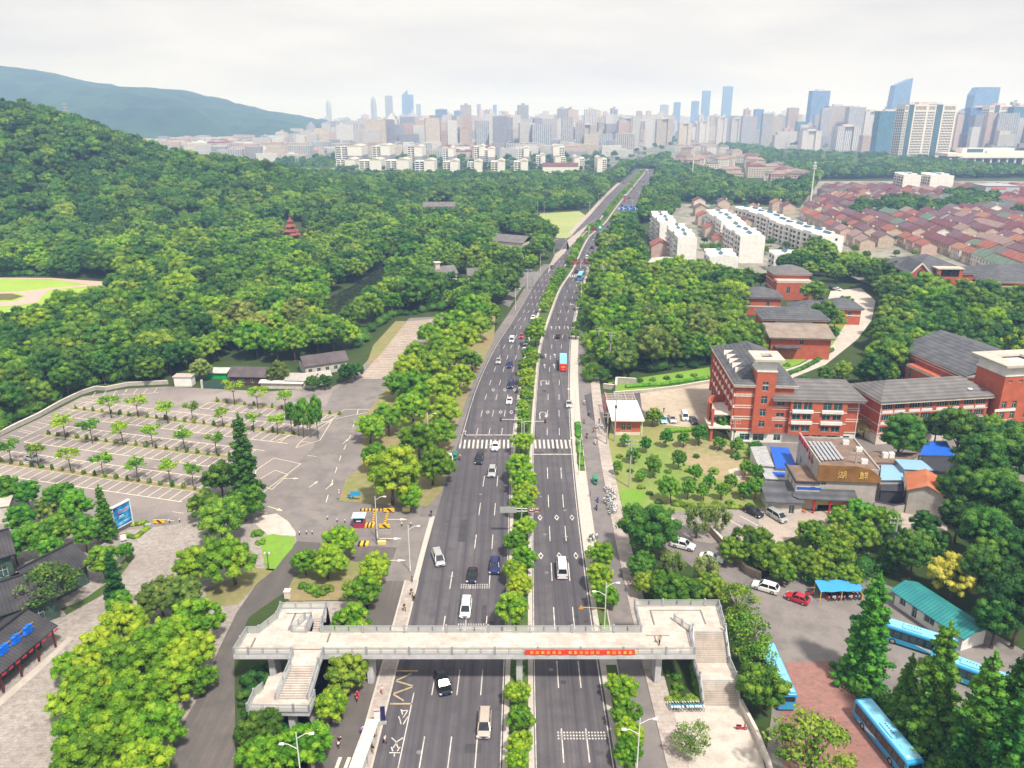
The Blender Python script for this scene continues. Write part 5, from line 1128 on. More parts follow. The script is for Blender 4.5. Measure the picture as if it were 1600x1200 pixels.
# ------------------------------------------------------------------ two wheelers and people
skin_m = mat('skin', (.5,.3,.21), .6, .05, 5); hair_m = mat('hair', (.015,.012,.01), .6, .1, 10)
CLOTH = {n: mat('cloth_' + n, c, .9, .1, 8) for n, c in dict(black=(.02,.02,.025), white=(.7,.68,.66), red=(.55,.03,.04), blue=(.04,.12,.5), navy=(.03,.04,.12), pink=(.7,.3,.32), purple=(.2,.12,.4), tan=(.5,.38,.25), green=(.05,.25,.15), grey=(.25,.25,.27)).items()}
def skin_mesh(name, pts, edges, rad, m, sub=1):
 me = bpy.data.meshes.new(name); me.from_pydata(pts, edges, []); o = bpy.data.objects.new(name, me); COL.objects.link(o)
 md = o.modifiers.new('s', 'SKIN');
 for v, r_0 in zip(me.skin_vertices[0].data, rad): v.radius = (r_0, r_0)
 me.skin_vertices[0].data[0].use_root = True
 o.modifiers.new('d', 'SUBSURF').levels = sub
 dg = bpy.context.evaluated_depsgraph_get(); nm = bpy.data.meshes.new_from_object(o.evaluated_get(dg)); nm.name = name
 bpy.data.objects.remove(o, do_unlink=True); nm.materials.clear(); nm.materials.append(m)
 nm.polygons.foreach_set('use_smooth', [True]*len(nm.polygons)); return nm
def figure(pose):
 """joint positions of a 1.68 m person; walking, standing or riding"""
 if pose == 'ride':
  J = dict(pel=(0,0,.86),ch=(0,-.1,1.2),nk=(0,-.13,1.38),hd=(0,-.15,1.5),tp=(0,-.15,1.62)); hz_ = .82
  legs = {s: [(s*.11,0,.84),(s*.15,-.4,.72),(s*.12,-.36,.3),(s*.12,-.5,.24)] for s in (-1,1)}
  arms = {s: [(s*.19,-.11,1.3),(s*.26,-.22,1.05),(s*.22,-.5,1.0),(s*.2,-.57,1.0)] for s in (-1,1)}
 else:
  a = .24 if pose == 'walk' else .03
  J = dict(pel=(0,0,.9),ch=(0,-.01,1.2),nk=(0,-.01,1.4),hd=(0,-.02,1.53),tp=(0,-.02,1.66))
  legs = {s: [(s*.1,0,.86),(s*.1,-a*s*.7,.48),(s*.1,(-a*s) + (.12 if pose == 'walk' and s < 0 else 0),.09),(s*.1,-a*s-.14+(.1 if pose == 'walk' and s < 0 else 0),.04)] for s in (-1,1)}
  arms = {s: [(s*.19,0,1.34),(s*.24,a*s*.5,1.08),(s*.22,a*s*1.0-.06,.85),(s*.21,a*s*1.1-.09,.74)] for s in (-1,1)}
 pts = [J['pel'],J['ch'],J['nk'],J['hd'],J['tp']]; rad = [.13,.14,.055,.095,.07]; ed = [(0,1),(1,2),(2,3),(3,4)]
 for s in (-1,1):
  b = len(pts); pts += legs[s]; rad += [.085,.06,.042,.04]; ed += [(0,b),(b,b+1),(b+1,b+2),(b+2,b+3)]
  b = len(pts); pts += arms[s]; rad += [.055,.042,.032,.035]; ed += [(1,b),(b,b+1),(b+1,b+2),(b+2,b+3)]
 body = skin_mesh('person', pts, ed, rad, skin_m)
 sh = [J['pel'],J['ch'],(J['nk'][0],J['nk'][1],J['nk'][2]-.05)]; sr = [.155,.165,.09]; se = [(0,1),(1,2)]
 for s in (-1,1): b = len(sh); sh += arms[s][:2]; sr += [.078,.062]; se += [(1,b),(b,b+1)]
 top = skin_mesh('shirt', sh, se, sr, CLOTH['white'])
 tr = [(J['pel'][0],J['pel'][1],J['pel'][2]+.05),J['pel']]; rr_ = [.15,.15]; te = [(0,1)]
 for s in (-1,1): b = len(tr); tr += legs[s][:3]; rr_ += [.1,.075,.06]; te += [(1,b),(b,b+1),(b+1,b+2)]
 leg = skin_mesh('trousers', tr, te, rr_, CLOTH['black'])
 hr = skin_mesh('hair', [(J['hd'][0],J['hd'][1]+.03,J['hd'][2]+.03),(J['tp'][0],J['tp'][1]+.02,J['tp'][2]+.01)], [(0,1)], [.1,.085], hair_m)
 return body, top, leg, hr
FIG = {p: figure(p) for p in ('walk','stand','ride')}
def person(x, y, z, pose, top, legs, label, rz=0, cat='person', group=None):
 b, t, l_, h = FIG[pose]; o = obj('person', b); o.location = (x,y,z); o.rotation_euler = (0,0,rz); tag(o, label, 'person', group)
 q = obj('shirt', t, o); recolour(q, CLOTH[top]); q = obj('trousers', l_, o); recolour(q, CLOTH[legs]); obj('hair', h, o); return o
def pp(px_, py_, *a, z=.2, **k):                   # feet at a photo point
 X, Y = G(px_, py_, z); return person(X, Y, z, *a, **k)
pp(1030,1007,'walk','tan','black','person with a backpack walking on the footbridge deck',z=BZ,rz=2.6)
mb = MB(); X, Y = G(1030,1007,BZ); mb.cbox(X+.13,Y+.1,BZ+1.2,.3,.2,.4,.5); tag(mb.build('backpack', CLOTH['black'], bevel=.04), 'dark backpack on the person crossing the footbridge', 'backpack')
for a in ((644,910,'stand','navy','navy','person in dark clothes at the lamp post on the left footway'),(643,931,'walk','black','black','person in black walking toward the camera beside the left kerb'),(632,955,'walk','black','black','woman in a black dress on the left footway behind the bridge'),
  (598,1085,'stand','white','pink','woman in a white top and pink skirt on the left footway below the bridge'),(602,1163,'walk','white','black','woman in a white blouse and black skirt stepping onto the bus bay'),(586,1155,'stand','tan','black','person waiting beside the bus shelter roof'),
  (583,1178,'stand','black','tan','person in black standing beside the bus shelter'),(944,786,'walk','white','black','person in white on the right footway near the bicycles'),(922,776,'stand','blue','navy','person in blue beside the right side lane'),
  (981,918,'walk','pink','grey','person in pink walking in a pair on the right footway'),(987,918,'walk','white','navy','person in white walking in a pair on the right footway'),(936,662,'stand','black','black','person in black by the bicycles before the gatehouse'),
  (927,676,'walk','red','black','person in red at the corner before the gatehouse'),(1192,668,'walk','black','black','person in black on the school forecourt') if 0 else (1037,645,'walk','black','black','person in black on the school forecourt')):
 pp(a[0], a[1], a[2], a[3], a[4], a[5], rz=random.uniform(0,6))
def torus_wheel(mb, y, r, t=.03, x=0, n=14):
 P = []
 for k in range(n):
  a = 2*math.pi*k/n
  for j in range(4):
   b = math.pi/2*j; rr_ = r + t*math.cos(b); P.append((x+t*math.sin(b), y+rr_*math.cos(a), r+.02+rr_*math.sin(a)))
 mb.add(P, [(k*4+j, ((k+1)%n)*4+j, ((k+1)%n)*4+(j+1)%4, k*4+(j+1)%4) for k in range(n) for j in range(4)])
def bike_proto(col_):
 o = thing('bicycle', 'x', 'bicycle')
 for y in (-.52,.52): mb = MB(); torus_wheel(mb, y, .31); mb.build('wheel', tarm, o)
 mb = MB(); fr = [((0,.52,.33),(0,.1,.33)),((0,.1,.33),(0,.2,.85)),((0,.1,.33),(0,-.38,.78)),((0,.2,.7),(0,-.38,.82)),((0,.52,.33),(0,.18,.65)),((0,-.52,.33),(0,-.36,1.0))]
 for a, b in fr: mb.tube(a, b, .028, n=6)
 for s in (-1,1): mb.tube((0,-.36,1.0),(s*.27,-.28,1.05),.02,n=5)
 mb.build('frame', col_, o); mb = MB(); mb.box(-.08,.1,.86,.08,.34,.92); mb.build('saddle', tarm, o, bevel=.02)
 mb = MB(); mb.box(-.05,.28,.66,.05,.8,.7); mb.box(-.13,-.72,.78,.13,-.46,.98); mb.build('mudguard', WHT, o); KIDS[o.name] = list(o.children); return o
def scooter_proto():
 o = thing('scooter', 'x', 'scooter')
 for y in (-.55,.5): mb = MB(); torus_wheel(mb, y, .2, .055); mb.build('wheel', tarm, o)
 mb = MB(); mb.loft([[(-.05,-.62,.35),(.05,-.62,.35),(.05,-.5,.95),(-.05,-.5,.95)],[(-.18,-.38,.3),(.18,-.38,.3),(.15,-.36,.92),(-.15,-.36,.92)]]); mb.box(-.15,-.38,.26,.15,.1,.34)
 mb.loft([[(-.15,.05,.3),(.15,.05,.3),(.13,.05,.62),(-.13,.05,.62)],[(-.13,.7,.4),(.13,.7,.4),(.1,.75,.7),(-.1,.75,.7)]]); mb.build('body', REDP, o, bevel=.02)
 mb = MB(); mb.box(-.13,.02,.66,.13,.68,.76); mb.build('seat', tarm, o, bevel=.03)
 mb = MB(); mb.tube((-.32,-.42,1.0),(.32,-.42,1.0),.022,n=6); mb.tube((0,-.5,.9),(0,-.42,1.0),.03,n=6); mb.build('handlebar', tarm, o)
 mb = MB(); mb.box(-.07,-.66,.72,.07,-.6,.84); mb.build('headlight', lamp_m, o); KIDS[o.name] = list(o.children); return o
BIKE = bike_proto(BLU); SCO = scooter_proto()
def at2(proto, a, b, rz, label, group, name, cat, colr=None, part='frame', z=.1):
 X, Y = G(a, b, z); o = dup(proto, (X,Y,z), rz, label, group); o.name = name; o['category'] = cat
 if colr is not None:
  for q in kid(o, part): recolour(q, colr)
 return o, X, Y
for i, (a, b, rz, c, top, lg, lb) in enumerate([(559,1092,0,REDP,'red','red','red scooter ridden on the near side lane'),(647,937,3.14,DGR,'tan','black','dark scooter with a pale box beside the left kerb'),(674,806,0,DGR,'navy','navy','scooter at the mouth of the left roadside lane'),
 (727,680,0,WHT,'white','black','white scooter in the left roadside lane above the zebra crossing'),(719,718,0,REDP,'tan','black','scooter at the left end of the zebra crossing'),(711,736,0,DGR,'black','black','scooter below the left end of the zebra crossing'),
 (913,632,0,SIL,'white','grey','scooter at the side lane mouth by the school entrance drive'),(920,649,3.14,BLK,'purple','black','scooter with a rider in purple on the entrance drive'),(913,661,3.14,SIL,'purple','grey','scooter ridden past the first hedge box'),
 (917,684,0,REDP,'black','black','scooter ridden beside the hedge boxes on the right'),(930,694,0,WHT,'white','tan','scooter with a white canopy on the right footway'),(934,784,3.14,BLU,'blue','navy','scooter with a rider in blue on the right side lane'),
 (932,796,0,BLK,'purple','black','scooter with a white box on the right side lane'),(971,1082,0,BLU,'blue','blue','scooter with a blue rider half hidden by the verge tree'),(884,404,0,REDP,'red','black','tiny red scooter at the distant junction')]):
 o, X, Y = at2(SCO, a, b, rz, lb, 'scooters', 'scooter', 'scooter', c, 'body'); person(X, Y+.12*(1 if rz == 0 else -1), .03, 'ride', top, lg, 'rider in %s on the %s' % (top, lb), rz)
for i, (a, b, rz, lb) in enumerate([(566,1150,3.14,'bicycle ridden beside the bus shelter'),(531,1164,0,'red bicycle ridden at the left of the near side lane')]):
 o, X, Y = at2(BIKE, a, b, rz, lb, None, 'bicycle', 'bicycle', REDP if i else BLK); person(X, Y, .1, 'ride', 'purple' if not i else 'black', 'navy', 'rider on the ' + lb, rz)
for k in range(12): at2(BIKE, 1046+k*4.2+(k>4)*3, 1108-(k*.1), R(20)+random.uniform(-.1,.1), 'blue and white shared bicycle in the tidy row by the footbridge stairs', 'blue shared bicycles by the stairs', 'bicycle', 'bicycle', BLU2 if k % 2 else BLU)
kb = 0
for k in range(30):
 a = 952 + random.uniform(-5,5); b = 765 + k*1.35
 at2(BIKE, a+(b-765)*.1, b, random.uniform(1.0,2.2), 'shared bicycle in the untidy rows on the right footway', 'shared bicycles on the right footway', 'bicycle', 'bicycle', [SIL,BLU2,REDP,SIL,GRN][k%5])
for k in range(8): at2(BIKE, 932+k*1.4, 670+random.uniform(-2,3), random.uniform(0,3), 'shared bicycle parked before the gatehouse', 'shared bicycles by the gatehouse', 'bicycle', 'bicycle', [SIL,BLU2,GRN][k%3])
for k in range(7): at2(BIKE, 921+k*1.2, 843+random.uniform(-3,3), random.uniform(0,3), 'shared bicycle behind the first verge tree on the right', 'shared bicycles on the right verge', 'bicycle', 'bicycle', [SIL,GRN][k%2], z=.2)
for k in range(11): at2(SCO, 1292+k*5.2, 936-k*.2, random.uniform(-.3,.3), 'motor scooter parked under the blue shelter roof', 'scooters under the shelter', 'scooter', 'scooter', [REDP,BLK,WHT,REDP,BLU][k%5], 'body')
for a, b, lb in ((1158,1140,'red and black scooter parked below the stairs forecourt wall'),(1264,930,'scooter parked beside the dark red hatchback'),(548,778,'blue motor tricycle on the verge island beside the blue board')):
 at2(SCO, a, b, 1.5, lb, None, 'scooter', 'scooter', BLU if 'blue' in lb else REDP, 'body')
drop(BIKE); drop(SCO)
for a, b, lb in ((930,752,'small green motor tricycle on the right side lane'),(711,714,'green motor tricycle under the roadside trees at the crossing')):
 X, Y = G(a, b, .5); o = thing('tricycle', lb, 'tricycle', (X,Y,.1), random.uniform(-.1,.1))
 mb = MB(); mb.loft([[(-.35,-1.3,.4),(.35,-1.3,.4),(.3,-1.0,1.5),(-.3,-1.0,1.5)],[(-.55,-.7,.35),(.55,-.7,.35),(.5,-.7,1.65),(-.5,-.7,1.65)],[(-.6,1.2,.35),(.6,1.2,.35),(.55,1.15,1.6),(-.55,1.15,1.6)]]); mb.build('body', GRN, o, bevel=.05)
 mb = MB(); mb.quad((-.28,-1.22,.95),(.28,-1.22,.95),(.26,-1.08,1.4),(-.26,-1.08,1.4)); mb.build('windscreen', glass_dk, o)
 for x, y in ((0,-1.05),(-.5,.8),(.5,.8)): mb = MB(); mb.tube((x-.06,y,.25),(x+.06,y,.25),.25,n=12); mb.build('wheel', tarm, o)
# ------------------------------------------------------------------ street furniture and small structures
def lamp_post(px_, py_, label, h=9.5, arms=(1,-1), group='street lamps', z=.2, al=1.9, W=False):
 X, Y = (px_, py_) if W else G(px_, py_, z)
 o = thing('street_lamp', label, 'street lamp', (X,Y,z), 0, group)
 mb = MB(); mb.tube((0,0,0),(0,0,.9),.14,.13,10); mb.tube((0,0,.9),(0,0,h),.1,.06,8)
 for i, s in enumerate(arms): mb.tube((0,0,h-.9-i*1.6),(s*al*.6,0,h-.15-i*1.6),.045,n=6); mb.tube((s*al*.6,0,h-.15-i*1.6),(s*al,0,h-.1-i*1.6),.045,n=6)
 mb.build('pole', pole_w, o)
 for i, s in enumerate(arms):
  mb = MB(); mb.loft([[(s*al-.35,-.14,h-.16-i*1.6),(s*al-.35,.14,h-.16-i*1.6),(s*al-.3,.1,h-.02-i*1.6),(s*al-.3,-.1,h-.02-i*1.6)],[(s*al+.3,-.2,h-.18-i*1.6),(s*al+.3,.2,h-.18-i*1.6),(s*al+.25,.14,h-.0-i*1.6),(s*al+.25,-.14,h-.0-i*1.6)]]); mb.build('lamp_head', pole_w, o, bevel=.02)
 return o
for a, b, l_ in ((944,988,'white double armed lamp post on the verge just behind the footbridge'),(994,1216,'double armed lamp post at the near edge of the right verge'),(905,742,'lamp post by the hedge boxes on the right'),(898,658,'lamp post at the mouth of the entrance drive'),
    (473,1240,'lamp post among the near trees left of the side lane'),(641,892,'lamp post on the left footway near the car park entrance'),(709,558,'lamp post between the roadside trees on the left') ,(670,700,'lamp post inside the left row of trees'),(590,842,'lamp post beside the toll gate')):
 lamp_post(a, b, l_, arms=(1,-1) if a in (944,994,473) else (-1,) if a > 700 else (1,))
for i, y in enumerate((300,345,385,425,470,520,575,640,700,780,860)):
 lamp_post(rx('RK',y)+1.2, y, 'small distant lamp post on the right verge, %s counting away' % nth(i), W=True, arms=(-1,))
for i, y in enumerate((330,372,418,470,530,600,680,760,850)):
 lamp_post(rx('LK',y)-1.4, y, 'small distant lamp post left of the avenue, %s counting away' % nth(i), W=True, arms=(1,))
for i, (a, b) in enumerate(((762,235+62),(840,338),(850,345),(770,325),(735,300),(580,300),(630,300),(697,312),(825,318))):
 lamp_post(a, b, 'tall lamp post over the distant wood, %s from the left' % nth([580,630,697,735,762,770,825,840,850].index(a)), h=15, z=0, arms=(1,))
# warning sign on an arm
X, Y = G(944,988,.2); o = thing('warning_sign', 'orange triangular warning sign on a long arm over the right carriageway', 'sign', (X,Y,.2))
mb = MB(); mb.tube((0,0,4.6),(-3.9,0,4.8),.05,n=6); mb.build('arm', mat('arm_tan', (.55,.4,.25), .6), o)
mb = MB(); mb.add([(-4.3,-.05,4.5),(-3.5,-.05,4.5),(-3.9,-.05,5.25),(-4.3,.03,4.5),(-3.5,.03,4.5),(-3.9,.03,5.25)],[(0,1,2),(5,4,3),(0,3,4,1),(1,4,5,2),(2,5,3,0)]); mb.build('sign_panel', mat('sign_orange', (.85,.35,.02), .5), o)
# utility poles
def upole(a, b, h, label, arms=2, z=0):
 X, Y = G(a, b, z); o = thing('utility_pole', label, 'utility pole', (X,Y,z), R(-10), 'concrete utility poles')
 mb = MB(); mb.tube((0,0,0),(0,0,h),.2,.13,10); mb.build('pole', mat('pole_concrete', (.4,.37,.35), .9, .1, 1), o)
 mb = MB()
 for k in range(arms): mb.box(-1.3,-.06,h-.5-k*.9,1.3,.06,h-.38-k*.9)
 mb.build('crossarm', mat('crossarm_steel', (.3,.29,.29), .6), o)
 mb = MB()
 for k in range(arms):
  for x in (-1.2,-.5,.5,1.2): mb.tube((x,0,h-.38-k*.9),(x,0,h-.15-k*.9),.06,n=6)
 mb.build('insulator', pole_w, o); mb = MB(); mb.box(-.3,-.35,h-3.6,.3,-.14,h-2.9); mb.build('equipment_box', DGR, o)
for a, b, h, l_ in ((983,762,12,'tall concrete utility pole with crossarms at the edge of the garden lawn'),(960,690,13,'utility pole in front of the red gatehouse'),(948,695,9,'short utility pole beside the gatehouse path'),(952,588,15,'utility pole with a crossarm at the wood edge'),
    (934,570,13,'utility pole left of the wood beside the side lane'),(1145,700,8,'slim pole beside the left corner of the school block'),(1327,785,12,'concrete pole with a crossarm before the restaurant sign'),(1389,890,11,'pole with a crossarm among the belt of trees'),
    (941,470,16,'utility pole rising from the roadside wood'),(950,418,16,'distant utility pole near the pale three storey house'),(1028,380,18,'pole beside the blue roofed market stall')):
 upole(a, b, h, l_)
# tall mast and lattice towers
def mast(a, b, top, label):
 X, Y = G(a, b); z = RAY(a, top, Y)[2]; o = thing('mast', label, 'mast', (X,Y,0)); mb = MB(); mb.tube((0,0,0),(0,0,z),.75,.35,10); mb.build('pole', pole_w, o)
 mb = MB()
 for k in (.04,.1,.16): mb.tube((0,0,z*(1-k)),(0,0,z*(1-k)+.5),1.5,n=12)
 for q in range(6): t = q*1.047; mb.box(1.4*math.cos(t)-.2,1.4*math.sin(t)-.2,z*.88,1.4*math.cos(t)+.2,1.4*math.sin(t)+.2,z*.93)
 mb.build('platform', pole_w, o); return o
mast(1265,327,252,'tall white telecom mast rising among the townhouses')
mast(1081,285,240,'thin distant white mast in the wood right of the avenue'); mast(1499,265,243,'short distant mast before the office towers')
def lattice(X, Y, z0, h, wd, label, group=None):
 o = thing('lattice_tower', label, 'pylon', (X,Y,z0), .4, group); mb = MB(); n = 8
 for k in range(n):
  t0, t1 = k/n, (k+1)/n; a, b = wd*(1-t0*.85)/2, wd*(1-t1*.85)/2; C_ = [(-1,-1),(1,-1),(1,1),(-1,1)]
  for i in range(4):
   c, d = C_[i], C_[(i+1)%4]
   mb.beam((c[0]*a,c[1]*a,h*t0),(c[0]*b,c[1]*b,h*t1),.25,.25); mb.beam((c[0]*a,c[1]*a,h*t0),(d[0]*b,d[1]*b,h*t1),.16,.16); mb.beam((d[0]*a,d[1]*a,h*t0),(c[0]*b,c[1]*b,h*t1),.16,.16)
 mb.build('lattice', steel, o)
 mb = MB()
 for z in (.72,.84,.95): mb.beam((-wd*.7,0,h*z),(wd*.7,0,h*z),.3,.3)
 mb.build('crossarm', steel, o)
q = RAY(100,160,690); lattice(q[0], 690, float(hillz(q[0],690)), 22, 4, 'small lattice tower on the crest of the wooded hill')
for i, (a, b, t) in enumerate(((465,262,205),(998,262,195),(1285,262,225),(1334,268,228),(1225,256,222),(1003,250,190))):
 X, Y = G(a, b); z = RAY(a, t, Y)[2]; lattice(X, Y, 0, max(20, z), 6, 'grey lattice pylon in the distance, %s from the left' % nth([465,998,1003,1225,1285,1334].index(a)), 'distant pylons')
# road sign gantries
def sign_panel(o, x0, x1, z0, z1, m, y=0, name='sign_panel'):
 mb = MB(); mb.box(x0,y-.05,z0,x1,y+.05,z1); return mb.build(name, m, o, bevel=.01)
brown = mat('sign_brown', (.16,.05,.04), .5); blue_s = mat('sign_blue', (.02,.13,.5), .4); green_s = mat('sign_green', (.02,.3,.16), .4); back_s = mat('sign_back', (.36,.36,.36), .6, .1, 2)
X, Y = G(810,838,.2); X = rx('ML',Y)+2.4; o = thing('road_sign', 'two panel overhead road sign on a post in the median behind the footbridge', 'road sign', (X,Y,.2))
mb = MB(); mb.tube((0,.12,0),(0,.12,6.6),.16,.13,10); mb.tube((-4.2,.12,6.2),(3.8,.12,6.2),.07,n=6); mb.tube((-4.2,.12,5.6),(3.8,.12,5.6),.07,n=6); mb.build('post', steel, o)
p_ = sign_panel(o, -4.3,-1.0,5.3,6.6, back_s); p_ = sign_panel(o, 1.2,3.8,5.3,6.6, brown)
mb = MB()
for x0, x1, z0, z1 in ((1.35,3.65,6.5,6.53),(1.35,3.65,5.37,5.4),(1.35,1.38,5.4,6.5),(3.62,3.65,5.4,6.5),(1.6,2.4,5.75,5.9),(1.6,1.75,5.9,6.3),(2.0,2.25,6.05,6.35),(2.4,2.62,6.05,6.35),(2.78,3.0,6.05,6.35),(3.14,3.36,6.05,6.35),(2.6,3.4,5.6,5.7)): mb.box(x0,-.075,z0,x1,-.055,z1)
mb.build('lettering', WHT, p_)
for a, b, wd, hh, m_, l_ in ((983,340,15,3.6,blue_s,'wide blue overhead road sign above the distant right carriageway'),(978,362,8,3.6,blue_s,'smaller blue overhead road sign over the distant right carriageway'),(937,372,5,4.6,green_s,'round green sign in the median beyond the junction'),
     (832,452,8,2.6,back_s,'grey backed sign over the left carriageway near the wood')):
 X, Y = G(a, b, .2); o = thing('road_sign', l_, 'road sign', (X,Y,.2)); mb = MB(); xs = wd/2+1 if m_ is blue_s else 0; mb.tube((xs,.1,0),(xs,.1,8.5),.18,n=8); mb.tube((-wd/2,.1,7.5),(xs,.1,7.5),.1,n=6); mb.build('post', steel, o)
 if m_ is green_s:
  mb = MB(); mb.tube((0,-.1,7.2),(0,.0,7.2),2.2,n=20); p_ = mb.build('sign_panel', m_, o); mb = MB(); mb.tube((0,-.14,7.4),(0,-.11,7.4),.9,n=12); mb.build('symbol', WHT, p_)
 elif m_ is blue_s:
  for k in range(3 if wd > 10 else 2):
   n_ = 3 if wd > 10 else 2; w_ = wd/n_; x0 = -wd/2+k*w_; p_ = sign_panel(o, x0+.1, x0+w_-.1, 5.6, 5.6+hh, m_); mb = MB()
   mb.box(x0+w_*.45,-.08,6,x0+w_*.55,-.055,8.2); mb.box(x0+w_*.2,-.08,8.2,x0+w_*.45,-.055,8.5); mb.box(x0+w_*.65,-.08,7.1,x0+w_*.9,-.055,7.4); mb.build('symbol', WHT, p_)
 else: sign_panel(o, -wd/2, wd/2, 6.3, 6.3+hh*.8, m_)
# red lamp gantries at the junction
for a, l_ in ((900,'dark red display gantry over the median at the distant junction'),(918,'dark red display gantry over the right carriageway at the distant junction'),):
 X, Y = G(a, 420, .2); o = thing('display_gantry', l_, 'traffic sign', (X,Y,.2)); mb = MB(); mb.tube((2.6,.1,0),(2.6,.1,5.6),.12,n=8); mb.build('post', pole_w, o)
 mb = MB(); mb.box(-2.1,-.05,2.4,2.3,.05,5.2); p_ = mb.build('display', mat('display_red', (.2,.03,.035), .5), o); mb = MB(); r9 = random.Random(a)
 for k in range(22): x, z = r9.uniform(-1.9,1.9), r9.uniform(2.6,5.0); mb.box(x,-.08,z,x+.35,-.055,z+.14)
 mb.build('lettering', cream_w, p_)
X, Y = G(929,372,.2); o = thing('display_gantry', 'dark red display gantry in the median beyond the junction', 'traffic sign', (X,Y,.2)); mb = MB(); mb.tube((-4,.1,0),(-4,.1,8),.2,n=8); mb.build('post', pole_w, o); sign_panel(o,-2.6,2.6,5,7.4,MATS['display_red'],name='display')
# traffic signals by the crossing
for a, b, s_, l_ in ((832,687,-1,'traffic signal on an arm from the median over the left carriageway'),(833,690,1,'traffic signal on an arm from the median over the right carriageway')):
 X, Y = G(a, b, .25); X = rx('ML',Y)+2.5+s_*.3; o = thing('traffic_signal', l_, 'traffic light', (X,Y,.25)); mb = MB(); mb.tube((0,0,0),(0,0,5.8),.1,.08,8); mb.tube((0,0,5.6),(s_*5.4,0,5.7),.06,n=6); mb.build('pole', pole_w, o)
 mb = MB(); mb.box(s_*5.4-.2,-.15,5.1,s_*5.4+.2,.15,6.2); h_ = mb.build('signal_head', tarm, o); mb = MB(); mb.tube((s_*5.4,-.18,5.95),(s_*5.4,-.155,5.95),.11,n=10); mb.build('lens', tail_m, h_)
# bus shelter on the left footway
P0, P1 = G(583,1124,2.8), G(546,1225,2.8); a_ = math.atan2(P1[1]-P0[1], P1[0]-P0[0]); L_ = math.hypot(P1[0]-P0[0],P1[1]-P0[1])
o = thing('bus_shelter', 'long bus shelter with a pale ribbed roof on the left footway', 'bus shelter', (P0[0],P0[1],.2), a_)
mb = MB(); n = 9
for k in range(n): x0 = L_*k/n; mb.loft([[(x0+.03,-.85,2.55),(x0+.03,.85,2.55),(x0+.03,.85,2.63),(x0+.03,0,2.72),(x0+.03,-.85,2.63)],[(x0+L_/n-.03,-.85,2.55),(x0+L_/n-.03,.85,2.55),(x0+L_/n-.03,.85,2.63),(x0+L_/n-.03,0,2.72),(x0+L_/n-.03,-.85,2.63)]])
mb.build('roof', mat('shelter_roof', (.6,.55,.5), .6, .08, 2), o)
for k in range(5): mb = MB(); mb.tube((.4+k*2.3,.5,0),(.4+k*2.3,.5,2.55),.06,n=8); mb.build('post', steel, o)
mb = MB(); mb.box(1,.1,.45,L_-1,.45,.52); mb.build('bench', steel, o)
X, Y = G(594,1132,.2); o = thing('bus_stop_board', 'white and dark blue bus stop board standing at the end of the shelter', 'sign', (X,Y,.2), .1)
mb = MB(); mb.box(-.75,-.06,.5,.05,.06,2.5); p_ = mb.build('route_panel', WHT, o, bevel=.01); mb = MB(); mb.box(-.75,-.08,2.3,.05,-.062,2.5); mb.build('red_header', REDP, p_)
mb = MB(); mb.box(.12,.05,.6,.75,.2,2.9); mb.build('side_panel', NAV, o, bevel=.01); mb = MB(); mb.box(-.9,-.2,0,.9,.3,.3); mb.build('base', steel, o)
# toll gate
stripe = mat('hazard_yellow', (.85,.5,.03), .6, .08, 2); blk = mat('hazard_black', (.03,.03,.03), .7)
def striped(name, x0, y0, x1, y1, h, wd, label, group=None, n=None, slant=True):
 a, b = Vector((x0,y0,0)), Vector((x1,y1,0)); L_ = (b-a).length; o = thing(name, label, 'barrier', (x0,y0,.06), math.atan2(y1-y0, x1-x0), group)
 mb = MB(); mb.box(0,-wd/2,0,L_,wd/2,h); bd = mb.build('block', stripe, o); mb = MB(); n = n or max(2, int(L_/.7)); s = L_/n
 for k in range(n):
  x = k*s
  for yy, sg in ((-wd/2-.006,1),): mb.add([(x,yy,0),(x+s*.45,yy,0),(x+s*.45+.0,yy,h),(x,yy,h)],[(0,1,2,3)])
  mb.quad((x,-wd/2,h+.006),(x+s*.45,-wd/2,h+.006),(x+s*.45,wd/2,h+.006),(x,wd/2,h+.006))
 mb.build('stripe', blk, bd); return o
for i, (pa, pb, w_) in enumerate([((563,798),(597,798),.5),((552,822),(585,822),1.6),((560,851),(576,851),1.6),((585,802),(583,818),.4),((607,800),(601,820),.4)]):
 a, b = G(*pa), G(*pb); striped('traffic_barrier', a[0], a[1], b[0], b[1], .35, w_, 'low black and yellow striped kerb of the toll gate, %s in the group' % nth(i), 'striped kerbs of the toll gate')
for a, b, l_ in ((608,801,'yellow barrier board with one black slash at the back of the toll gate'),(601,826,'yellow barrier board with one black slash in front of the toll booth'),(249,819,'yellow barrier board with a black slash by the billboard bed')):
 X, Y = G(a, b); o = thing('barrier_board', l_, 'barrier', (X,Y,.06)); mb = MB(); mb.box(-1.15,-.08,.15,1.15,.08,1.0); bd = mb.build('board', stripe, o, bevel=.02); mb = MB(); mb.add([(-.6,-.09,.95),(.0,-.09,.95),(.7,-.09,.2),(.1,-.09,.2)],[(0,1,2,3)]); mb.build('stripe', blk, bd); mb = MB(); mb.box(-1.0,-.2,0,-.8,.2,.15); mb.box(.8,-.2,0,1,.2,.15); mb.build('foot', blk, o)
for a, b in ((635,799),(597,851)):
 X, Y = G(a, b); mb = MB(); mb.box(X-.8,Y-.3,.06,X+.8,Y+.3,.9); tag(mb.build('water_barrier', mat('barrier_cream', (.75,.6,.25), .5), bevel=.06), 'plain cream water filled barrier %s the toll gate' % ('at the back of' if b == 799 else 'in front of'), 'barrier')
X, Y = G(562,822); o = thing('toll_booth', 'small maroon toll booth with a pale flat roof and blue stripe', 'booth', (X,Y,.06), .03)
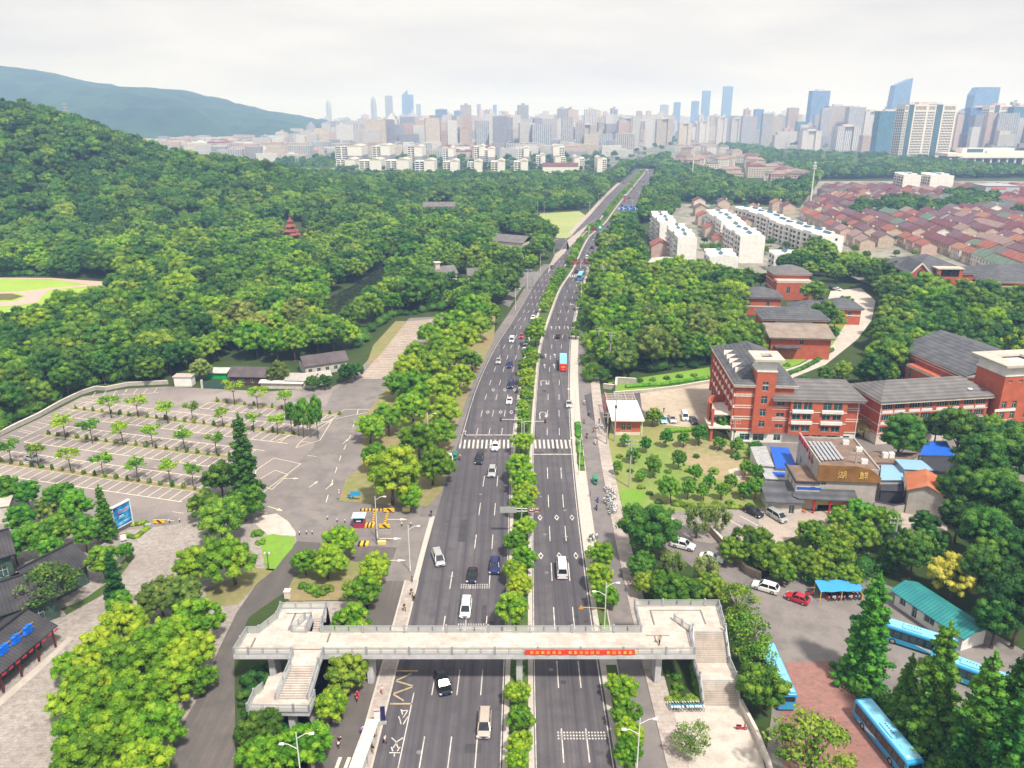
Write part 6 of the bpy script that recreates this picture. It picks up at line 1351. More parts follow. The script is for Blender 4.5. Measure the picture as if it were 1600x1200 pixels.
mb = MB(); mb.box(-1.1,-1,0,1.1,1,1.15); mb.box(-1.1,-1,2.15,1.1,1,2.3); [mb.box(x-.08,y-.08,1.15,x+.08,y+.08,2.15) for x in (-1.02,1.02) for y in (-.92,.92)]; mb.build('wall', mat('booth_maroon', (.35,.03,.08), .5), o)
mb = MB(); mb.box(-1.0,-.9,1.16,1.0,.9,2.14); mb.build('window', glass_dk, o); mb = MB(); mb.box(-1.35,-1.25,2.3,1.35,1.25,2.5); mb.build('roof', white_w, o, bevel=.04); mb = MB(); mb.box(-1.12,-1.26,2.32,1.12,-1.252,2.48); mb.build('fascia', BLU, o); mb = MB(); mb.box(-.45,-1.02,1.5,.5,-1.003,1.75); mb.build('lettering', WHT, o)
X, Y = G(588,850); o = thing('height_sign', 'grid like dark steel overhead sign frame beside the toll gate', 'sign', (X,Y,.06)); mb = MB(); mb.tube((0,0,0),(0,0,3.3),.09,n=8); mb.tube((0,0,3.1),(.6,0,3.1),.06,n=6); mb.build('post', DGR, o); mb = MB()
for k in range(7): mb.box(.6+k*.43,-.04,2.2,.66+k*.43,.04,3.2)
for k in range(4): mb.box(.6,-.04,2.2+k*.31,3.24,.04,2.26+k*.31)
mb.build('frame', back_s, o)
for i, (a, b) in enumerate(((512,812),(527,816),(539,817),(628,822),(642,822),(488,835),(479,835),(468,836),(265,817),(281,816))):
 X, Y = G(a, b); o = thing('bollard', 'small white topped bollard at the edge of the aisle, %s from the left' % nth(sorted([512,527,539,628,642,488,479,468,265,281]).index(a)), 'bollard', (X,Y,.06), 0, 'bollards round the toll gate'); mb = MB(); mb.tube((0,0,0),(0,0,.55),.13,.11,8); mb.build('post', DGR, o); mb = MB(); mb.tube((0,0,.55),(0,0,.8),.12,.08,8); mb.build('cap', WHT, o)
X, Y = G(556,783); o = thing('information_board', 'blue board on two legs on the verge island', 'sign', (X,Y,.1)); mb = MB(); mb.box(-1.1,-.04,1.2,1.1,.04,2.3); mb.build('board', BLU, o, bevel=.01)
for s in (-1,1): mb = MB(); mb.tube((s*.9,.06,0),(s*.9,.06,2.2),.05,n=6); mb.build('leg', steel, o)
X, Y = G(531,784); o = thing('road_sign', 'two small round prohibition signs on a post at the tip of the verge island', 'road sign', (X,Y,.1)); mb = MB(); mb.tube((0,.05,0),(0,.05,3),.04,n=6); mb.build('post', steel, o)
for z in (2.2,2.8): mb = MB(); mb.tube((0,-.02,z),(0,.01,z),.28,n=16); p_ = mb.build('sign_panel', tail_m, o); mb = MB(); mb.tube((0,-.03,z),(0,-.022,z),.2,n=16); mb.build('sign_face', WHT, p_)
# billboard
A, B = Vector(G(180,838)), Vector(G(209,822)); d = B - A; o = thing('billboard', 'large framed billboard with a blue sea picture beside the clipped bed', 'billboard', (A.x,A.y,.1), math.atan2(d.y,d.x)); L_ = d.length
pic = bpy.data.materials.new('billboard_picture'); pic.use_nodes = True; n = pic.node_tree.nodes; l = pic.node_tree.links.new; b_ = n['Principled BSDF']; b_.inputs['Roughness'].default_value = .4
t = n.new('ShaderNodeTexCoord'); mp_ = n.new('ShaderNodeMapping'); mp_.inputs['Scale'].default_value = (.35,1,1.1); no = n.new('ShaderNodeTexNoise'); no.inputs['Scale'].default_value = 1.1; no.inputs['Detail'].default_value = 5; r = n.new('ShaderNodeValToRGB'); e = r.color_ramp.elements
e[0].position = .35; e[0].color = (.005,.03,.3,1); e[1].position = .66; e[1].color = (.45,.62,.8,1); k = e.new(.47); k.color = (.01,.16,.45,1); k = e.new(.56); k.color = (.02,.33,.6,1)
l(t.outputs['Object'], mp_.inputs[0]); l(mp_.outputs[0], no.inputs['Vector']); l(no.outputs['Fac'], r.inputs[0]); l(r.outputs[0], b_.inputs['Base Color'])
mb = MB(); mb.box(0,-.2,0,.35,.2,6.1); mb.box(L_-.2,-.2,0,L_,.2,6.1); mb.box(0,-.25,5.9,L_,.35,6.15); mb.box(0,-.2,1.2,L_,.2,1.35); mb.build('frame', pole_w, o)
mb = MB(); mb.box(.35,-.1,1.35,L_-.2,.1,5.9); p_ = mb.build('picture', pic, o)
mb = MB()
for k in range(4): x = L_*.32+k*.62; z = 4.35; mb.box(x,-.13,z,x+.42,-.11,z+.1); mb.box(x,-.13,z+.2,x+.42,-.11,z+.3); mb.box(x+.16,-.13,z-.12,x+.26,-.11,z+.42)
mb.build('lettering', PINK, p_); mb = MB(); mb.box(L_*.3,-.125,3.1,L_*.62,-.11,3.25); mb.box(L_*.34,-.125,3.4,L_*.6,-.11,3.7); mb.build('picture_detail', mat('pale_cyan', (.4,.7,.7), .5), p_)
X, Y = G(233,826); mb = MB(); mb.box(X-.6,Y-.35,.1,X+.6,Y+.35,1.1); tag(mb.build('cabinet', steel, bevel=.03), 'small grey metal cabinet at the corner of the billboard bed', 'cabinet')
X, Y = G(194,848); o = thing('notice_board', 'small white and red notice leaning by the billboard bed', 'sign', (X,Y,.1), .6); mb = MB(); mb.box(-.5,-.03,.5,.5,.03,2.0); mb.build('panel', WHT, o); mb = MB(); mb.box(-.5,-.04,1.8,.5,-.032,2.0); mb.build('red_header', REDP, o); mb = MB(); mb.box(-.05,0,0,.05,.1,.6); mb.build('leg', steel, o)
X, Y = G(420,890,.1); lamp = thing('garden_lamp', 'dark ornamental lamp post with two lanterns on the lawn patch', 'street lamp', (X,Y,.1)); mb = MB(); mb.tube((0,0,0),(0,0,3.6),.08,.05,8); mb.tube((-.4,0,3.1),(.4,0,3.1),.04,n=6); mb.build('pole', tarm, lamp)
for s in (-.4,.4): mb = MB(); mb.loft([[(s-.1,-.1,3.15),(s+.1,-.1,3.15),(s+.1,.1,3.15),(s-.1,.1,3.15)],[(s-.16,-.16,3.55),(s+.16,-.16,3.55),(s+.16,.16,3.55),(s-.16,.16,3.55)],[(s-.03,-.03,3.75),(s+.03,-.03,3.75),(s+.03,.03,3.75),(s-.03,.03,3.75)]]); mb.build('lantern', pole_w, lamp)
X, Y = G(450,934); mb = MB(); mb.box(X-.5,Y-.5,.1,X+.5,Y+.5,1.4); mb.box(X-.58,Y-.58,1.4,X+.58,Y+.58,1.55); tag(mb.build('stone_pillar', cream_w), 'short square stone pillar at the corner of the bare island', 'pillar')
# perimeter wall of the car park
def wallrun(name, pts, h, th, m, label, cap=None, cat='wall', z=0, world=False):
 P = pts if world else [G(*p) for p in pts]; o = thing(name, label, cat, (0,0,0)); mb = MB(); mc = MB()
 for a, b in zip(P[:-1], P[1:]):
  mb.beam((*a,z+h/2),(*b,z+h/2),th,h); mc.beam((*a,z+h+.07),(*b,z+h+.07),th*1.3,.12)
 for a in P: mb.tube((*a,z),(*a,z+h-.01),th*.52,n=8)
 mb.build('wall', m, o); mc.build('coping', cap or cream_w, o); return o
wallrun('boundary_wall', [(-40,702),(0,681),(30,666),(62,651),(95,632),(128,616),(150,609),(165,610),(200,603),(262,600)], 1.1, .5, mat('wall_stone', (.42,.38,.34), .9, .15, 1), 'low pale curving boundary wall between the car park and the wood')
wallrun('boundary_wall', [(1110,832),(1140,865),(1165,895),(1188,905)], 1.4, .4, mat('old_brick', (.33,.25,.2), .9, .2, 2), 'low weathered brick wall beside the bus yard entrance')
wallrun('boundary_wall', [(1156,1104),(1180,1150),(1200,1200),(1215,1260)], 1.2, .35, cream_w, 'low cream wall between the forecourt and the red drive')
wallrun('boundary_wall', [(943,607),(962,609)], 1.5, .5, MATS['wall_stone'], 'low stone wall beside the entrance drive'); wallrun('boundary_wall', [(962,612),(963,600),(993,602)], 2.2, .5, MATS['wall_stone'], 'taller stone wall behind the gatehouse')
wallrun('retaining_wall', [(960,617),(1010,613),(1060,607),(1112,598)], .9, .4, MATS['wall_stone'], 'low stone retaining wall along the foot of the grass bank')
# blue umbrella shelter for scooters
A, B = G(1278,938), G(1345,936); o = thing('shelter', 'low shelter with a bright blue tarpaulin roof on yellow posts', 'shelter', (A[0],A[1],.06), math.atan2(B[1]-A[1],B[0]-A[0])); L_ = math.hypot(B[0]-A[0],B[1]-A[1])
mb = MB(); n = 8
for k in range(n): x0, x1 = L_*k/n, L_*(k+1)/n; s0 = .08*math.sin(k*2.1); s1 = .08*math.sin((k+1)*2.1); mb.add([(x0,-.6,2.0+s0),(x1,-.6,2.0+s1),(x1,2.2,2.5+s1),(x0,2.2,2.5+s0),(x0,-.6,2.03+s0),(x1,-.6,2.03+s1),(x1,2.2,2.53+s1),(x0,2.2,2.53+s0)],[(0,3,2,1),(4,5,6,7),(0,1,5,4),(2,3,7,6)])
mb.build('roof', mat('blue_sheet', (.03,.27,.62), .6, .15, 1.2, dirt=(.1,.35,.6)), o)
for x in (.1,L_*.5,L_-.1):
 for y in (-.5,2.0): mb = MB(); mb.tube((x,y,0),(x,y,2.1+(y>0)*.4),.07,n=6); mb.build('post', stripe, o)
# ------------------------------------------------------------------ building kit
def wall_holes(mb, o, u, w_, z0, z1, holes, depth=.22, m=0):
 """vertical wall from point o along unit vector u; holes = (x0, x1, za, zb)"""
 nx, ny = u[1], -u[0]                     # outward normal to the right of u
 xs = sorted({0, w_, *[h[0] for h in holes], *[h[1] for h in holes]}); zs = sorted({z0, z1, *[h[2] for h in holes], *[h[3] for h in holes]})
 def P(x, z, d=0): return (o[0]+u[0]*x-nx*d, o[1]+u[1]*x-ny*d, z)
 for xa, xb in zip(xs[:-1], xs[1:]):
  for za, zb in zip(zs[:-1], zs[1:]):
   cx, cz = (xa+xb)/2, (za+zb)/2
   if any(h[0] < cx < h[1] and h[2] < cz < h[3] for h in holes): continue
   mb.quad(P(xa,za),P(xb,za),P(xb,zb),P(xa,zb),m)
 for a, b, c, d in holes:
  mb.quad(P(a,c),P(b,c),P(b,c,depth),P(a,c,depth),m); mb.quad(P(a,d,depth),P(b,d,depth),P(b,d),P(a,d),m); mb.quad(P(a,c,depth),P(a,d,depth),P(a,d),P(a,c),m); mb.quad(P(b,c),P(b,d),P(b,d,depth),P(b,c,depth),m)
WINC = {}
def window_at(parent, o, u, hole, depth=.2, gl=None, mull=2):
 a, b, c, d = hole; w_, h_ = round(b-a, 2), round(d-c, 2); key = (w_, h_, mull, id(gl))
 if key not in WINC:
  f = MB(); t = .06
  f.box(0,-.03,0,w_,.03,t); f.box(0,-.03,h_-t,w_,.03,h_); f.box(0,-.03,t,t,.03,h_-t); f.box(w_-t,-.03,t,w_,.03,h_-t)
  for k in range(1, mull): f.box(w_*k/mull-t/2,-.03,t,w_*k/mull+t/2,.03,h_-t)
  if h_ > 1.5: f.box(t,-.026,h_*.68,w_-t,.026,h_*.68+.05)
  g = MB(); g.box(t*.5,-.008,t*.5,w_-t*.5,.008,h_-t*.5); WINC[key] = (f.mesh('window', frame_m), g.mesh('pane', gl or glass_t))
 f, g = WINC[key]; nx, ny = u[1], -u[0]; w_o = obj('window', f, parent); w_o.location = (o[0]+u[0]*a-nx*depth, o[1]+u[1]*a-ny*depth, c); w_o.rotation_euler = (0,0,math.atan2(u[1],u[0])); obj('pane', g, w_o); return w_o
def hip_roof(mb, x0, y0, x1, y1, z, h, ov=.6, ridge=None, m=0, t=.14):
 x0 -= ov; y0 -= ov; x1 += ov; y1 += ov; W_, D_ = x1-x0, y1-y0; r_ = min(W_, D_)/2 if ridge is None else ridge
 if W_ >= D_: a, b = (x0+r_,(y0+y1)/2,z+h), (x1-r_,(y0+y1)/2,z+h)
 else: a, b = ((x0+x1)/2,y0+r_,z+h), ((x0+x1)/2,y1-r_,z+h)
 c = [(x0,y0,z),(x1,y0,z),(x1,y1,z),(x0,y1,z)]; lo = [(p[0],p[1],z-t) for p in c]
 if W_ >= D_: mb.add(c+[a,b],[(0,1,5,4),(1,2,5),(2,3,4,5),(3,0,4)],m)
 else: mb.add(c+[a,b],[(0,1,4),(1,2,5,4),(2,3,5),(3,0,4,5)],m)
 mb.add(c+lo,[(0,4,5,1),(1,5,6,2),(2,6,7,3),(3,7,4,0),(4,7,6,5)],m)
def gable_roof(mb, x0, y0, x1, y1, z, h, ov=.5, along='x', m=0, t=.16):
 x0 -= ov; y0 -= ov; x1 += ov; y1 += ov
 if along == 'x':
  ym = (y0+y1)/2; A = [(x0,y0,z),(x1,y0,z),(x1,ym,z+h),(x0,ym,z+h),(x1,y1,z),(x0,y1,z)]
 else:
  xm = (x0+x1)/2; A = [(x0,y1,z),(x0,y0,z),(xm,y0,z+h),(xm,y1,z+h),(x1,y0,z),(x1,y1,z)]
 B = [(p[0],p[1],p[2]-t) for p in A]; mb.add(A+B,[(0,1,2,3),(3,2,4,5),(7,6,9,8),(8,9,11,10),(0,6,7,1),(4,10,11,5),(1,7,8,2),(2,8,10,4),(3,9,6,0),(5,11,9,3)],m)
def frame_of(FL, FR):
 """local frame: origin at FL on the ground, +x toward FR, +y away"""
 d = Vector((FR[0]-FL[0], FR[1]-FL[1])); return math.atan2(d.y, d.x), d.length
FACES = {'front': lambda W_, D_: ((0,0),(1,0),W_), 'right': lambda W_, D_: ((W_,0),(0,1),D_), 'left': lambda W_, D_: ((0,D_),(0,-1),D_), 'back': lambda W_, D_: ((W_,D_),(-1,0),W_)}
def block(parent, x0, y0, W_, D_, z0, z1, wins, m=red_w, bands=(), band_m=None, gl=None, mull=2, cap=True, name='wall', bt=.22, sides=('front','right','left','back')):
 """wins: {face: [(x0,x1,z0,z1),...]}; bands: heights of trim courses"""
 mb = MB()
 for f in sides:
  o, u, w_ = FACES[f](W_, D_); o = (o[0]+x0, o[1]+y0); hs = wins.get(f, []); wall_holes(mb, o, u, w_, z0, z1, hs)
  for h in hs: window_at(parent, o, u, h, gl=gl, mull=mull)
 if cap: mb.quad((x0,y0,z1),(x0+W_,y0,z1),(x0+W_,y0+D_,z1),(x0,y0+D_,z1))
 mb.flat(name, m, parent)
 if bands:
  b = MB()
  for zb, th in bands: b.box(x0-.07,y0-.07,zb,x0+W_+.07,y0-.003,zb+th); b.box(x0-.07,y0+D_+.003,zb,x0+W_+.07,y0+D_+.07,zb+th); b.box(x0-.07,y0-.003,zb,x0-.003,y0+D_+.003,zb+th); b.box(x0+W_+.003,y0-.003,zb,x0+W_+.07,y0+D_+.003,zb+th)
  b.build('trim_band', band_m or cream_w, parent)
def cornice(parent, x0, y0, W_, D_, z, th=.6, ov=.55, m=None):
 b = MB(); b.box(x0-ov,y0-ov,z,x0+W_+ov,y0+D_+ov,z+th); b.box(x0-ov-.2,y0-ov-.2,z+th-.002,x0+W_+ov+.2,y0+D_+ov+.2,z+th+.18); b.build('cornice', m or cream_w, parent, bevel=0)
def grid(xs, w_, zs, h_): return [(x, x+w_, z, z+h_) for x in xs for z in zs]
# ------------------------------------------------------------------ school buildings
def slab_tower(parent, x0, y0, w_, d_, z0, zr, zt, wins, ov=1.3):
 """square stair tower: red shaft, white belfry band, wide flat slab with an opening"""
 block(parent, x0, y0, w_, d_, z0, zr, wins, name='tower', cap=True, mull=2)
 mb = MB(); mb.box(x0-.15,y0-.15,zr,x0+w_+.15,y0+d_+.15,zr+.35); mb.box(x0+.1,y0+.1,zr+.35,x0+w_-.1,y0+d_-.1,zt-1.1)
 n = 5
 for k in range(n): a = x0+.1+(w_-.2)*k/(n-1); mb.box(a-.12,y0+.02,zt-1.1,a+.12,y0+.3,zt-.6); mb.box(a-.12,y0+d_-.3,zt-1.1,a+.12,y0+d_-.02,zt-.6)
 for k in range(n): a = y0+.2+(d_-.4)*k/(n-1); mb.box(x0+.02,a-.12,zt-1.1,x0+.3,a+.12,zt-.6); mb.box(x0+w_-.3,a-.12,zt-1.1,x0+w_-.02,a+.12,zt-.6)
 mb.build('belfry', white_w, parent)
 X0, X1, Y0, Y1 = x0-ov, x0+w_+ov, y0-ov, y0+d_+ov; a, b, c, d = x0+w_*.22, x0+w_*.78, y0+d_*.22, y0+d_*.78; mb = MB(); z, z2 = zt-.6, zt
 for q in ((X0,Y0,X1,c),(X0,d,X1,Y1),(X0,c,a,d),(b,c,X1,d)): mb.box(q[0],q[1],z,q[2],q[3],z2)
 mb.build('roof_slab', conc_m, parent)
A = thing('school_building', 'red brick four storey school block with a square stair tower and slate roof', 'school', (56.8,186,0), R(-4))
fl = [3.9, 7.0, 10.0, 13.0]
wl = [(1.6+k*3.9, 1.6+k*3.9+2.3, z+.7, z+2.4) for k in range(8) for z in fl[:4] if z < 13]
wl += [(1.6+k*3.9, 1.6+k*3.9+2.3, 13.3, 14.8) for k in range(8)]
block(A, 0, 0, 14.3, 32, 3.0, 15.2, {'left': wl, 'right': [(16+k*4, 18+k*4, z+.7, z+2.2) for k in range(4) for z in fl[1:3]]}, bands=[(3.6,.3),(6.3,.28),(6.95,.25),(9.4,.28),(10.0,.25),(12.5,.28),(13.0,.25)])
mb = MB(); mb.box(-.45,-.02,6.25,-.08,30,7.0); mb.box(-.45,-.02,9.35,-.08,30,10.05); mb.box(-.45,-.02,12.45,-.08,30,13.1); mb.build('balcony_band', white_w, A)
for k in range(9): mb = MB(); mb.box(-.6,.2+k*3.9,3,-.05,.8+k*3.9,15.1); mb.build('pier', red_w, A)
cornice(A, 0, 0, 14.3, 32, 15.2, .55, .7)
mb = MB(); hip_roof(mb, 0, 0, 14.3, 32, 15.95, 4.2, .85); mb.build('roof', slate, A)
for k in range(5):                                # dormers on the left slope
 y = 7+k*3.9; mb = MB(); mb.add([(.8,y-.7,16.8),(.8,y+.7,16.8),(.8,y,18.1),(3.6,y,18.15),(2.2,y-.7,17.4),(2.2,y+.7,17.4)],[(0,1,2),(0,2,3,4),(1,5,3,2)]); mb.build('dormer', cream_w, A)
slab_tower(A, 4.6, -.9, 4.8, 5.5, 3.0, 19.4, 23.0, {'front': [(1.6,3.1,z,z+h) for z, h in ((4.6,1.7),(7.6,1.9),(10.9,2.1),(14.4,2.4))]})
block(A, 0, .05, 31, 13.9, 0, 3.0, {'front': [(2,4.6,.5,2.3),(5.4,8.2,.4,2.3),(10.6,12.4,.6,2.3),(17,19.5,.5,2.4),(20.2,22.7,.5,2.4),(24,26.4,.4,2.4),(28,29.6,.4,2.4)]}, m=white_w, cap=False, name='ground_floor')
block(A, 14.32, 0, 16.7, 14, 3.0, 12.0, {'front': [(14.3,15.4,4.5,5.6)] and [(.1,.12,0,0)][0:0], 'right': [(2.5,3.6,z,z+1.8) for z in (4.4,7.4,10)] + [(8,10,z,z+1.6) for z in (4.4,7.4)]}, bands=[(3.3,.28),(6.3,.25),(6.9,.22),(9.3,.25),(9.9,.22)])
block(A, 9.5, -.35, 4.0, .34, 3.0, 12.0, {'front': [(1.0,3.0,z,z+1.1) for z in (4.2,7.3,10.3)]}, name='wall', bands=[(6.3,.25),(6.9,.22),(9.3,.25),(9.9,.22)])
bays = [(.6,2.7),(3.2,5.3),(8.0,10.1),(10.6,12.7)]
block(A, 13.6, -1.4, 13.9, 1.38, 3.0, 11.95, {'front': [(a,b,z,z+h) for a, b in bays for z, h in ((3.9,1.5),(7.05,2.0),(9.75,1.95))]}, name='bay_front', m=red_w)
for z in (6.0, 9.0):
 for x0, x1 in ((14.0,19.2),(21.3,26.6)):
  mb = MB(); mb.box(x0,-1.95,z,x1,-1.405,z+.8); mb.build('balcony', white_w, A)
 mb = MB(); mb.box(13.5,-1.52,z+.1,27.6,-1.403,z+.3); mb.build('trim_band', cream_w, A)
cornice(A, 9.6, -1.2, 21.6, 15.2, 12.0, .5, .5)
mb = MB(); hip_roof(mb, 9.6, -1.2, 31.2, 14, 12.72, 2.9, .85, 5.5); mb.build('roof', slate_w, A)
mb = MB()
for x in (27.9, 30.7): mb.tube((x,-.1,3),(x,-.1,12),.09,n=6)
mb.tube((30.98,13,0),(30.98,13,12),.1,n=6); mb.build('drainpipe', white_w, A)
mb = MB()                                         # curved entrance porch on the left side
for k in range(7):
 t0, t1 = math.pi*(.5+k/12), math.pi*(.5+(k+1)/12); c = (-.2,5)
 p0, p1 = (c[0]+5.5*math.cos(t0), c[1]+6+6*math.sin(t0)-6), (c[0]+5.5*math.cos(t1), c[1]+6*math.sin(t1))
 mb.add([(p0[0],p0[1],4),(p1[0],p1[1],4),(p1[0],p1[1],9.2),(p0[0],p0[1],9.2),(p0[0]*.9,p0[1],4),(p1[0]*.9,p1[1],4),(p1[0]*.9,p1[1],9.2),(p0[0]*.9,p0[1],9.2)],[(0,1,2,3),(7,6,5,4),(3,2,6,7),(0,4,5,1)])
mb.box(-5.6,4.4,0,-5.0,5.0,9); mb.box(-5.6,-.5,0,-5.0,.1,9.0); mb.build('porch_wall', red_w, A)
mb = MB(); mb.box(-6.2,-1,3.9,-.62,6,4.3); mb.box(-5.0,1,6.9,-.62,10,7.2); mb.build('porch_canopy', cream_w, A)
B = thing('school_building', 'long red brick three storey school block with slate roof and ribbon windows', 'school', (93.3,184,0), R(9))
xs = [(.5,3.2),(3.8,6.6),(7.9,10.8),(11.4,14.2),(15.5,18.5),(19.1,21.8),(23.2,26),(26.6,29.3)]
block(B, 0, 0, 30.2, 12.3, 2.6, 11.3, {'front': [(a,b,z,z+1.5) for a, b in xs for z in (3.3,6.5,9.5)], 'left': [(4,5,z,z+1.6) for z in (4,7)]}, bands=[(2.9,.3),(5.3,.22),(8.35,.22)], mull=4)
mb = MB()
for z in (5.52, 8.57):
 for a, b in xs: mb.box(a-.1,-.12,z,b+.1,-.004,z+.7)
mb.build('spandrel_panel', white_w, B)
block(B, 0, .05, 30.2, 12.2, 0, 2.6, {'front': [(a,b,.4,2.2) for a, b in xs[1::2]]}, m=cream_w, cap=False, name='ground_floor')
cornice(B, 0, 0, 30.2, 12.3, 11.3, .6, .9); mb = MB(); hip_roof(mb, 0, 0, 30.2, 12.3, 12.1, 3.2, 1.15, 5.5); mb.build('roof', slate_w, B)
mb = MB(); mb.box(24.5,.8,13.25,25.6,1.5,13.6); mb.build('skylight', white_w, B)
mb = MB(); mb.tube((-.1,-.1,0),(-.1,-.1,11.3),.1,n=6); mb.build('drainpipe', white_w, B)
slab_tower(B, 31.2, -2.6, 13, 10, 0, 17.6, 20.9, {'front': [(1.2,2.3,15.9,16.5),(4.2,5.3,15.9,16.5)]+[(x,x+1.3,z,z+1.9) for x in (.7,3.6,7.5,10.2) for z in (3,6,9)], 'left': [(2,3.4,z,z+1.8) for z in (5,8)]}, 1.4)
mb = MB(); mb.box(30.1,-2.75,8.2,36,-2.61,8.9); mb.box(30.1,-2.75,5.2,35.4,-2.61,5.9); mb.build('trim_band', white_w, B)
Cc = thing('school_building', 'red brick hall with a broad slate roof behind the right school tower', 'school', (128.2,208.4,0), R(10.4))
block(Cc, 0, 0, 28, 28.7, 0, 10, {'left': [(1,4.4,z,z+2.6) for z in (1.2,5.6)]+[(5,7.4,z,z+2.6) for z in (1.2,5.6)]+[(18+k*3,19.6+k*3,5,8) for k in range(3)]}, bands=[(4.6,.7),(9.0,.25)])
block(Cc, -3.4, 8, 3.38, 12.5, 0, 8, {'left': [(1.5,2.6,4,7)]}, bands=[(7.2,.6)], name='side_wing')
cornice(Cc, 0, 0, 28, 28.7, 10, .5, .7); mb = MB(); gable_roof(mb, 0, 0, 28, 28.7, 10.8, 4.6, 1.0, 'y'); mb.build('roof', slate, Cc)
D = thing('school_building', 'red school block with a pointed glass gable and box tower beyond the grove', 'school', (177.5,345,0), R(-3))
block(D, 0, 0, 28, 31, 0, 13, {'left': [(3+k*4.6,6.4+k*4.6,z,z+2.4) for k in range(6) for z in (2,6.1,10)], 'front': [(1.2,2.4,3,9),(6.6,7.8,3,9),(21,24,8,10)]}, bands=[(4.9,.7),(8.9,.7)])
mb = MB(); mb.add([(0,-1.2,0),(8.6,-1.2,0),(8.6,-1.2,13),(4.3,-1.2,17.6),(0,-1.2,13),(0,0,0),(8.6,0,0),(8.6,0,13),(4.3,0,17.6),(0,0,13)],[(0,1,2,3,4),(0,4,9,5),(1,6,7,2)]); mb.build('gable_wall', red_w, D)
mb = MB(); mb.add([(2.9,-1.25,2.5),(5.7,-1.25,2.5),(5.7,-1.25,14),(4.3,-1.25,15.6),(2.9,-1.25,14)],[(0,1,2,3,4)]); mb.build('window', glass_t, D)
mb = MB(); mb.beam((-.8,-1.5,12.6),(4.3,-1.5,18.0),.7,.5); mb.beam((9.4,-1.5,12.6),(4.3,-1.5,18.0),.7,.5); mb.build('gable_trim', cream_w, D)
mb = MB(); mb.add([(-.9,-1.6,12.9),(4.3,-1.6,18.3),(4.3,14,18.3),(-.9,14,12.9)],[(0,1,2,3)]); mb.add([(9.5,-1.6,12.9),(4.3,-1.6,18.3),(4.3,14,18.3),(9.5,14,12.9)],[(0,3,2,1)]); hip_roof(mb, 0, 0, 28, 31, 13.7, 5.5, .9); mb.build('roof', slate, D)
cornice(D, 0, 0, 28, 31, 12.95, .5, .6)
block(D, 11, -2.4, 11, 5, 0, 12.2, {}, name='tower'); mb = MB()
for x in (11.0, 20.4): mb.box(x,-2.4,12.2,x+1.6,-1,15.6); mb.box(x,1.2,12.2,x+1.6,2.6,15.6)
mb.build('tower_pier', red_w, D); mb = MB(); mb.box(12.4,-1.9,12.2,20.6,2.2,15.5); mb.build('window', glass_dk, D); mb = MB(); mb.box(10.6,-2.8,15.6,22.4,3,16.1); mb.build('roof_slab', conc_m, D)
mb = MB(); mb.box(22.5,-.15,4.8,28,-.01,5.8); mb.box(22.5,-.15,9.2,28,-.01,10); mb.build('trim_band', white_w, D)
D2 = thing('school_building', 'low wide red hall with two dark slate roofs at the right edge beyond the grove', 'school', (206.5,338,0), R(-3))
block(D2, 0, 0, 46, 30, 0, 10.5, {'left': [(8,11,4,8)], 'front': [(2,5,5,9),(8,9.5,5,9)]}, bands=[(8.4,.7)]); cornice(D2, 0, 0, 46, 30, 10.5, .5, .8); mb = MB(); hip_roof(mb, 0, 0, 46, 30, 11.2, 5.2, 1.0); mb.build('roof', slate, D2)
mb = MB(); mb.box(14,-3,6,40,-.1,8); mb.build('white_parapet', white_w, D2)
for k in range(5): mb = MB(); mb.box(22+k*3.2,-2.6,8,24.6+k*3.2,-.4,10.2); mb.build('air_unit', white_w, D2, bevel=.08)
X, Y = G(1520,470,3); D3 = thing('pavilion', 'dark slate pyramid roofed pavilion with three white skylights among the treetops', 'building', (X-9,Y-14,0), R(-3))
block(D3, 1, 1, 17, 17, 0, 6.5, {'front': [(2+k*3.6,4.4+k*3.6,2.5,5.5) for k in range(4)]}, gl=glass_t); mb = MB(); mb.add([(0,0,6.6),(19,0,6.6),(19,19,6.6),(0,19,6.6),(8.5,11,13),(10.5,11,13)],[(0,1,5,4),(1,2,5),(2,3,4,5),(3,0,4),(0,3,2,1)]); mb.build('roof', slate, D3)
for k in range(3): mb = MB(); x = 4.6+k*3.9; mb.add([(x,4.2,9.0),(x+1.8,4.2,9.0),(x+1.6,6.6,10.4),(x+.2,6.6,10.4),(x,4.2,9.25),(x+1.8,4.2,9.25),(x+1.6,6.6,10.65),(x+.2,6.6,10.65)],[(4,5,6,7),(0,1,5,4),(1,2,6,5),(3,0,4,7)]); mb.build('skylight', white_w, D3)
X, Y = G(1415,452,2); D4 = thing('pavilion', 'low blue slate roofed lodge at the foot of the glass gabled school block', 'building', (X-9,Y-4,0), R(4))
block(D4, 0, 0, 18, 7, 0, 4.5, {'front': [(2,4,1.5,3.5),(8,10,1.5,3.5)]}); mb = MB(); hip_roof(mb, 0, 0, 18, 7, 4.7, 2.6, 1.0); mb.build('roof', slate, D4)
# smaller campus blocks up the drive
def campus(x, y, rz, w_, d_, h_, label, roof='hip', wins=None, rm=None, rh=3, bands=(3.6,7)):
 o = thing('school_building', label, 'school', (x,y,0), rz); ww = wins if wins is not None else {'left': [(1.5+k*3,2.7+k*3,z,z+2.2) for k in range(int(d_/3)-1) for z in ([1.5,5.2] if h_ > 8 else [1.5])], 'front': [(w_*.2,w_*.2+1.3,h_-3.2,h_-1),(w_*.65,w_*.65+1.3,h_-3.2,h_-1)]}
 block(o, 0, 0, w_, d_, 0, h_, ww, bands=[(b,.5) for b in bands if b < h_-1]); cornice(o, 0, 0, w_, d_, h_, .5, .8); mb = MB()
 if roof == 'hip': hip_roof(mb, 0, 0, w_, d_, h_+.7, rh, 1.1)
 elif roof == 'flat': mb.box(-.5,-.5,h_+.69,w_+.5,d_+.5,h_+.8)
 mb.build('roof', rm or slate_w, o); return o
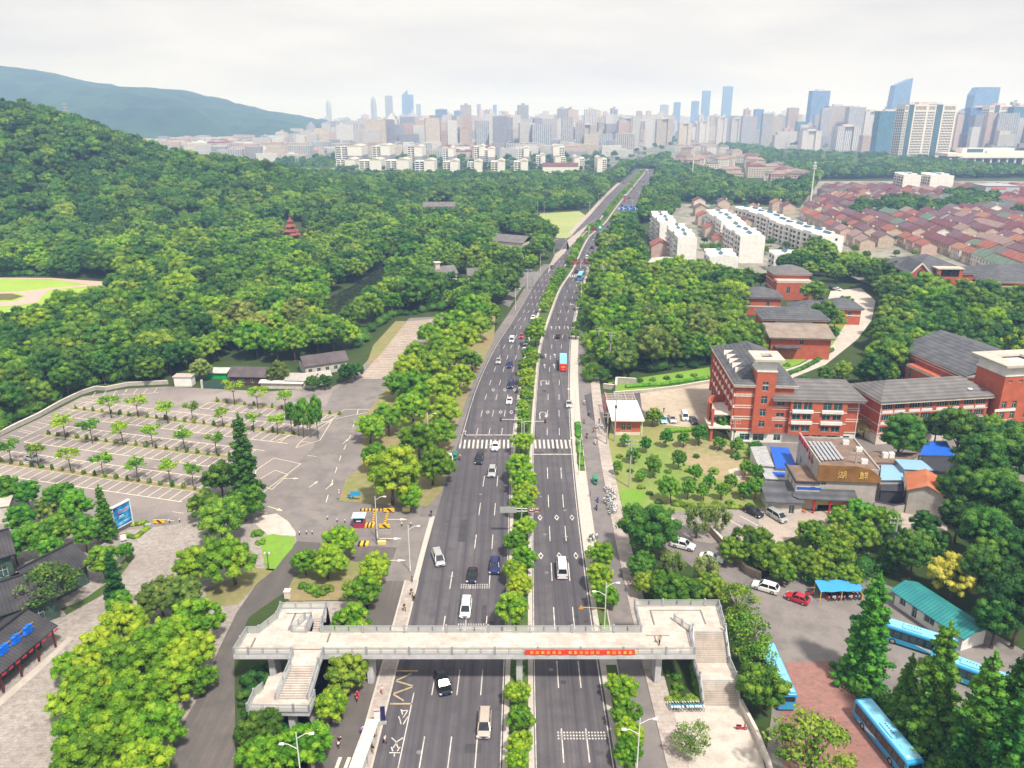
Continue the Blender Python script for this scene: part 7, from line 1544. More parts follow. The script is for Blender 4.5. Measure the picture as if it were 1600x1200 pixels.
e1 = campus(121,356,R(-4),16,14,10.4,'red two storey block with a grey hipped roof at the end of the school drive', wins={'left': [(1.2+k*1.9,2.2+k*1.9,z,z+2.4) for k in range(6) for z in (1.5,6)], 'front': [(3.2,4.8,3.2,6.4),(9.6,11.2,3.2,6.4)]}, rm=slate_w)
block(e1, 0, -6, 16, 5.98, 0, 8.6, {'front': [(4.6,6.2,3,6),(10.6,12.2,3,6)]}, bands=[(8.0,.5)]); mb = MB(); mb.box(.4,-5.6,8.65,15.6,-.2,8.75); mb.build('terrace', conc_m, e1);
campus(96,322,R(-6),17,13,7.2,'low red block with a slate hipped roof beside the wood, leftmost of the campus group', rm=slate)
campus(112,300,R(-6),13,12,6.6,'small red block with overlapping slate roof behind the white banded block', rm=slate)
campus(126,306,R(-6),14,11,6.2,'small slate roofed block at the right of the campus group', rm=slate)
e3 = campus(90.5,272,R(-5),22,13,10.4,'red block with a white banded front and wide slate roof on the campus slope', rm=slate, wins={'front': [(1.2,2.2,7.2,8.8),(18,19,7.2,8.8)]}, bands=())
mb = MB(); mb.box(4,-.3,6.2,17,-.01,10); mb.build('white_panel', white_w, e3)
e4 = campus(89.5,259,R(-5),20,10,7.3,'low red block with a tan tiled lean to roof nearest the drive bend', roof='none', wins={'front': [(9.6,11,5.3,6.7)], 'right': [(3,4,3,5)]}, bands=())
mb = MB(); mb.add([(-1.2,-1.4,8.0),(21.2,-1.4,8.0),(21.2,10.5,10.2),(-1.2,10.5,10.2),(-1.2,-1.4,7.8),(21.2,-1.4,7.8),(21.2,10.5,10),(-1.2,10.5,10)],[(0,1,2,3),(0,4,5,1),(1,5,6,2),(3,7,4,0),(7,6,5,4)]); mb.build('roof', roof_mat('tan_tile_roof', (.26,.2,.16), (.36,.29,.24), .4, 0), e4)
mb = MB(); mb.box(1,-2.6,4.4,9.5,-.05,4.8); mb.build('porch_roof', slate, e4)
# gatehouse
Gh = thing('gatehouse', 'small red brick gatehouse with a large white flat roof beside the entrance drive', 'gatehouse', (26.6,190,0), R(-1))
block(Gh, .6, .4, 6.6, 6, 0, 4.4, {'front': [(1.6,2.7,1.3,3.2),(3.1,4.2,1.3,3.2)]}, bands=[(.0,.9)]); mb = MB(); mb.box(-.6,-.9,4.4,8,14,4.85); mb.build('roof', white_w, Gh)
for x, y in ((-.3,13),(7.6,13),(7.6,.2),(-.3,20),(7.6,20)): mb = MB(); mb.box(x-.15,y-.15,0,x+.15,y+.15,4.4); mb.build('post', red_w if x < 0 else cream_w, Gh)
mb = MB()
for k in range(5): mb.box(-.5,14.2+k*1.4,4.5,7.9,14.45+k*1.4,4.7)
for x in (-.4,2.2,5,7.6): mb.box(x,14,4.7,x+.2,20.5,4.9)
mb.build('pergola', mat('pergola_tan', (.5,.4,.33), .8), Gh)
# ------------------------------------------------------------------ restaurant and sheds
tin_grey = mat('corrugated_grey', (.4,.42,.45), .5, .15, .8, dirt=(.3,.26,.22)); tin_blue = mat('corrugated_blue', (.22,.42,.65), .5, .15, .8, dirt=(.35,.45,.55)); tarp = mat('blue_tarpaulin', (.02,.12,.55), .5, .15, 1.5); dark_roof = mat('dark_felt_roof', (.05,.05,.06), .8, .2, .7)
brown_r = mat('brown_flat_roof', (.22,.15,.11), .95, .2, .5, dirt=(.14,.1,.08)); conc_w = mat('rendered_grey', (.42,.39,.36), .9, .12, .5, dirt=(.3,.27,.24)); stone_l = mat('pale_render', (.55,.51,.47), .9, .15, .5, dirt=(.4,.35,.3))
Rs = thing('restaurant', 'restaurant building with a brown timber sign board and red columned porch', 'restaurant', (65.2,150.5,0), R(-5))
block(Rs, 0, 0, 12.4, 16.5, 0, 9.2, {'front': [(1.0,1.9,5.2,6)], 'left': [(3,4,4.2,6),(7,8,4.2,6),(11,12,4.2,6)]}, m=conc_w)
mb = MB(); mb.box(-.15,-.15,9.2,.15,16.5,10.6); mb.box(12.2,0,9.2,12.5,16.5,9.6); mb.box(0,16.3,9.2,12.4,16.5,9.6); mb.build('parapet', conc_w, Rs)
mb = MB(); mb.box(.3,.3,9.22,12.1,16.2,9.28); mb.build('roof', brown_r, Rs)
mb = MB(); mb.add([(-.25,-.5,6.4),(12.7,-.5,6.4),(12.9,-.5,7.6),(10.6,-.5,9.4),(7.4,-.5,10.1),(-.2,-.5,10.1),(-.25,-.2,6.4),(12.7,-.2,6.4),(12.9,-.2,7.6),(10.6,-.2,9.4),(7.4,-.2,10.1),(-.2,-.2,10.1)],[(0,1,2,3,4,5),(11,10,9,8,7,6),(0,6,7,1),(1,7,8,2),(2,8,9,3),(3,9,10,4),(4,10,11,5),(5,11,6,0)])
sb = mb.build('sign_board', mat('timber_board', (.25,.12,.035), .7, .3, .5), Rs)
gold = mat('gold_lettering', (.8,.55,.15), .4, .1, 3)
def strokes3(parent, glyph, x, y, z, s, m, name='character', t=.11, vert=True):
 mb = MB()
 for st in glyph:
  for (a0,b0),(a1,b1) in zip(st[:-1], st[1:]): mb.beam((x+a0*s,y,z+b0*s),(x+a1*s,y,z+b1*s),.06,t*s)
 return mb.build(name, m, parent)
HU = [[(.08,.92),(.2,.8)],[(.02,.66),(.16,.56)],[(.05,.05),(.2,.36)],[(.28,.78),(.6,.78)],[(.44,.97),(.44,.5)],[(.3,.48),(.58,.48),(.58,.16),(.3,.16),(.3,.48)],[(.7,.93),(.7,.4),(.62,.04)],[(.7,.93),(.96,.93),(.96,.05),(.88,.1)],[(.7,.66),(.96,.66)],[(.7,.4),(.96,.4)]]
XIAN = [[(.2,.98),(.04,.74)],[(.18,.86),(.4,.86),(.3,.72)],[(.08,.7),(.46,.7),(.46,.3),(.08,.3),(.08,.7)],[(.08,.5),(.46,.5)],[(.27,.7),(.27,.3)],[(.02,.04),(.08,.18)],[(.17,.06),(.2,.18)],[(.3,.06),(.32,.18)],[(.44,.04),(.48,.18)],[(.62,.97),(.68,.84)],[(.92,.97),(.84,.84)],[(.56,.78),(.98,.78)],[(.6,.56),(.95,.56)],[(.53,.3),(1,.3)],[(.77,.84),(.77,.0)]]
strokes3(sb, HU, 3.9, -.6, 7.2, 1.7, gold, t=.09); strokes3(sb, XIAN, 8.3, -.6, 7.2, 1.7, gold, t=.09)
rr = random.Random(4)
for k in range(6):                                 # red characters standing on the left parapet
 y = 15.2-k*2.1; mb = MB(); s = 1.35 if k < 4 else .8
 for q in range(4): mb.box(-.32,y-s*.5,9.3+q*s*.27+(0 if k<4 else -1),-.18,y+s*.5,9.42+q*s*.27+(0 if k<4 else -1))
 mb.box(-.32,y-.1,9.2-(0 if k<4 else 1),-.19,y+.1,9.3+s); mb.box(-.33,y-s*.45,9.2-(0 if k<4 else 1),-.19,y-s*.3,9.2+s*.9-(0 if k<4 else 1)); mb.build('character', mat('red_lettering', (.6,.02,.08), .5), Rs)
mb = MB()
for k in range(6): mb.box(1.2+k*.9,3+k*.2,9.6,1.8+k*.9,13.5,9.72)
mb.box(1,5,9.5,7,5.2,9.62); mb.box(1,11,9.5,7,11.2,9.62); mb.build('duct', steel, Rs)
for x, y in ((9.5,2.5),(10.5,9),(8.8,12.8)): mb = MB(); mb.box(x,y,9.28,x+1.3,y+.8,10.3); mb.build('air_unit', white_w, Rs, bevel=.05)
mb = MB(); mb.add([(-4.4,-3.6,3.6),(7.8,-3.6,3.6),(7.8,-.55,4.6),(-4.4,-.55,4.6),(-4.4,-3.6,3.35),(7.8,-3.6,3.35),(7.8,-.55,4.35),(-4.4,-.55,4.35),(-5.4,-2.6,3.6),(-5.4,5,3.6),(-3.6,5,4.6)],[(0,1,2,3),(0,4,5,1),(1,5,6,2),(4,7,6,5),(0,3,10,9,8)]); mb.build('porch_roof', slate, Rs)
for x in (-3.9,-1.0,2.2,5.2,7.5): mb = MB(); mb.box(x-.14,-3.3,0,x+.14,-3.0,3.4); mb.build('column', mat('red_column', (.6,.02,.02), .5), Rs)
mb = MB(); mb.box(-3.8,-2.7,1.9,5.1,-2.6,3.35); mb.build('screen', mat('bamboo_screen', (.48,.34,.15), .8, .2, 3), Rs)
mb = MB(); mb.box(-3.8,-.4,0,7.5,-.05,3.3); mb.build('shopfront', glass_dk, Rs)
An = thing('annex', 'two storey annex with a brown flat roof and blue band left of the restaurant', 'building', (60.4,149.5,0), R(-5))
block(An, 0, 0, 5.0, 9, 0, 6.2, {'left': [(2,3,4,5.4),(5,6,4,5.4)], 'front': [(3,4,4.6,5.4)]}, m=stone_l, cap=False); mb = MB(); mb.box(-.3,-.3,6.2,0,9.2,6.7); mb.box(0,-.3,6.2,5,0,6.7); mb.build('parapet', dark_roof, An); mb = MB(); mb.box(0,0,6.15,4.95,9,6.22); mb.build('roof', brown_r, An); mb = MB(); mb.box(.2,-.06,4.7,5.2,-.01,5.3); mb.build('blue_band', tarp, An)
Sh = thing('shed', 'low stone shed with a dark slate roof left of the restaurant porch', 'shed', (54.2,147.5,0), R(-5)); block(Sh, 0, 0, 7, 6.4, 0, 3.1, {'front': [(4.4,5.5,.1,2.1)]}, m=stone_l); mb = MB(); mb.add([(-.6,-.8,3.1),(7.4,-.8,3.1),(7.4,7,4.2),(-.6,7,4.2),(-.6,-.8,2.85),(7.4,-.8,2.85),(7.4,7,3.95),(-.6,7,3.95)],[(0,1,2,3),(0,4,5,1),(1,5,6,2),(3,7,4,0),(7,6,5,4)]); mb.build('roof', slate, Sh)
def lean_shed(label, pts, z, m, th=.12, wm=None, name='shed', grp=None, dz=0):
 P = [G(*p, z) for p in pts]; cx, cy_ = sum(p[0] for p in P)/len(P), sum(p[1] for p in P)/len(P); o = thing(name, label, 'shed', (cx,cy_,0), 0, grp); Q = [(p[0]-cx,p[1]-cy_) for p in P]
 mb = MB(); n = len(Q); mb.add([(q[0],q[1],z-th) for q in Q]+[(q[0],q[1],z+(dz if i in (2,3) else 0)) for i, q in enumerate(Q)], [tuple(range(n-1,-1,-1)),tuple(range(n,2*n))]+[(k,(k+1)%n,n+(k+1)%n,n+k) for k in range(n)]); mb.build('roof', m, o)
 mb = MB(); mb.prism([(q[0]*.92,q[1]*.92) for q in Q], -.02, z-th-.01); mb.build('wall', wm or stone_l, o); return o
lean_shed('large pale grey tin roofed shed at the foot of the school block', [(1184,727),(1210,729),(1197,697),(1172,698)], 3.6, tin_grey)
lean_shed('shed with a bright blue tarpaulin roof beside the grey tin roof', [(1212,731),(1247,733),(1232,700),(1203,697)], 3.8, tarp)
lean_shed('low tin roof with blue and rust stripes left of the annex', [(1196,748),(1233,750),(1225,731),(1187,730)], 3.0, tin_grey)
o = lean_shed('blue tarpaulin strips on the low striped tin roof', [(1212,744),(1231,745),(1227,738),(1207,737)], 3.15, tarp); o.name = 'tarpaulin'
lean_shed('brown flat roofed building behind the restaurant with white air units', [(1340,722),(1415,723),(1440,708),(1335,703)], 5.0, brown_r, wm=conc_w, name='building')
for i, (a, b) in enumerate(((1382,715),(1392,715))): X, Y = G(a,b,5); mb = MB(); mb.box(X-.6,Y-.5,5,X+.6,Y+.5,6.3); tag(mb.build('air_conditioner', white_w, bevel=.05), '%s of the two white air units on the brown flat roof' % ('left' if i == 0 else 'right'), 'air conditioner')
lean_shed('pale blue tin roofed shed right of the brown sign board', [(1375,750),(1412,750),(1410,727),(1377,726)], 4.4, tin_blue, wm=conc_w)
lean_shed('dark canopy hung with small red lanterns right of the restaurant', [(1376,766),(1414,768),(1412,752),(1376,751)], 3.2, dark_roof, wm=dark_roof)
lean_shed('blue tin canopy behind the terracotta roofed house', [(1413,733),(1460,735),(1440,719),(1398,717)], 5.6, tin_blue, wm=conc_w)
lean_shed('bright blue tent roof at the foot of the right school block', [(1436,711),(1492,712),(1478,694),(1446,694)], 4.0, tarp, dz=.8)
lean_shed('dark roofed shed behind the terracotta roofed house', [(1446,738),(1500,742),(1494,715),(1440,713)], 3.4, dark_roof)
H1 = thing('house', 'small grey two storey house with a terracotta tiled roof right of the restaurant', 'house', (83.5,147.5,0), R(-24)); block(H1, 0, 0, 6.4, 8, 0, 5.6, {'left': [(1.6,2.8,2.8,4.4),(4.8,6,2.8,4.4)], 'front': [(3.5,4.5,.2,1.6)]}, m=conc_w); mb = MB(); gable_roof(mb, 0, 0, 6.4, 8, 5.7, 1.7, .5, 'y'); mb.build('roof', roof_mat('terracotta_roof', (.5,.13,.05), (.58,.22,.1), .3, 1), H1)
mb = MB(); mb.add([(0,0,5.6),(6.4,0,5.6),(3.2,0,7.2)],[(0,1,2)]); mb.build('gable', conc_w, H1)
wallrun('garden_wall', [(1366,797),(1395,803),(1415,800),(1430,803)], 2.0, .3, conc_w, 'grey garden wall with a curved dark top before the terracotta roofed house', dark_roof)
X, Y = G(1236,800); o = thing('debris_pile', 'heap of pale stones and orange sheeting beside the shed door', 'rubble', (X,Y,0)); mb = MB(); r9 = random.Random(8)
for k in range(14): mb.cbox(r9.uniform(-2.6,1.2),r9.uniform(-.6,1),r9.uniform(.15,.5),r9.uniform(.5,1.1),r9.uniform(.4,.8),r9.uniform(.3,.7),r9.uniform(0,3))
mb.build('stones', stone_l, o); mb = MB()
for k in range(5): mb.cbox(1.2+k*.35,.2*math.sin(k),.3+.25*math.sin(k*.8),.5,1.0,.25,.3*k)
mb.build('sheeting', mat('orange_sheet', (.6,.16,.04), .7), o)
# teal roofed shed
FLp, FRp = G(1400,925,2.6), G(1505,996,2.6); an, Lw = frame_of(FLp, FRp); T = thing('long_shed', 'long white shed with a teal corrugated roof beside the blue buses', 'shed', (FLp[0],FLp[1],0), an)
block(T, 0, 0, Lw, 5, 0, 2.7, {'front': [(1,2.2,.9,2.2),(4,5.2,.1,2.2),(6.6,8.6,.9,2.2),(12,14,.9,2.2),(15,17,.9,2.2)] if Lw > 17 else [(1,2.2,.9,2.2),(3.6,4.6,.1,2.2),(6,8,.9,2.2)]}, m=white_w); mb = MB(); gable_roof(mb, 0, 0, Lw, 5, 2.8, 1.2, .7, 'x'); mb.build('roof', roof_mat('teal_roof', (.015,.2,.22), (.03,.28,.27), .6, 0), T)
# ------------------------------------------------------------------ plaza halls with black tiled roofs
FLp, FRp = G(-90,1128,3.4), G(86,980,3.4); an, Lw = frame_of(FLp, FRp)
Hl = thing('hall', 'long black tiled hall with a dark red colonnade and blue roof lettering beside the plaza', 'hall', (FLp[0],FLp[1],.1), an)
block(Hl, 0, 2.2, Lw-1, 7, 0, 3.4, {'front': [(x,x+1.6,.6,2.6) for x in np.arange(2, Lw-4, 2.6)]}, m=mat('dark_shopfront', (.06,.1,.08), .6, .3, 1), cap=False)
mb = MB(); gable_roof(mb, 0, 0, Lw, 9.4, 3.5, 2.4, .3, 'x'); mb.build('roof', black_tile, Hl); mb = MB(); mb.beam((-.4,4.7,6.05),(Lw+.4,4.7,6.05),.4,.35); mb.build('ridge', mat('ridge_black', (.03,.03,.035), .7), Hl)
mb = MB()
for x in np.arange(.6, Lw-.2, .0+1.3): mb.box(x,-.34,2.85,x+.75,-.28,3.15)
mb.build('lantern_strip', mat('red_strip', (.55,.02,.05), .6), Hl)
for x in np.arange(Lw-.6, 0, -3.5): mb = MB(); mb.tube((x,.1,0),(x,.1,3.3),.17,n=10); mb.build('column', mat('dark_red_column', (.09,.02,.015), .5), Hl)
for i in range(3):                                 # blue characters standing on the roof
 x0 = Lw*.57+i*2.35; mb = MB(); y0, z0 = 1.6, 4.45
 for (a0,b0),(a1,b1) in (((0,.9),(1,.9)),((.5,1.1),(.5,0)),((.1,.55),(.9,.55)),((.1,.55),(.1,.1)),((.9,.55),(.9,.1)),((0,.1),(1,.1)),((.2,.3),(.8,.3))):
  sh = i*.08; mb.beam((x0+a0*1.6+sh,y0,z0+b0*1.3),(x0+a1*1.6-sh,y0,z0+b1*1.3),.5,.24)
 mb.build('character', mat('blue_lettering', (.01,.16,.75), .35), Hl)
mb = MB(); mb.beam((Lw*.55,1.9,4.6),(Lw*.57+7,1.9,4.6),.08,.08); mb.beam((Lw*.55,1.9,5.4),(Lw*.57+7,1.9,5.4),.08,.08); mb.build('sign_frame', mat('ochre_bar', (.4,.3,.1), .6), Hl)
def black_hall(label, pa, pb, z, dep, rh, nm='hall'):
 a, b = G(*pa, z), G(*pb, z); an, Lw = frame_of(a, b); o = thing(nm, label, 'hall', (a[0],a[1],.1), an); block(o, .4, .4, Lw-.8, dep-.8, 0, z, {'front': [(x,x+1.5,.6,2.6) for x in np.arange(1, Lw-3, 3)]}, m=MATS['dark_shopfront'], cap=False)
 mb = MB(); gable_roof(mb, 0, 0, Lw, dep, z, rh, .5, 'x'); mb.build('roof', black_tile, o); mb = MB(); mb.beam((-.5,dep/2,z+rh+.05),(Lw+.5,dep/2,z+rh+.05),.4,.35); mb.build('ridge', MATS['ridge_black'], o); return o
black_hall('second black tiled hall behind the one with blue lettering', (-70,985), (92,930), 4.4, 10, 3.0)
black_hall('black tiled hall under the wide olive tree', (62,922), (140,880), 4.0, 9, 2.8); black_hall('black tiled hall at the left edge behind the ginkgo trees', (-120,905), (20,865), 5, 9, 2.8)
lean_shed('pale flat roofed building at the left edge above the ginkgo trees', [(-60,800),(14,790),(22,770),(-60,778)], 4, conc_m, wm=stone_l, name='building')
# car park gate buildings
def lowb(x, y, rz, w_, d_, h_, rh, label, wallm, roofm, nm='gate_house', kind='gable', cat='building'):
 o = thing(nm, label, cat, (x,y,0), rz); block(o, 0, 0, w_, d_, 0, h_, {'front': [(q,q+1.2,.9,2.2) for q in np.arange(1, w_-2, 2.8)] if h_ > 2.5 else []}, m=wallm, cap=False)
 mb = MB(); (gable_roof if kind == 'gable' else hip_roof)(mb, 0, 0, w_, d_, h_, rh, .5); mb.build('roof', roofm, o); return o
X, Y = G(273,604); mb = MB(); mb.box(0,0,0,5.4,3,2.9); mb.box(-.2,-.2,2.9,5.6,3.2,3.1)
for k in range(6): mb.box(.3+k*.9,-.06,.3,.42+k*.9,0,2.7)
o = thing('kiosk', 'white panelled kiosk at the back of the car park', 'kiosk', (X,Y,0)); mb.build('wall', white_w, o); mb = MB(); mb.box(-.3,-.3,3.1,5.7,3.3,3.3); mb.build('roof', mat('pale_pink_roof', (.5,.4,.38), .8), o)
X, Y = G(315,607); o = thing('gate', 'dark green metal gate between pale pillars at the back of the car park', 'gate', (X,Y,0), R(-2)); mb = MB(); mb.box(.5,-.05,0,7.6,.05,2.3); mb.build('gate_leaf', mat('gate_green', (.04,.09,.07), .6), o);
for x in (0,7.7): mb = MB(); mb.box(x,-.3,0,x+.6,.3,2.8); mb.build('pillar', stone_l, o)
lowb(*G(325,592), R(-2), 6, 5, 2.2, .6, 'shed with bright green netting behind the gate', mat('green_net', (.01,.35,.1), .6), stone_l, 'shed'); lowb(*G(360,602), R(-3), 11.5, 6.5, 3.0, 2.2, 'dark brown tiled gate house with a long ridge at the back of the car park', mat('dark_timber', (.08,.04,.03), .7), roof_mat('brown_tile_roof', (.09,.07,.075), (.14,.115,.12), .5, 0))
lowb(*G(408,607), R(-3), 13, 3, 2.0, .4, 'low pale boundary building right of the brown gate house', stone_l, cream_w); lowb(*G(448,606), R(-4), 8.5, 6, 2.6, 1.4, 'grey roofed shed behind the slim tree group', stone_l, mat('grey_sheet', (.4,.36,.33), .8), 'shed')
lowb(*G(478,588), R(28), 14, 8, 3.4, 2.4, 'dark brown tiled house at the corner of the lined parking strip', stone_l, MATS['brown_tile_roof']); lowb(*G(482,604), R(25), 7, 5, 2.6, 1.2, 'pale grey roofed outbuilding before the dark tiled house', stone_l, MATS['grey_sheet'], 'shed')
# villas and pavilion in the wood
def villa(px_, py_, w_, d_, h_, rz, label, wallm=None, rm=None, chimney=True):
 X, Y = G(px_, py_, h_*.5); o = lowb(X-w_/2, Y-d_/2, rz, w_, d_, h_, 3.2, label, wallm or mat('cream_render', (.62,.55,.47), .85, .1, .4, dirt=(.45,.4,.34)), rm or slate_w, 'villa', 'gable', 'house')
 if chimney: mb = MB(); mb.box(w_*.25,d_*.3,h_,w_*.25+2.2,d_*.3+2.2,h_+5); mb.box(w_*.25-.5,d_*.3-.5,h_+5,w_*.25+2.7,d_*.3+2.7,h_+5.4); mb.build('chimney', MATS['cream_render'], o)
villa(697,442,13,9,9,R(25),'cream villa with a square chimney tower half buried in the wood', ); villa(740,442,5,5,8,R(5),'small cream tower beside the villa in the wood', chimney=False)
villa(797,386,20,14,10,R(-30),'cream house with a grey tiled roof in the wood by the junction', chimney=False); villa(797,404,9,8,6,R(-30),'low white gabled porch house before the cream house in the wood', chimney=False)
villa(687,330,26,14,9,R(0),'white house with a dark hipped roof deep in the wood', mat('white_villa', (.6,.58,.56), .8), slate_w, False)
X, Y = G(455,366,6); Pv = thing('pavilion', 'dark red temple pavilion with stacked upturned roofs in the wood', 'pavilion', (X,Y,0)); Pv.scale = (.6,.6,.85); Pv.location.z = float(hillz(X,Y)); dred = mat('pavilion_red', (.27,.06,.035), .7, .15, 1); rr_ = mat('pavilion_roof', (.25,.07,.05), .7, .15, 1)
for i, (x, y, s, h) in enumerate(((0,0,5.5,9),(-9,-1,3,8),(5,-4,3.6,6.5))):
 mb = MB(); mb.box(x-s,y-s*.8,0,x+s,y+s*.8,h); mb.build('wall', dred, Pv)
 mb = MB(); tiers = 3 if i == 0 else 1
 for k in range(tiers):
  z = h+k*3.6; w_ = (s+1.8)*(1-.3*k); q = w_*.42
  ring0 = [(x-w_,y-w_,z+.7),(x,y-w_,z),(x+w_,y-w_,z+.7),(x+w_,y,z),(x+w_,y+w_,z+.7),(x,y+w_,z),(x-w_,y+w_,z+.7),(x-w_,y,z)]
  ring1 = [(x+(a-x)*.42,y+(b-y)*.42,z+2.2) for a, b, c in ring0]; last = k == tiers-1
  mb.loft([ring0, ring1] + ([[(x+(a-x)*.03,y+(b-y)*.03,z+5) for a, b, c in ring0]] if last else []))
  if not last: mb.box(x-q,y-q,z+1.8,x+q,y+q,z+3.8)
 mb.build('roof', rr_, Pv)
X, Y = G(312,402,1);
# three storey pale house and pink house beside the estate
lowb(*G(1012,440), R(-18), 17, 13, 10, 2.0, 'pale three storey house with a flat tan roof right of the avenue', white_w, conc_m, 'house', 'hip', 'house')
# ------------------------------------------------------------------ white apartment rows in the estate
solar = mat('solar_panel_blue', (.03,.12,.2), .3, .2, 3, spec=.6)
def apt_row(label, x, y, rz, n, ul, w_, h_, shift=.9, group='white apartment rows in the estate', bal=True):
 """row of stair units running away from the camera; balconies on the left side"""
 o = thing('apartment_row', label, 'apartments', (x,y,0), rz, group)
 for k in range(n):
  y0 = k*ul; x0 = (k % 2)*shift + k*.15; zt = h_ + (k % 2)*.5
  wins = {'left': [(.8+q*ul/2, 4.4+q*ul/2, .7+f*2.9, 2.6+f*2.9) for q in range(2) for f in range(int(h_/2.9))]} if bal else {}
  if k == 0: wins['front'] = [(w_*.62, w_*.62+1.5, 1.2+f*2.9, 2.6+f*2.9) for f in range(int(h_/2.9)) if f % 2] if 'windowed' in label else []
  mb = MB(); wall_holes(mb, (x0,y0+ul-.02), (0,-1), ul-.02, 0, zt, wins['left'] if bal else [], .5)
  wall_holes(mb, (x0,y0), (1,0), w_, 0, zt, wins.get('front', []), .2); mb.quad((x0+w_,y0,0),(x0+w_,y0+ul,0),(x0+w_,y0+ul,zt),(x0+w_,y0,zt)); mb.quad((x0,y0,zt),(x0+w_,y0,zt),(x0+w_,y0+ul-.02,zt),(x0,y0+ul-.02,zt)); mb.quad((x0+w_,y0+ul-.02,0),(x0,y0+ul-.02,0),(x0,y0+ul-.02,zt),(x0+w_,y0+ul-.02,zt))
  mb.add([(x0,y0,zt),(x0+w_*.5,y0,zt+1.5),(x0+w_,y0,zt),(x0,y0+ul-.02,zt),(x0+w_*.5,y0+ul-.02,zt+1.5),(x0+w_,y0+ul-.02,zt)],[(0,2,1),(3,4,5),(0,1,4,3),(1,2,5,4)]); mb.flat('wall', white_w, o)
  if bal:
   g = MB(); g.box(x0+.45,y0+.3,.3,x0+.5,y0+ul-.4,zt-.3); g.build('window', glass_dk, o)
   for f in range(int(h_/2.9)):
    b_ = MB(); b_.box(x0-1.1,y0+ul*.35,f*2.9+.05,x0-.01,y0+ul*.92,f*2.9+.95); b_.build('balcony', white_w, o)
  s_ = MB(); s_.add([(x0+w_*.3,y0+1,zt+.4),(x0+w_*.3,y0+ul*.8,zt+.4),(x0+w_*.48,y0+ul*.8,zt+2.4),(x0+w_*.48,y0+1,zt+2.4),(x0+w_*.3+.15,y0+1,zt+.3),(x0+w_*.3+.15,y0+ul*.8,zt+.3),(x0+w_*.48+.15,y0+ul*.8,zt+2.3),(x0+w_*.48+.15,y0+1,zt+2.3)],[(0,1,2,3),(7,6,5,4),(0,3,7,4),(1,5,6,2)]); s_.build('solar_heater', solar, o)
  p_ = MB(); p_.box(x0-.2,y0+ul-.5,zt,x0+w_+.1,y0+ul-.1,zt+1.3); p_.box(x0-.2,y0,zt-.2,x0+.1,y0+ul-.5,zt+.5); p_.build('parapet', white_w, o)
 return o
apt_row('tall plain white apartment row seen end on, nearest left in the estate', 91.5, 432, R(-2), 4, 12, 10.5, 16)
apt_row('white apartment row behind the leftmost end on row', 93.5, 498, R(-2), 4, 13, 11, 15.5)
apt_row('white apartment row with dark left balconies left of the long terrace', 129.5, 444, R(-1), 4, 12, 14, 15)
apt_row('white apartment row at the back above the orange roofs', 138, 520, R(-1), 4, 13, 15, 14)
apt_row('small white apartment block half hidden by the wood edge', 103, 405, R(-1), 2, 9, 15, 10)
apt_row('long windowed white apartment terrace with many balconies, near half', 182, 461, R(7), 6, 12.5, 14, 12.5)
apt_row('long windowed white apartment terrace, far half', 178, 542, R(7), 5, 13, 14, 13)
apt_row('small white block behind the grey roofed red school block', 141, 418, R(-1), 1, 10, 15, 9)
for a, b, l_ in ((1408,302,'left of two isolated white apartment blocks behind the townhouses'),(1450,303,'right of two isolated white apartment blocks behind the townhouses')):
 X, Y = G(a, b); apt_row(l_, X, Y, R(0), 2, 12, 19 if a < 1420 else 25, 19, group='isolated white blocks')
X, Y = G(1408,430); apt_row('low white block with blue solar heaters beyond the school hall', 262, 372, R(-3), 1, 12, 36, 10, group='white blocks by the school', bal=False)
# ------------------------------------------------------------------ townhouses
RO = {'maroon': roof_mat('maroon_roof', (.14,.042,.05), (.22,.08,.085), .6, 1), 'red': roof_mat('red_roof', (.3,.085,.06), (.38,.14,.1), .6, 1), 'orange': roof_mat('orange_roof', (.34,.14,.08), (.43,.22,.14), .6, 1), 'purple': roof_mat('purple_roof', (.15,.075,.1), (.21,.11,.14), .6, 1),
 'brown': roof_mat('brown_grey_roof', (.14,.12,.115), (.21,.18,.17), .6, 1), 'green': roof_mat('green_roof', (.11,.17,.12), (.18,.24,.18), .6, 1), 'slate': roof_mat('grey_blue_roof', (.1,.12,.15), (.16,.18,.21), .6, 1), 'pink': roof_mat('faded_pink_roof', (.28,.18,.16), (.37,.26,.23), .6, 1)}
WA = {'beige': mat('house_beige', (.5,.4,.32), .9, .15, .5, dirt=(.36,.28,.22)), 'cream': mat('house_cream', (.62,.55,.46), .9, .12, .5, dirt=(.45,.4,.34)), 'pinkish': mat('house_pink', (.55,.38,.32), .9, .12, .5, dirt=(.4,.3,.26)), 'white': mat('house_white', (.68,.65,.61), .9, .1, .5, dirt=(.5,.47,.44))}
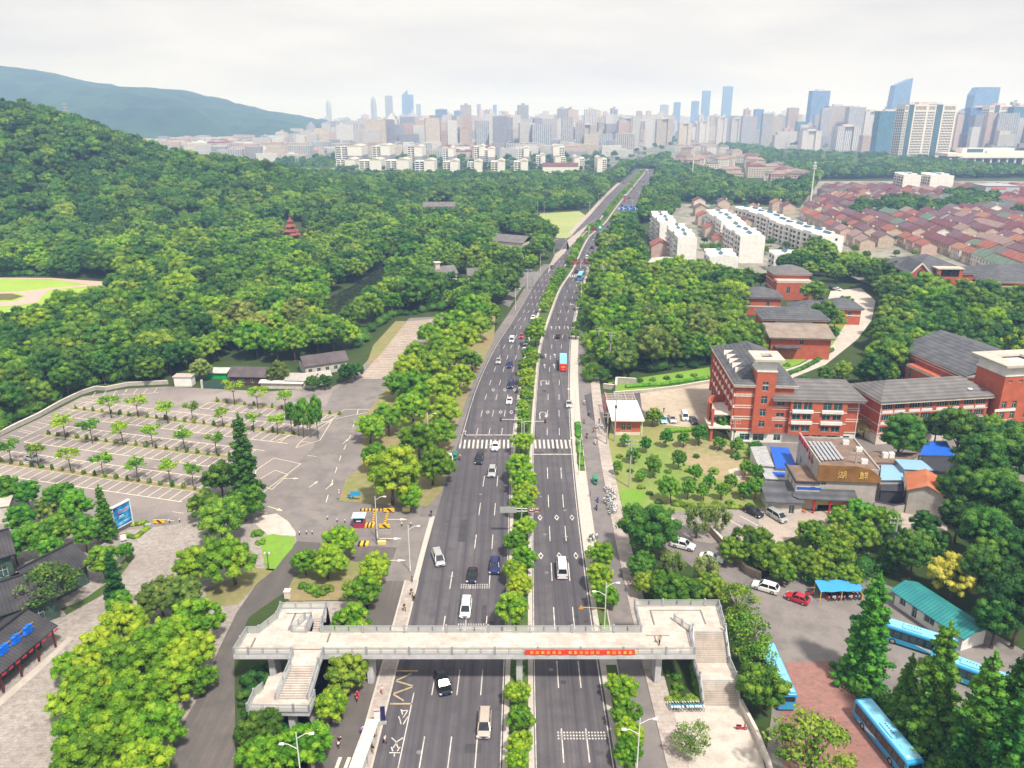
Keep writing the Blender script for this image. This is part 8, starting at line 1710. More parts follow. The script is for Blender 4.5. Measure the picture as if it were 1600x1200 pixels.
def house_meshes(w_, l_, h_, rh):
 a = MB(); wall_holes(a, (0,l_), (0,-1), l_, 0, h_, [(1+k*l_/4, 2.2+k*l_/4, z, z+1.5) for k in range(4) for z in (.9,3.9)], .3); a.quad((0,0,0),(w_,0,0),(w_,0,h_),(0,0,h_)); a.quad((w_,0,0),(w_,l_,0),(w_,l_,h_),(w_,0,h_)); a.quad((w_,l_,0),(0,l_,0),(0,l_,h_),(w_,l_,h_)); a.add([(0,0,h_),(w_,0,h_),(w_/2,0,h_+rh),(0,l_,h_),(w_,l_,h_),(w_/2,l_,h_+rh)],[(0,1,2),(3,5,4)])
 r = MB(); gable_roof(r, 0, 0, w_, l_, h_+.02, rh, .45, 'y'); g = MB(); g.box(.3,.4,.5,.36,l_-.4,h_-.3)
 d = MB(); d.box(-1.2,l_*.3,0,-.01,l_*.62,3.0); d.box(-1.4,l_*.28,3.0,-.01,l_*.64,3.2); dm = MB(); dm.box(w_*.7,l_*.4,h_+.2,w_*.7+1.2,l_*.4+1.2,h_+rh*.75+.9)
 return a.mesh('wall', WA['beige']), r.mesh('roof', RO['maroon']), g.mesh('window', glass_dk), d.mesh('porch', WA['cream']), dm.mesh('chimney', WA['cream'])
HM = [house_meshes(9.5, 15, 6.2, 2.8), house_meshes(10.5, 15, 6.6, 3.2), house_meshes(9, 12, 6.0, 2.5)]
HN = 0
def house(X, Y, rz, rc, wc, v, label, group):
 global HN; HN += 1; o = thing('townhouse', label, 'house', (X,Y,0), rz, group); ms = HM[v]
 q = obj('wall', ms[0], o); recolour(q, WA[wc]); q = obj('roof', ms[1], o); recolour(q, RO[rc]); obj('window', ms[2], o)
 if random.random() < .6: obj('porch', ms[3], o)
 if random.random() < .35: obj('chimney', ms[4], o)
ESTATE = PG([(1250,402),(1252,332),(1290,300),(1330,296),(1600,296),(1700,300),(1820,455),(1590,445),(1480,405),(1382,392),(1330,400)])
BELT = [PG(p) for p in ([(1322,345),(1330,326),(1400,318),(1478,328),(1478,338),(1400,338)],[(1478,332),(1480,305),(1555,312),(1562,330),(1530,332)])]
r5 = random.Random(21); hs = []
ang_r = R(7)
ux, uy = math.sin(-ang_r)*-1, math.cos(ang_r)
for i in range(-14, 40):
 for j in range(-8, 34):
  X = 205 + i*16.2*math.cos(ang_r) + j*15.2*math.sin(ang_r)*1.0; Y = 395 + j*15.2*math.cos(ang_r) - i*16.2*math.sin(ang_r)*.2
  if j % 9 == 8: continue
  if not inside((X, Y), ESTATE) or any(inside((X, Y), b) for b in BELT): continue
  if 170 < X < 212 + (Y-460)*.12 and 440 < Y < 615: continue
  hs.append((X, Y, i, j))
hs.sort(key=lambda h: h[1])
rowc = {}
for X, Y, i, j in hs[:285]:
 key = (i, j // 5);
 if key not in rowc: rowc[key] = r5.choices(['maroon','maroon','brown','purple','red','pink','slate','green'], [34,20,16,12,8,6,4,4])[0]
 rc = rowc[key] if r5.random() < .75 else r5.choice(['maroon','red','orange','brown','green','purple']); wc = r5.choice(['beige','beige','cream','pinkish','white'])
 zone_ = 'near the school halls' if Y < 440 else 'in the middle of the estate' if Y < 560 else 'at the back of the estate'
 house(X, Y, ang_r*-1 + r5.uniform(-.02,.02), rc, wc, r5.choice([0,0,1,2]), '%s townhouse with a %s tiled roof in the rows %s' % (wc, rc, zone_), '%s townhouses with %s roofs %s' % (wc, rc, zone_))
fw = MB(); fr = {}
for X, Y, i, j in hs[285:]:
 rc = r5.choices(['maroon','brown','purple','red','pink'], [5,3,2,1,1])[0]; q = fr.setdefault(rc, MB()); gable_roof(q, X, Y, X+9.5, Y+15, 6.2, 2.8, .45, 'y'); fw.box(X, Y, 0, X+9.5, Y+15, 6.15)
if fw.v:
 o = fw.build('far_townhouses', WA['beige']); tag(o, 'rest of the townhouse rows at the back of the estate', 'houses', kind='stuff')
 for k_, q in fr.items(): q.build('roof', RO[k_], o)
for a, b, rc, wc, l_ in ((1030,402,'red','pinkish','pink gabled house with a bright red roof left of the white rows'),(1100,352,'red','beige','beige house with a red roof between the white rows'),(1112,372,'red','beige','house with a red hipped roof between the first two white rows'),(1095,338,'purple','beige','house with a purple roof at the back left of the estate'),
      (1118,340,'green','beige','house with a green grey roof behind the red ones'),(1110,358,'green','beige','green roofed house among the red roofs'),(1160,345,'red','pinkish','red roofed house behind the middle white row'),(1175,352,'red','pinkish','red roofed pink house before the long terrace'),(1180,338,'orange','beige','orange roofed house at the back of the estate'),
      (1165,362,'maroon','beige','maroon roofed house beside the long terrace'),(1128,392,'red','beige','low red roofed house beside the dark tree in the estate'),(1092,326,'maroon','cream','maroon roofed house at the back edge of the estate'),(1130,328,'purple','beige','purple roofed house beside the wood at the back'),(1215,330,'orange','beige','orange hipped house behind the long terrace'),(1232,335,'maroon','beige','maroon house right of the orange one'),
      (1300,340,'red','white','large white house with a bright red roof by the telecom mast'),(1052,455,'orange','beige','orange roof showing above the near wood')):
 X, Y = G(a, b); house(X-5, Y, R(-6), rc, wc, 1, l_, None)
# pale villas in the distance, right of the avenue
for k in range(60):
 a = 1050 + r5.random()*190; lo, hi = np.interp(a, [1050,1110,1165,1245],[236,230,250,286]), np.interp(a, [1050,1100,1150,1245],[262,274,290,294]); b = r5.uniform(lo, hi); X, Y = G(a, b); wcc = r5.choice(['cream','pinkish','white']); rcc = r5.choice(['pink','pink','maroon','brown']); lb = '%s villa with a %s roof at the %s of the villa group' % (wcc, {'pink':'faded pink'}.get(rcc, rcc), 'left end' if a < 1110 else 'middle' if a < 1180 else 'right end'); o = thing('villa', lb, 'house', (X,Y,0), R(r5.uniform(-25,15)), lb.replace('villa with','villas with'))
 w_, d_, h_ = r5.uniform(16,24), r5.uniform(12,16), r5.uniform(9,15); hole = grid(np.arange(1.5,w_-2,3.4), 1.6, np.arange(1,h_-2,3), 1.6); mb = MB(); wall_holes(mb, (0,0), (1,0), w_, 0, h_, hole, .4); mb.quad((0,d_,0),(0,0,0),(0,0,h_),(0,d_,h_)); mb.quad((w_,0,0),(w_,d_,0),(w_,d_,h_),(w_,0,h_)); mb.flat('wall', WA[wcc], o); mb = MB(); mb.box(.4,.4,.4,w_-.4,.6,h_-.2); mb.build('window', glass_dk, o); mb = MB(); hip_roof(mb, 0, 0, w_, d_, h_, 3.5, .6); mb.build('roof', RO[rcc], o)
# club hall with arches and a green court
X, Y = G(1537,312); o = thing('sports_hall', 'grey hall with arched windows and a red sign at the back right of the estate', 'hall', (X,Y,0), R(-2)); block(o, 0, 0, 33, 26, 0, 13, {'front': [(4+k*5,6.2+k*5,3,7.5) for k in range(5)]}, m=mat('hall_grey', (.42,.42,.43), .8, .1, .3)); mb = MB(); hip_roof(mb, 0, 0, 33, 26, 13.4, 2, .6); mb.build('roof', mat('hall_roof', (.33,.35,.38), .7, .1, .4), o); cornice(o, 0, 0, 33, 26, 12.9, .4, .4, m=MATS['hall_grey'])
mb = MB(); mb.box(5,-.3,10.3,20,-.05,11.8); mb.build('lettering', mat('faded_red', (.6,.15,.12), .6), o)
sheetg('sports_court', [(1547,332),(1580,332),(1577,316),(1550,316)], .12, mat('court_green', (.2,.33,.18), .9, .15, .1)); sheetg('pale_yard', [(1545,343),(1585,343),(1582,334),(1547,334)], .12, white_w)
X, Y = G(1045,372); o = lean_shed('market stall with a bright blue sheet roof behind the pink house', [(1043,350),(1052,368),(1066,362),(1052,342)], 5, BLU); X, Y = G(1034,352)
# ------------------------------------------------------------------ white gabled apartments beyond the wood
def gab_apt(x0, x1, base, top, label, grp, grey=False, dep=46, side=-1, z_base=0):
 Xa, Ya = G(x0, base); Xb = G(x1, base)[0]; z = RAY(x0, top, Ya)[2]; w_ = Xb-Xa; o = thing('apartment_block', label, 'apartments', (Xa,Ya,0), 0, grp); fw = w_*.52; rh = 2.5
 sx = -1 if (Xa < 60) else 1
 mb = MB(); ex = 0 if sx > 0 else w_-fw; h_ = z-rh
 if grey: mb.box(ex,0,h_*.5,ex+fw,dep,h_, 0); mb.box(ex,0,0,ex+fw,dep,h_*.5, 1)
 else: mb.box(ex,0,0,ex+fw,dep,h_, 0)
 mb.build('wall', [white_w, mat('grey_render', (.3,.3,.32), .9, .1, .3)], o)
 st = MB(); gw = MB()                             # stepped units seen along the inner side
 n = 4
 for k in range(n):
  ux0 = (ex+fw if sx > 0 else ex-(w_-fw)) ; yy = 4+k*10; st.box(ux0+.01,yy,0,ux0+(w_-fw)-.01,yy+7,h_-.8-k*.2)
  for f in range(int(h_/3)): gw.box(ux0+.8,yy-.06,f*3+1,ux0+(w_-fw)*.45,yy-.01,f*3+2.6); gw.box(ux0+(w_-fw)*.55,yy-.06,f*3+1,ux0+(w_-fw)-.8,yy-.01,f*3+2.6)
 st.build('stair_unit', white_w, o); gw.build('window', glass_dk, o)
 r = MB(); r.add([(ex-.4,-.4,h_),(ex+fw+.4,-.4,h_),(ex+fw/2,-.4,z),(ex-.4,dep,h_),(ex+fw+.4,dep,h_),(ex+fw/2,dep,z)],[(0,1,2),(3,5,4),(0,2,5,3),(1,4,5,2),(0,3,4,1)]); r.build('roof', RO['brown'] if 0 else conc_m, o)
FR_ = [(525,555,266,247),(561,596,268,247),(602,639,268,247),(648,679,269,248),(692,716,270,249),(730,753,270,250),(767,789,270,249),(803,825,270,249),(838,852,262,240),(867,884,264,242),(897,913,268,243),(933,948,269,244)]
for i, q in enumerate(FR_): gab_apt(*q, 'white gabled apartment block in the front row beyond the wood, %s from the left' % nth(i), 'front row of white apartment blocks')
SR_ = [(524,566,258,226),(582,610,258,225),(637,660,259,227),(741,757,259,226),(752,773,258,230),(810,827,258,229),(864,882,256,226),(692,709,258,229)]
for i, q in enumerate(sorted(SR_)): gab_apt(*q, 'taller white block with a grey lower half in the second row, %s from the left' % nth(i), 'second row of taller blocks', grey=True, dep=60)
X, Y = G(848,270); o = lowb(X, Y, 0, 52, 16, 9, 5, 'white villa row with maroon gabled roofs beside the last white blocks', white_w, RO['maroon'], 'villa', 'gable', 'house')
# ------------------------------------------------------------------ towers of the skyline
ST = {'pale': facade_mat('tower_pale', (.6,.57,.55), (.25,.27,.32), 3.1, 3.6, .5, .5), 'cream': facade_mat('tower_cream', (.62,.54,.45), (.3,.28,.27), 3.1, 4.2, .5, .55), 'white': facade_mat('tower_white', (.72,.71,.7), (.3,.33,.38), 3.0, 3.4, .45, .5), 'pink': facade_mat('tower_pink', (.55,.43,.38), (.3,.24,.24), 3.1, 3.8, .5, .5),
 'glass': facade_mat('tower_glass', (.16,.23,.34), (.06,.12,.2), 4, 2.2, .8, .8), 'blue': facade_mat('tower_blue_glass', (.16,.26,.42), (.07,.15,.3), 4, 3.5, .85, .75), 'grey': facade_mat('tower_grey', (.36,.36,.4), (.14,.16,.22), 3.3, 3.2, .6, .5), 'strip': facade_mat('tower_striped', (.6,.56,.53), (.12,.16,.22), 4, 4.4, .45, .5, True), 'teal': facade_mat('tower_teal', (.12,.24,.32), (.04,.13,.2), 3.8, 2.6, .8, .75)}
trim_g = mat('tower_roof_trim', (.5,.47,.46), .8, .1, .1)
def tower(x0, x1, top, Y, st, label, shape='box', group='named towers of the skyline', dk=.7, roofbox=True, rz=0, base=0, anti=None):
 t_ = RAY((x0+x1)/2, top, Y); Xa = RAY(x0, top, Y)[0]; Xb = RAY(x1, top, Y)[0]; w_ = Xb-Xa; z = t_[2]; d_ = w_*dk
 o = thing('tower_block', label, 'tower', ((Xa+Xb)/2,Y,0), rz, group); m_ = ST[st]; h = w_/2; mb = MB()
 if shape == 'box': mb.box(-h,0,0,h,d_,z)
 elif shape == 'notch':
  for a, b, e in ((-h,-h*.38,0),(-h*.38,h*.38,d_*.14),(h*.38,h,0)): mb.box(a+.01,e,0,b-.01,d_-e,z*(1 if e == 0 else .985))
 elif shape == 'slant': mb.add([(-h,0,0),(h,0,0),(h,d_,0),(-h,d_,0),(-h*.7,0,z*.88),(h,0,z),(h,d_,z),(-h*.7,d_,z*.88)],[(0,3,2,1),(4,5,6,7),(0,1,5,4),(1,2,6,5),(2,3,7,6),(3,0,4,7)])
 elif shape == 'bullet':
  rings = []
  for t, k in ((0,1),(.7,1),(.85,.86),(.94,.6),(1,.12)): rings.append([(h*k*math.cos(a*math.pi/4), d_/2+h*k*math.sin(a*math.pi/4), z*t) for a in range(8)])
  mb.loft(rings)
 elif shape == 'step': mb.box(-h,0,0,h,d_,z*.82); mb.box(-h*.65,d_*.1,z*.82,h*.65,d_*.9,z)
 elif shape == 'chamfer':
  mb.loft([[(-h,0,0),(h,0,0),(h,d_,0),(-h,d_,0)],[(-h,0,z*.86),(h,0,z*.86),(h,d_,z*.86),(-h,d_,z*.86)],[(-h*.68,0,z),(h*.97,0,z),(h*.97,d_,z),(-h*.68,d_,z)]])
 mb.build('shaft', m_, o)
 if roofbox and shape in ('box','notch'):
  r = MB(); q = z*(1); r.box(-h*.45,d_*.25,q,h*.4,d_*.7,q+max(3,w_*.1)); r.box(-h-.3,-.3,q-.01,h+.3,d_+.3,q+.9); r.build('roof_top', trim_g, o)
 if anti: mb = MB(); mb.tube((0,d_/2,z),(0,d_/2,z+anti),1.0,.3,6); mb.build('spire', trim_g, o)
 return o
TW = [(508,516,155,5200,'grey','slender bullet shaped tower far left in the hazy skyline','bullet'),(578,587,150,5200,'grey','thin hazy tower with a rounded top left of the twin slabs','bullet'),(601,612,150,4600,'grey','square hazy tower left of the tallest slanted slab','box'),
(626,636,141,4700,'blue','tallest slanted hazy slab in the left skyline','slant'),(634,645,148,4750,'blue','hazy slab attached to the slanted tower','box'),(650,657,163,4700,'grey','thin hazy tower right of the slanted slab','box'),
(664,682,180,2700,'white','white tower with a stepped top in the middle distance','step'),(680,698,171,3000,'glass','dark blue tower behind the white stepped one','box'),(692,715,182,2500,'white','broad white residential tower right of the dark blue tower','notch'),(709,724,173,3300,'glass','dark slab tower behind the broad white tower','box'),
(728,736,166,4200,'grey','thin grey tower above the middle skyline','box'),(745,751,163,4600,'grey','thin hazy tower in the middle skyline','box'),(770,776,164,4500,'blue','thin hazy blue tower in the middle skyline','box'),(779,793,174,3200,'pale','square grey pale tower in the middle skyline','notch'),(812,816,166,4600,'grey','very thin hazy tower before the twin brown towers','box'),
(871,887,170,2500,'grey','dark grey half of the twin towers left of the avenue end','box'),(888,904,172,2450,'pink','beige half of the twin towers left of the avenue end','box'),(848,858,174,3200,'cream','cream slab behind the twin towers','box'),(851,871,190,2600,'cream','lower cream block before the twin towers','notch'),(902,931,195,2150,'cream','wide cream residential tower group by the avenue end','notch'),(932,954,202,2050,'cream','lower cream tower beside the wide cream group','step'),
(971,992,185,2300,'cream','cream tower with notched roof near the avenue end','notch'),(995,1004,174,2700,'pink','slim brown tower right of the avenue end','box'),(1010,1018,174,2700,'pink','second slim brown tower right of the avenue end','box'),(1027,1052,186,2200,'cream','cream pair of towers over the pale villas','notch'),(1033,1045,164,4300,'grey','pale hazy tower behind the cream pair','box'),
(1054,1064,160,4400,'blue','pale blue hazy tower, first of the five right of the avenue','box'),(1082,1093,158,4400,'blue','pale blue hazy tower, second of the five right of the avenue','box'),(1099,1111,142,4600,'blue','tall pale blue hazy tower, third of the five right of the avenue','box'),(1132,1146,135,4700,'blue','tallest pale blue hazy tower right of the avenue','box'),
(1062,1082,193,2300,'cream','cream tower cluster left of the grey slabs','notch'),(1094,1109,190,2500,'pale','pale striped tower over the right wood','notch'),(1122,1137,184,2400,'pale','pale tower pair over the right wood, left one','notch'),(1144,1160,186,2400,'pale','pale tower pair over the right wood, right one','notch'),(1161,1178,182,2250,'grey','grey blue slab with white edge over the right wood','box'),
(1180,1194,171,3000,'blue','blue tower behind the grey white slab','box'),(1193,1209,178,2250,'strip','striped tower with white vertical bands','box'),(1212,1236,206,2000,'pale','low pale tower group with two roof heights','step'),(1221,1234,181,2600,'grey','grey grid tower left of the pinkish tower','box'),(1233,1249,169,2450,'pink','pinkish brown tower standing among the blue ones','box'),(1246,1259,190,2400,'teal','dark teal block beside the pinkish tower','box'),
(1255,1285,205,1950,'pale','wide pale residential pair before the dark blue tower','notch'),(1270,1298,142,2700,'blue','tall dark blue glass tower right of centre','box'),(1285,1300,171,2300,'strip','striped dark tower at the foot of the dark blue one','box'),(1296,1330,166,2350,'cream','broad beige slab with a tall glass panel','box'),(1328,1354,168,2300,'strip','striped glass wing of the broad beige slab','box'),
(1310,1347,198,1950,'strip','beige tower with pale vertical stripes before the broad slab','notch'),(1352,1380,174,2300,'pale','pale slab with a blue strip left of the teal tower','notch'),(1349,1373,212,1850,'pink','low pinkish block at the tree line','box'),(1376,1409,174,1640,'teal','teal glass tower with white bars left of the main office slab','box'),
(1397,1427,122,3000,'blue','slanted pale blue tower rising behind the main office slab','slant'),(1500,1520,176,2100,'grey','hazy grey office slab right of the main office slab','box'),(1518,1546,168,2000,'blue','glass office slab with pale bars behind the second office slab','notch'),(1526,1564,136,2700,'blue','massive blue glass tower with cut corners near the right edge','chamfer'),(1585,1625,167,1900,'teal','wide glass tower cut by the right edge','box')]
for x0, x1, top, Y, st, lb, sh in TW: tower(x0, x1, top, Y, st, lb, sh, dk=.6)
# the two office slabs: stone frame, deep windows, full height glass strips
stone_o = mat('office_stone', (.72,.66,.6), .8, .06, .1); glass_o = mat('office_glass', (.05,.13,.17), .15, .2, .08, spec=.7)
def office(x0, x1, base, top, layout, label, side=18, rows=20):
 X, Y = G(x0, base); Xb = G(x1, base)[0]; z = RAY(x0, top, Y)[2]; W_ = Xb-X; o = thing('office_tower', label, 'tower', (X,Y,0), R(4)); core = MB(); core.box(.6,.8,0,W_-.6,28,z-.6); core.build('glass_core', glass_o, o)
 mb = MB(); x = 0; fh = z/(rows+3); tot = sum(l[1] for l in layout)
 for kind, rel in layout:
  w_ = W_*rel/tot
  if kind == 'glass':
   g = MB(); g.box(x+.2,-.2,0,x+w_-.2,.79,z-.3); gs = g.build('glass_strip', glass_o, o); f = MB()
   for k in range(rows+2): f.box(x+.2,-.28,(k+1)*fh-.12,x+w_-.2,-.205,(k+1)*fh+.12)
   f.build('mullion', mat('mullion', (.2,.3,.33), .5), gs)
  else:
   n = max(2, round(w_/3.2)); hs_ = [(w_*.1+(w_*.8)*k/n+.35, w_*.1+(w_*.8)*(k+1)/n-.35, (r+1.6)*fh, (r+2.25)*fh) for k in range(n) for r in range(1,rows-1)] + [(w_*.12+(w_*.76)*k/n+.5, w_*.12+(w_*.76)*(k+1)/n-.5, (rows+.9)*fh, (rows+2.3)*fh) for k in range(n)] + [(w_*.12+(w_*.76)*k/n+.5, w_*.12+(w_*.76)*(k+1)/n-.5, .4*fh, 2.1*fh) for k in range(n)]
   wall_holes(mb, (x,-.6 if w_ > 20 else 0), (1,0), w_, 0, z, hs_, 1.0); mb.quad((x,-.6,z),(x+w_,-.6,z),(x+w_,.9,z),(x,.9,z)); mb.quad((x,.9,0),(x,-.6,0),(x,-.6,z),(x,.9,z)); mb.quad((x+w_,-.6,0),(x+w_,.9,0),(x+w_,.9,z),(x+w_,-.6,z))
  x += w_
 n = 4; hs_ = [(2+k*6.5,6.5+k*6.5,(r+1.5)*fh,(r+2.2)*fh) for k in range(n) for r in range(rows)]; wall_holes(mb, (-.01,28), (0,-1), 27.2, 0, z, hs_, .5); mb.quad((W_,0,0),(W_,28,0),(W_,28,z),(W_,0,z)); mb.quad((0,.8,z-.3),(W_,.8,z-.3),(W_,28,z-.3),(0,28,z-.3)); mb.flat('stone_frame', stone_o, o)
 r = MB(); r.box(W_*.3,8,z,W_*.75,20,z+4); r.build('roof_top', trim_g, o)
 s = MB(); r9 = random.Random(6)
 for k in range(9):
  xx = W_*.03+k*4.2
  if k in (5,6): continue
  s.box(xx,1.5,z+1,xx+2.4,1.8,z+1.5); s.box(xx,1.5,z+2.6,xx+2.4,1.8,z+3.1); s.box(xx+1,1.5,z,xx+1.5,1.8,z+4)
 s.build('roof_lettering', MATS['faded_red'], o); return o
office(1401,1484,254,163,[('wall',.7),('glass',.9),('wall',2.5),('wall',1.5),('glass',1.1),('wall',2.6)],'large beige office slab with two full height teal glass strips and roof lettering',rows=19)
office(1534,1572,236,164,[('wall',1.2),('glass',1.2),('wall',2.8),('glass',.5)],'second narrower beige office slab with a teal glass strip near the right edge',rows=16)
X, Y = G(1478,258); o = thing('podium', 'long pale elevated podium with tall white columns at the right edge', 'building', (X,Y,0), R(2)); mb = MB(); mb.box(0,0,14,190,40,19); mb.box(20,-4,11.5,190,-.02,14.6); mb.build('deck', stone_o, o)
for k in range(13): mb = MB(); mb.box(4+k*14,-2,0,7+k*14,2,11.4); mb.build('column', cream_w, o)
mb = MB(); mb.box(2,6,.0,188,30,13.9); mb.build('glass_wall', glass_o, o); mb = MB(); mb.box(30,10,19.1,120,30,27); mb.box(70,4,19.1,150,9.9,23); mb.build('upper_hall', stone_o, o); mb = MB(); mb.box(38,9.9,20,66,9.97,26); mb.build('window', glass_o, o)
X, Y = G(1372,243); o = thing('podium', 'low beige podium left of the main office slab', 'building', (X,Y,0)); mb = MB(); mb.box(0,0,0,38,20,11); mb.build('wall', stone_o, o); mb = MB(); mb.box(10,-.2,2,34,-.01,8); mb.build('window', glass_o, o)
# ------------------------------------------------------------------ the rest of the city
r6 = random.Random(77); sty = ['pale','pale','white','cream','cream','grey','pink','pale','strip']
def density_top(px_):                               # height of the roofs above the ground in the haze, by bearing
 return float(np.interp(px_, [300,450,520,640,760,900,1000,1150,1300,1600], [22,30,55,75,80,80,78,75,85,85]))
n_ = 0; towers = []
while n_ < 250:
 Y = 1700 + r6.random()**.8*4300; px_ = r6.uniform(430, 1600); X = (px_-800)/F_PX*Y*1.0
 if X > 0 and abs(X - (rx('MR',1690) + (Y-1690)*.24)) < 40: continue
 bx, by = PXM(X, Y, 0)[1:]
 if by > float(np.interp(bx, [400,520,960,1040,1150,1210,1400,1500,1600],[228,232,234,222,218,228,234,238,242])): continue
 if any(abs(X-a) < 32 and abs(Y-b) < 45 for a, b in towers): continue
 towers.append((X, Y)); n_ += 1
 h_ = density_top(px_)*r6.uniform(.55,1.35); w_ = r6.uniform(18,34); d_ = r6.uniform(14,22); k = r6.randrange(3); stn = r6.choice(sty); shp = ('plain','split','stepped')[k]; bear = 'left' if px_ < 640 else 'centre' if px_ < 1000 else 'right'; far_ = 'near' if Y < 2600 else 'middle' if Y < 3800 else 'far'
 lb = '%s %s high rise in the %s ranks of the %s skyline' % (shp, {'strip':'striped'}.get(stn, stn), far_, bear); o = thing('high_rise', lb, 'tower', (X,Y,0), r6.choice([0,0,.12,-.12,.3]), lb.replace('high rise', 'high rises'))
 mb = MB()
 if k == 0: mb.box(-w_/2,0,0,w_/2,d_,h_)
 elif k == 1: mb.box(-w_/2,0,0,-w_*.12,d_,h_); mb.box(w_*.12,0,0,w_/2,d_,h_*.97); mb.box(-w_*.12,2.5,0,w_*.12,d_-2,h_*.99)
 else: mb.box(-w_/2,0,0,w_/2,d_,h_*.88); mb.box(-w_*.3,2,h_*.88,w_*.32,d_-2,h_)
 mb.box(-w_*.14,d_*.3,h_-.2,w_*.16,d_*.7,h_+4.5); mb.build('shaft', ST[stn], o)
blocks = 0; lowrise = []
while blocks < 215:
 Y = 1420 + r6.random()*1500; px_ = r6.uniform(285, 1010); X = (px_-800)/F_PX*Y
 bx, by = PXM(X, Y, 0)[1:]
 if X > rx('LK',1690)-60 and abs(X - (rx('MR',1690) + (Y-1690)*.24)) < 60: continue
 if by > float(np.interp(bx, [285,330,420,520,960,1010],[238,245,256,250,250,240])): continue
 if any(abs(X-a) < 34 and abs(Y-b) < 22 for a, b in lowrise): continue
 if any(abs(X-a) < 30 and abs(Y-b) < 30 for a, b in towers): continue
 lowrise.append((X, Y)); blocks += 1; h_ = r6.uniform(11,21) if px_ > 480 else r6.uniform(12,24); w_ = r6.uniform(28,55); d_ = r6.uniform(11,15); st = r6.choice(['white','pale','cream','white','pink']); rfc = r6.choice([None,None,'pink','maroon','brown','slate']); lb = '%s mid rise block, %s roof, in the %s of the old town%s' % (st, {None:'flat','pink':'faded pink','slate':'grey blue'}.get(rfc, rfc), 'front' if Y < 1800 else 'middle' if Y < 2300 else 'back', ', left part' if px_ < 520 else ', central part' if px_ < 760 else ', right part'); o = thing('apartment_block', lb, 'apartments', (X,Y,0), r6.choice([0,.1,-.15,.25,-.3]), lb.replace('block','blocks'))
 mb = MB(); mb.box(-w_/2,0,0,w_/2,d_,h_); mb.box(-w_*.2,3,h_-.1,w_*.1,d_-3,h_+2.5); mb.build('wall', ST[st], o)
 if rfc: mb = MB(); hip_roof(mb, -w_/2, 0, w_/2, d_, h_+.05, 2.8, .5); mb.build('roof', RO[rfc], o)
cm = MB(); mats_ = [ST[k] for k in ('pale','white','cream','grey','pink','strip')]
for k in range(5200):
 Y = 1480 + r6.random()**1.35*6500; px_ = r6.uniform(250, 1650); X = (px_-800)/F_PX*Y
 bx, by = PXM(X, Y, 0)[1:]
 if by > float(np.interp(bx, [285,330,420,520,960,1040,1150,1210,1400,1500,1600],[246,250,256,248,246,222,218,228,234,238,242])): continue
 if X > 0 and abs(X - (rx('MR',1690) + (Y-1690)*.24)) < 45: continue
 if any(abs(X-a) < 30 and abs(Y-b) < 30 for a, b in (towers if Y < 6000 else [])): continue
 h_ = r6.uniform(10,28) if r6.random() < .5 or Y < 1750 else density_top(px_)*r6.uniform(.4,1.05); w_ = r6.uniform(18,45); cm.cbox(X, Y, h_/2, w_, r6.uniform(12,18), h_, r6.choice([0,0,.2,-.2]), r6.randrange(6))
tag(cm.build('distant_city', mats_), 'hazy mass of distant city buildings below the skyline', 'city', kind='stuff')
pts = []
for k in range(2000):
 Y = 1480 + r6.random()**1.3*3200; px_ = r6.uniform(280, 1650); X = (px_-800)/F_PX*Y; bx, by = PXM(X, Y, 0)[1:]
 if by > float(np.interp(bx, BX, BY)) - 10: continue
 pts.append((X, Y, 0, r6.uniform(.8,1.6)))
pts += [(G(a, b)[0], G(a, b)[1], 0, s) for a, b, s in [(r6.uniform(430,525), r6.uniform(252,264), 1.3) for _ in range(60)] + [(r6.uniform(525,950), r6.uniform(252,268), .95) for _ in range(260)] + [(r6.uniform(800,960), r6.uniform(222,245), 1.3) for _ in range(140)]]
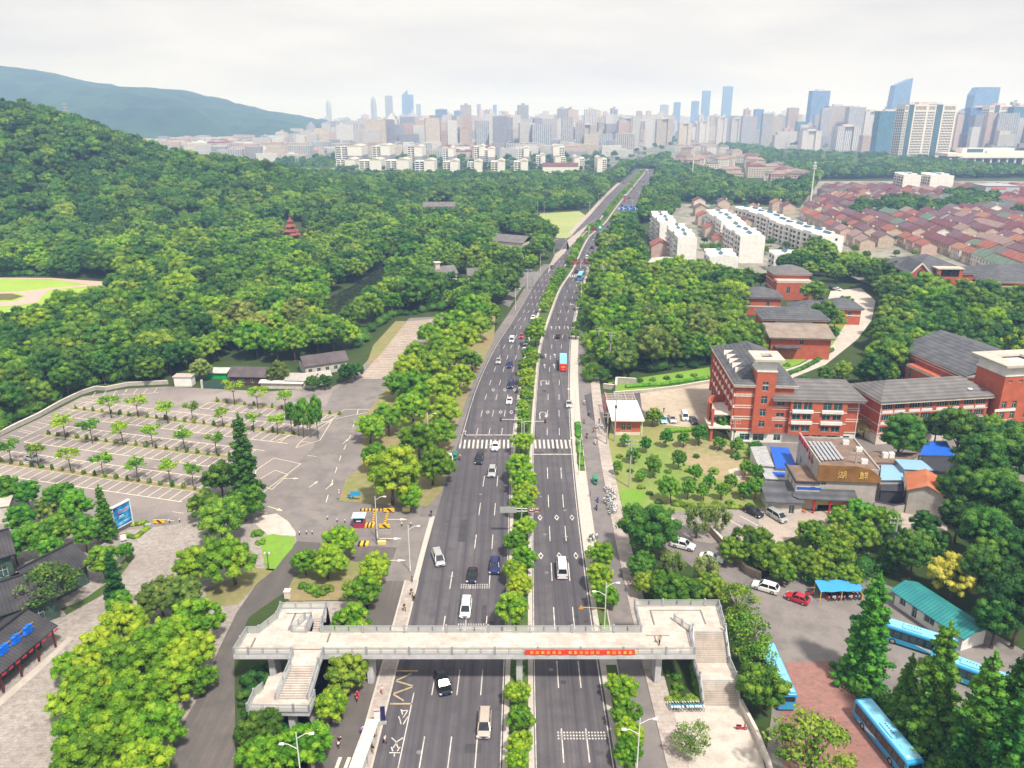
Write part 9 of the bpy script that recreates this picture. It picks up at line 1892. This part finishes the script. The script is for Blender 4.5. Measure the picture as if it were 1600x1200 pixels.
for b in BELT:
 xs_, ys_ = [p[0] for p in b], [p[1] for p in b]
 for k in range(150):
  X, Y = r6.uniform(min(xs_),max(xs_)), r6.uniform(min(ys_),max(ys_))
  if inside((X,Y), b): pts.append((X, Y, 0, r6.uniform(.9,1.4)))
stuff_trees('city_trees', pts, 'dark tree clumps scattered between the distant city buildings', [leaf_d, leaf_h])
for i, (a, b, rr2) in enumerate([(1114,392,17),(1105,420,12),(1128,430,10),(1045,462,14),(1140,440,15),(1165,432,16),(1190,437,14),(1320,352,8),(1345,344,7),(1485,352,7),(1487,300,8),(1520,312,9),(1592,330,14),(1205,378,7),(1222,392,7),(1188,356,6),(1180,372,6),(1370,360,6),(1400,372,5),(1430,395,6),(1570,398,8),(1198,352,6),(1206,364,6),(1215,372,6),(1228,382,7),(1240,392,6),(1186,345,5),(1192,378,7),(1196,390,7),(1098,385,6),(1100,375,6),(1120,400,8),(1140,345,5),(1115,318,7),(1140,318,7),(1165,320,6),(1255,395,7),(1300,372,6),(1335,388,7),(1355,398,8),(1400,395,6),(1460,380,6),(1500,395,7),(1540,370,6),(1545,410,8),(1580,372,6),(1420,345,7),(1380,345,7),(1450,350,8),(1510,352,7),(1440,370,5),(1330,365,6),(1330,418,18),(1310,425,16),(1355,425,16),(1265,420,14)]):
 X, Y, s = at_px('round', a, b, rr2); plant('round', X, Y, 0, s, leaf_m if i % 3 else leaf_d, 'green tree between the estate houses, %s counted from the white rows' % nth(i), 'trees between the estate houses')
print('houses', HN, 'towers', len(towers))
# ------------------------------------------------------------------ haze
hz_ = MB(); hz_.box(-9800, -120, -1.2, 9800, 11800, 292)
hm = bpy.data.materials.new('haze_air'); hm.use_nodes = True; n = hm.node_tree.nodes; n.remove(n['Principled BSDF'])
pv = n.new('ShaderNodeVolumePrincipled'); pv.inputs['Color'].default_value = (.38,.56,1,1); pv.inputs['Absorption Color'].default_value = (1,1,1,1); pv.inputs['Density'].default_value = .00025; pv.inputs['Anisotropy'].default_value = .0
hm.node_tree.links.new(pv.outputs[0], n['Material Output'].inputs['Volume'])
hz_o = hz_.build('haze', hm); tag(hz_o, 'thin pale haze over the whole city', 'haze', kind='stuff')
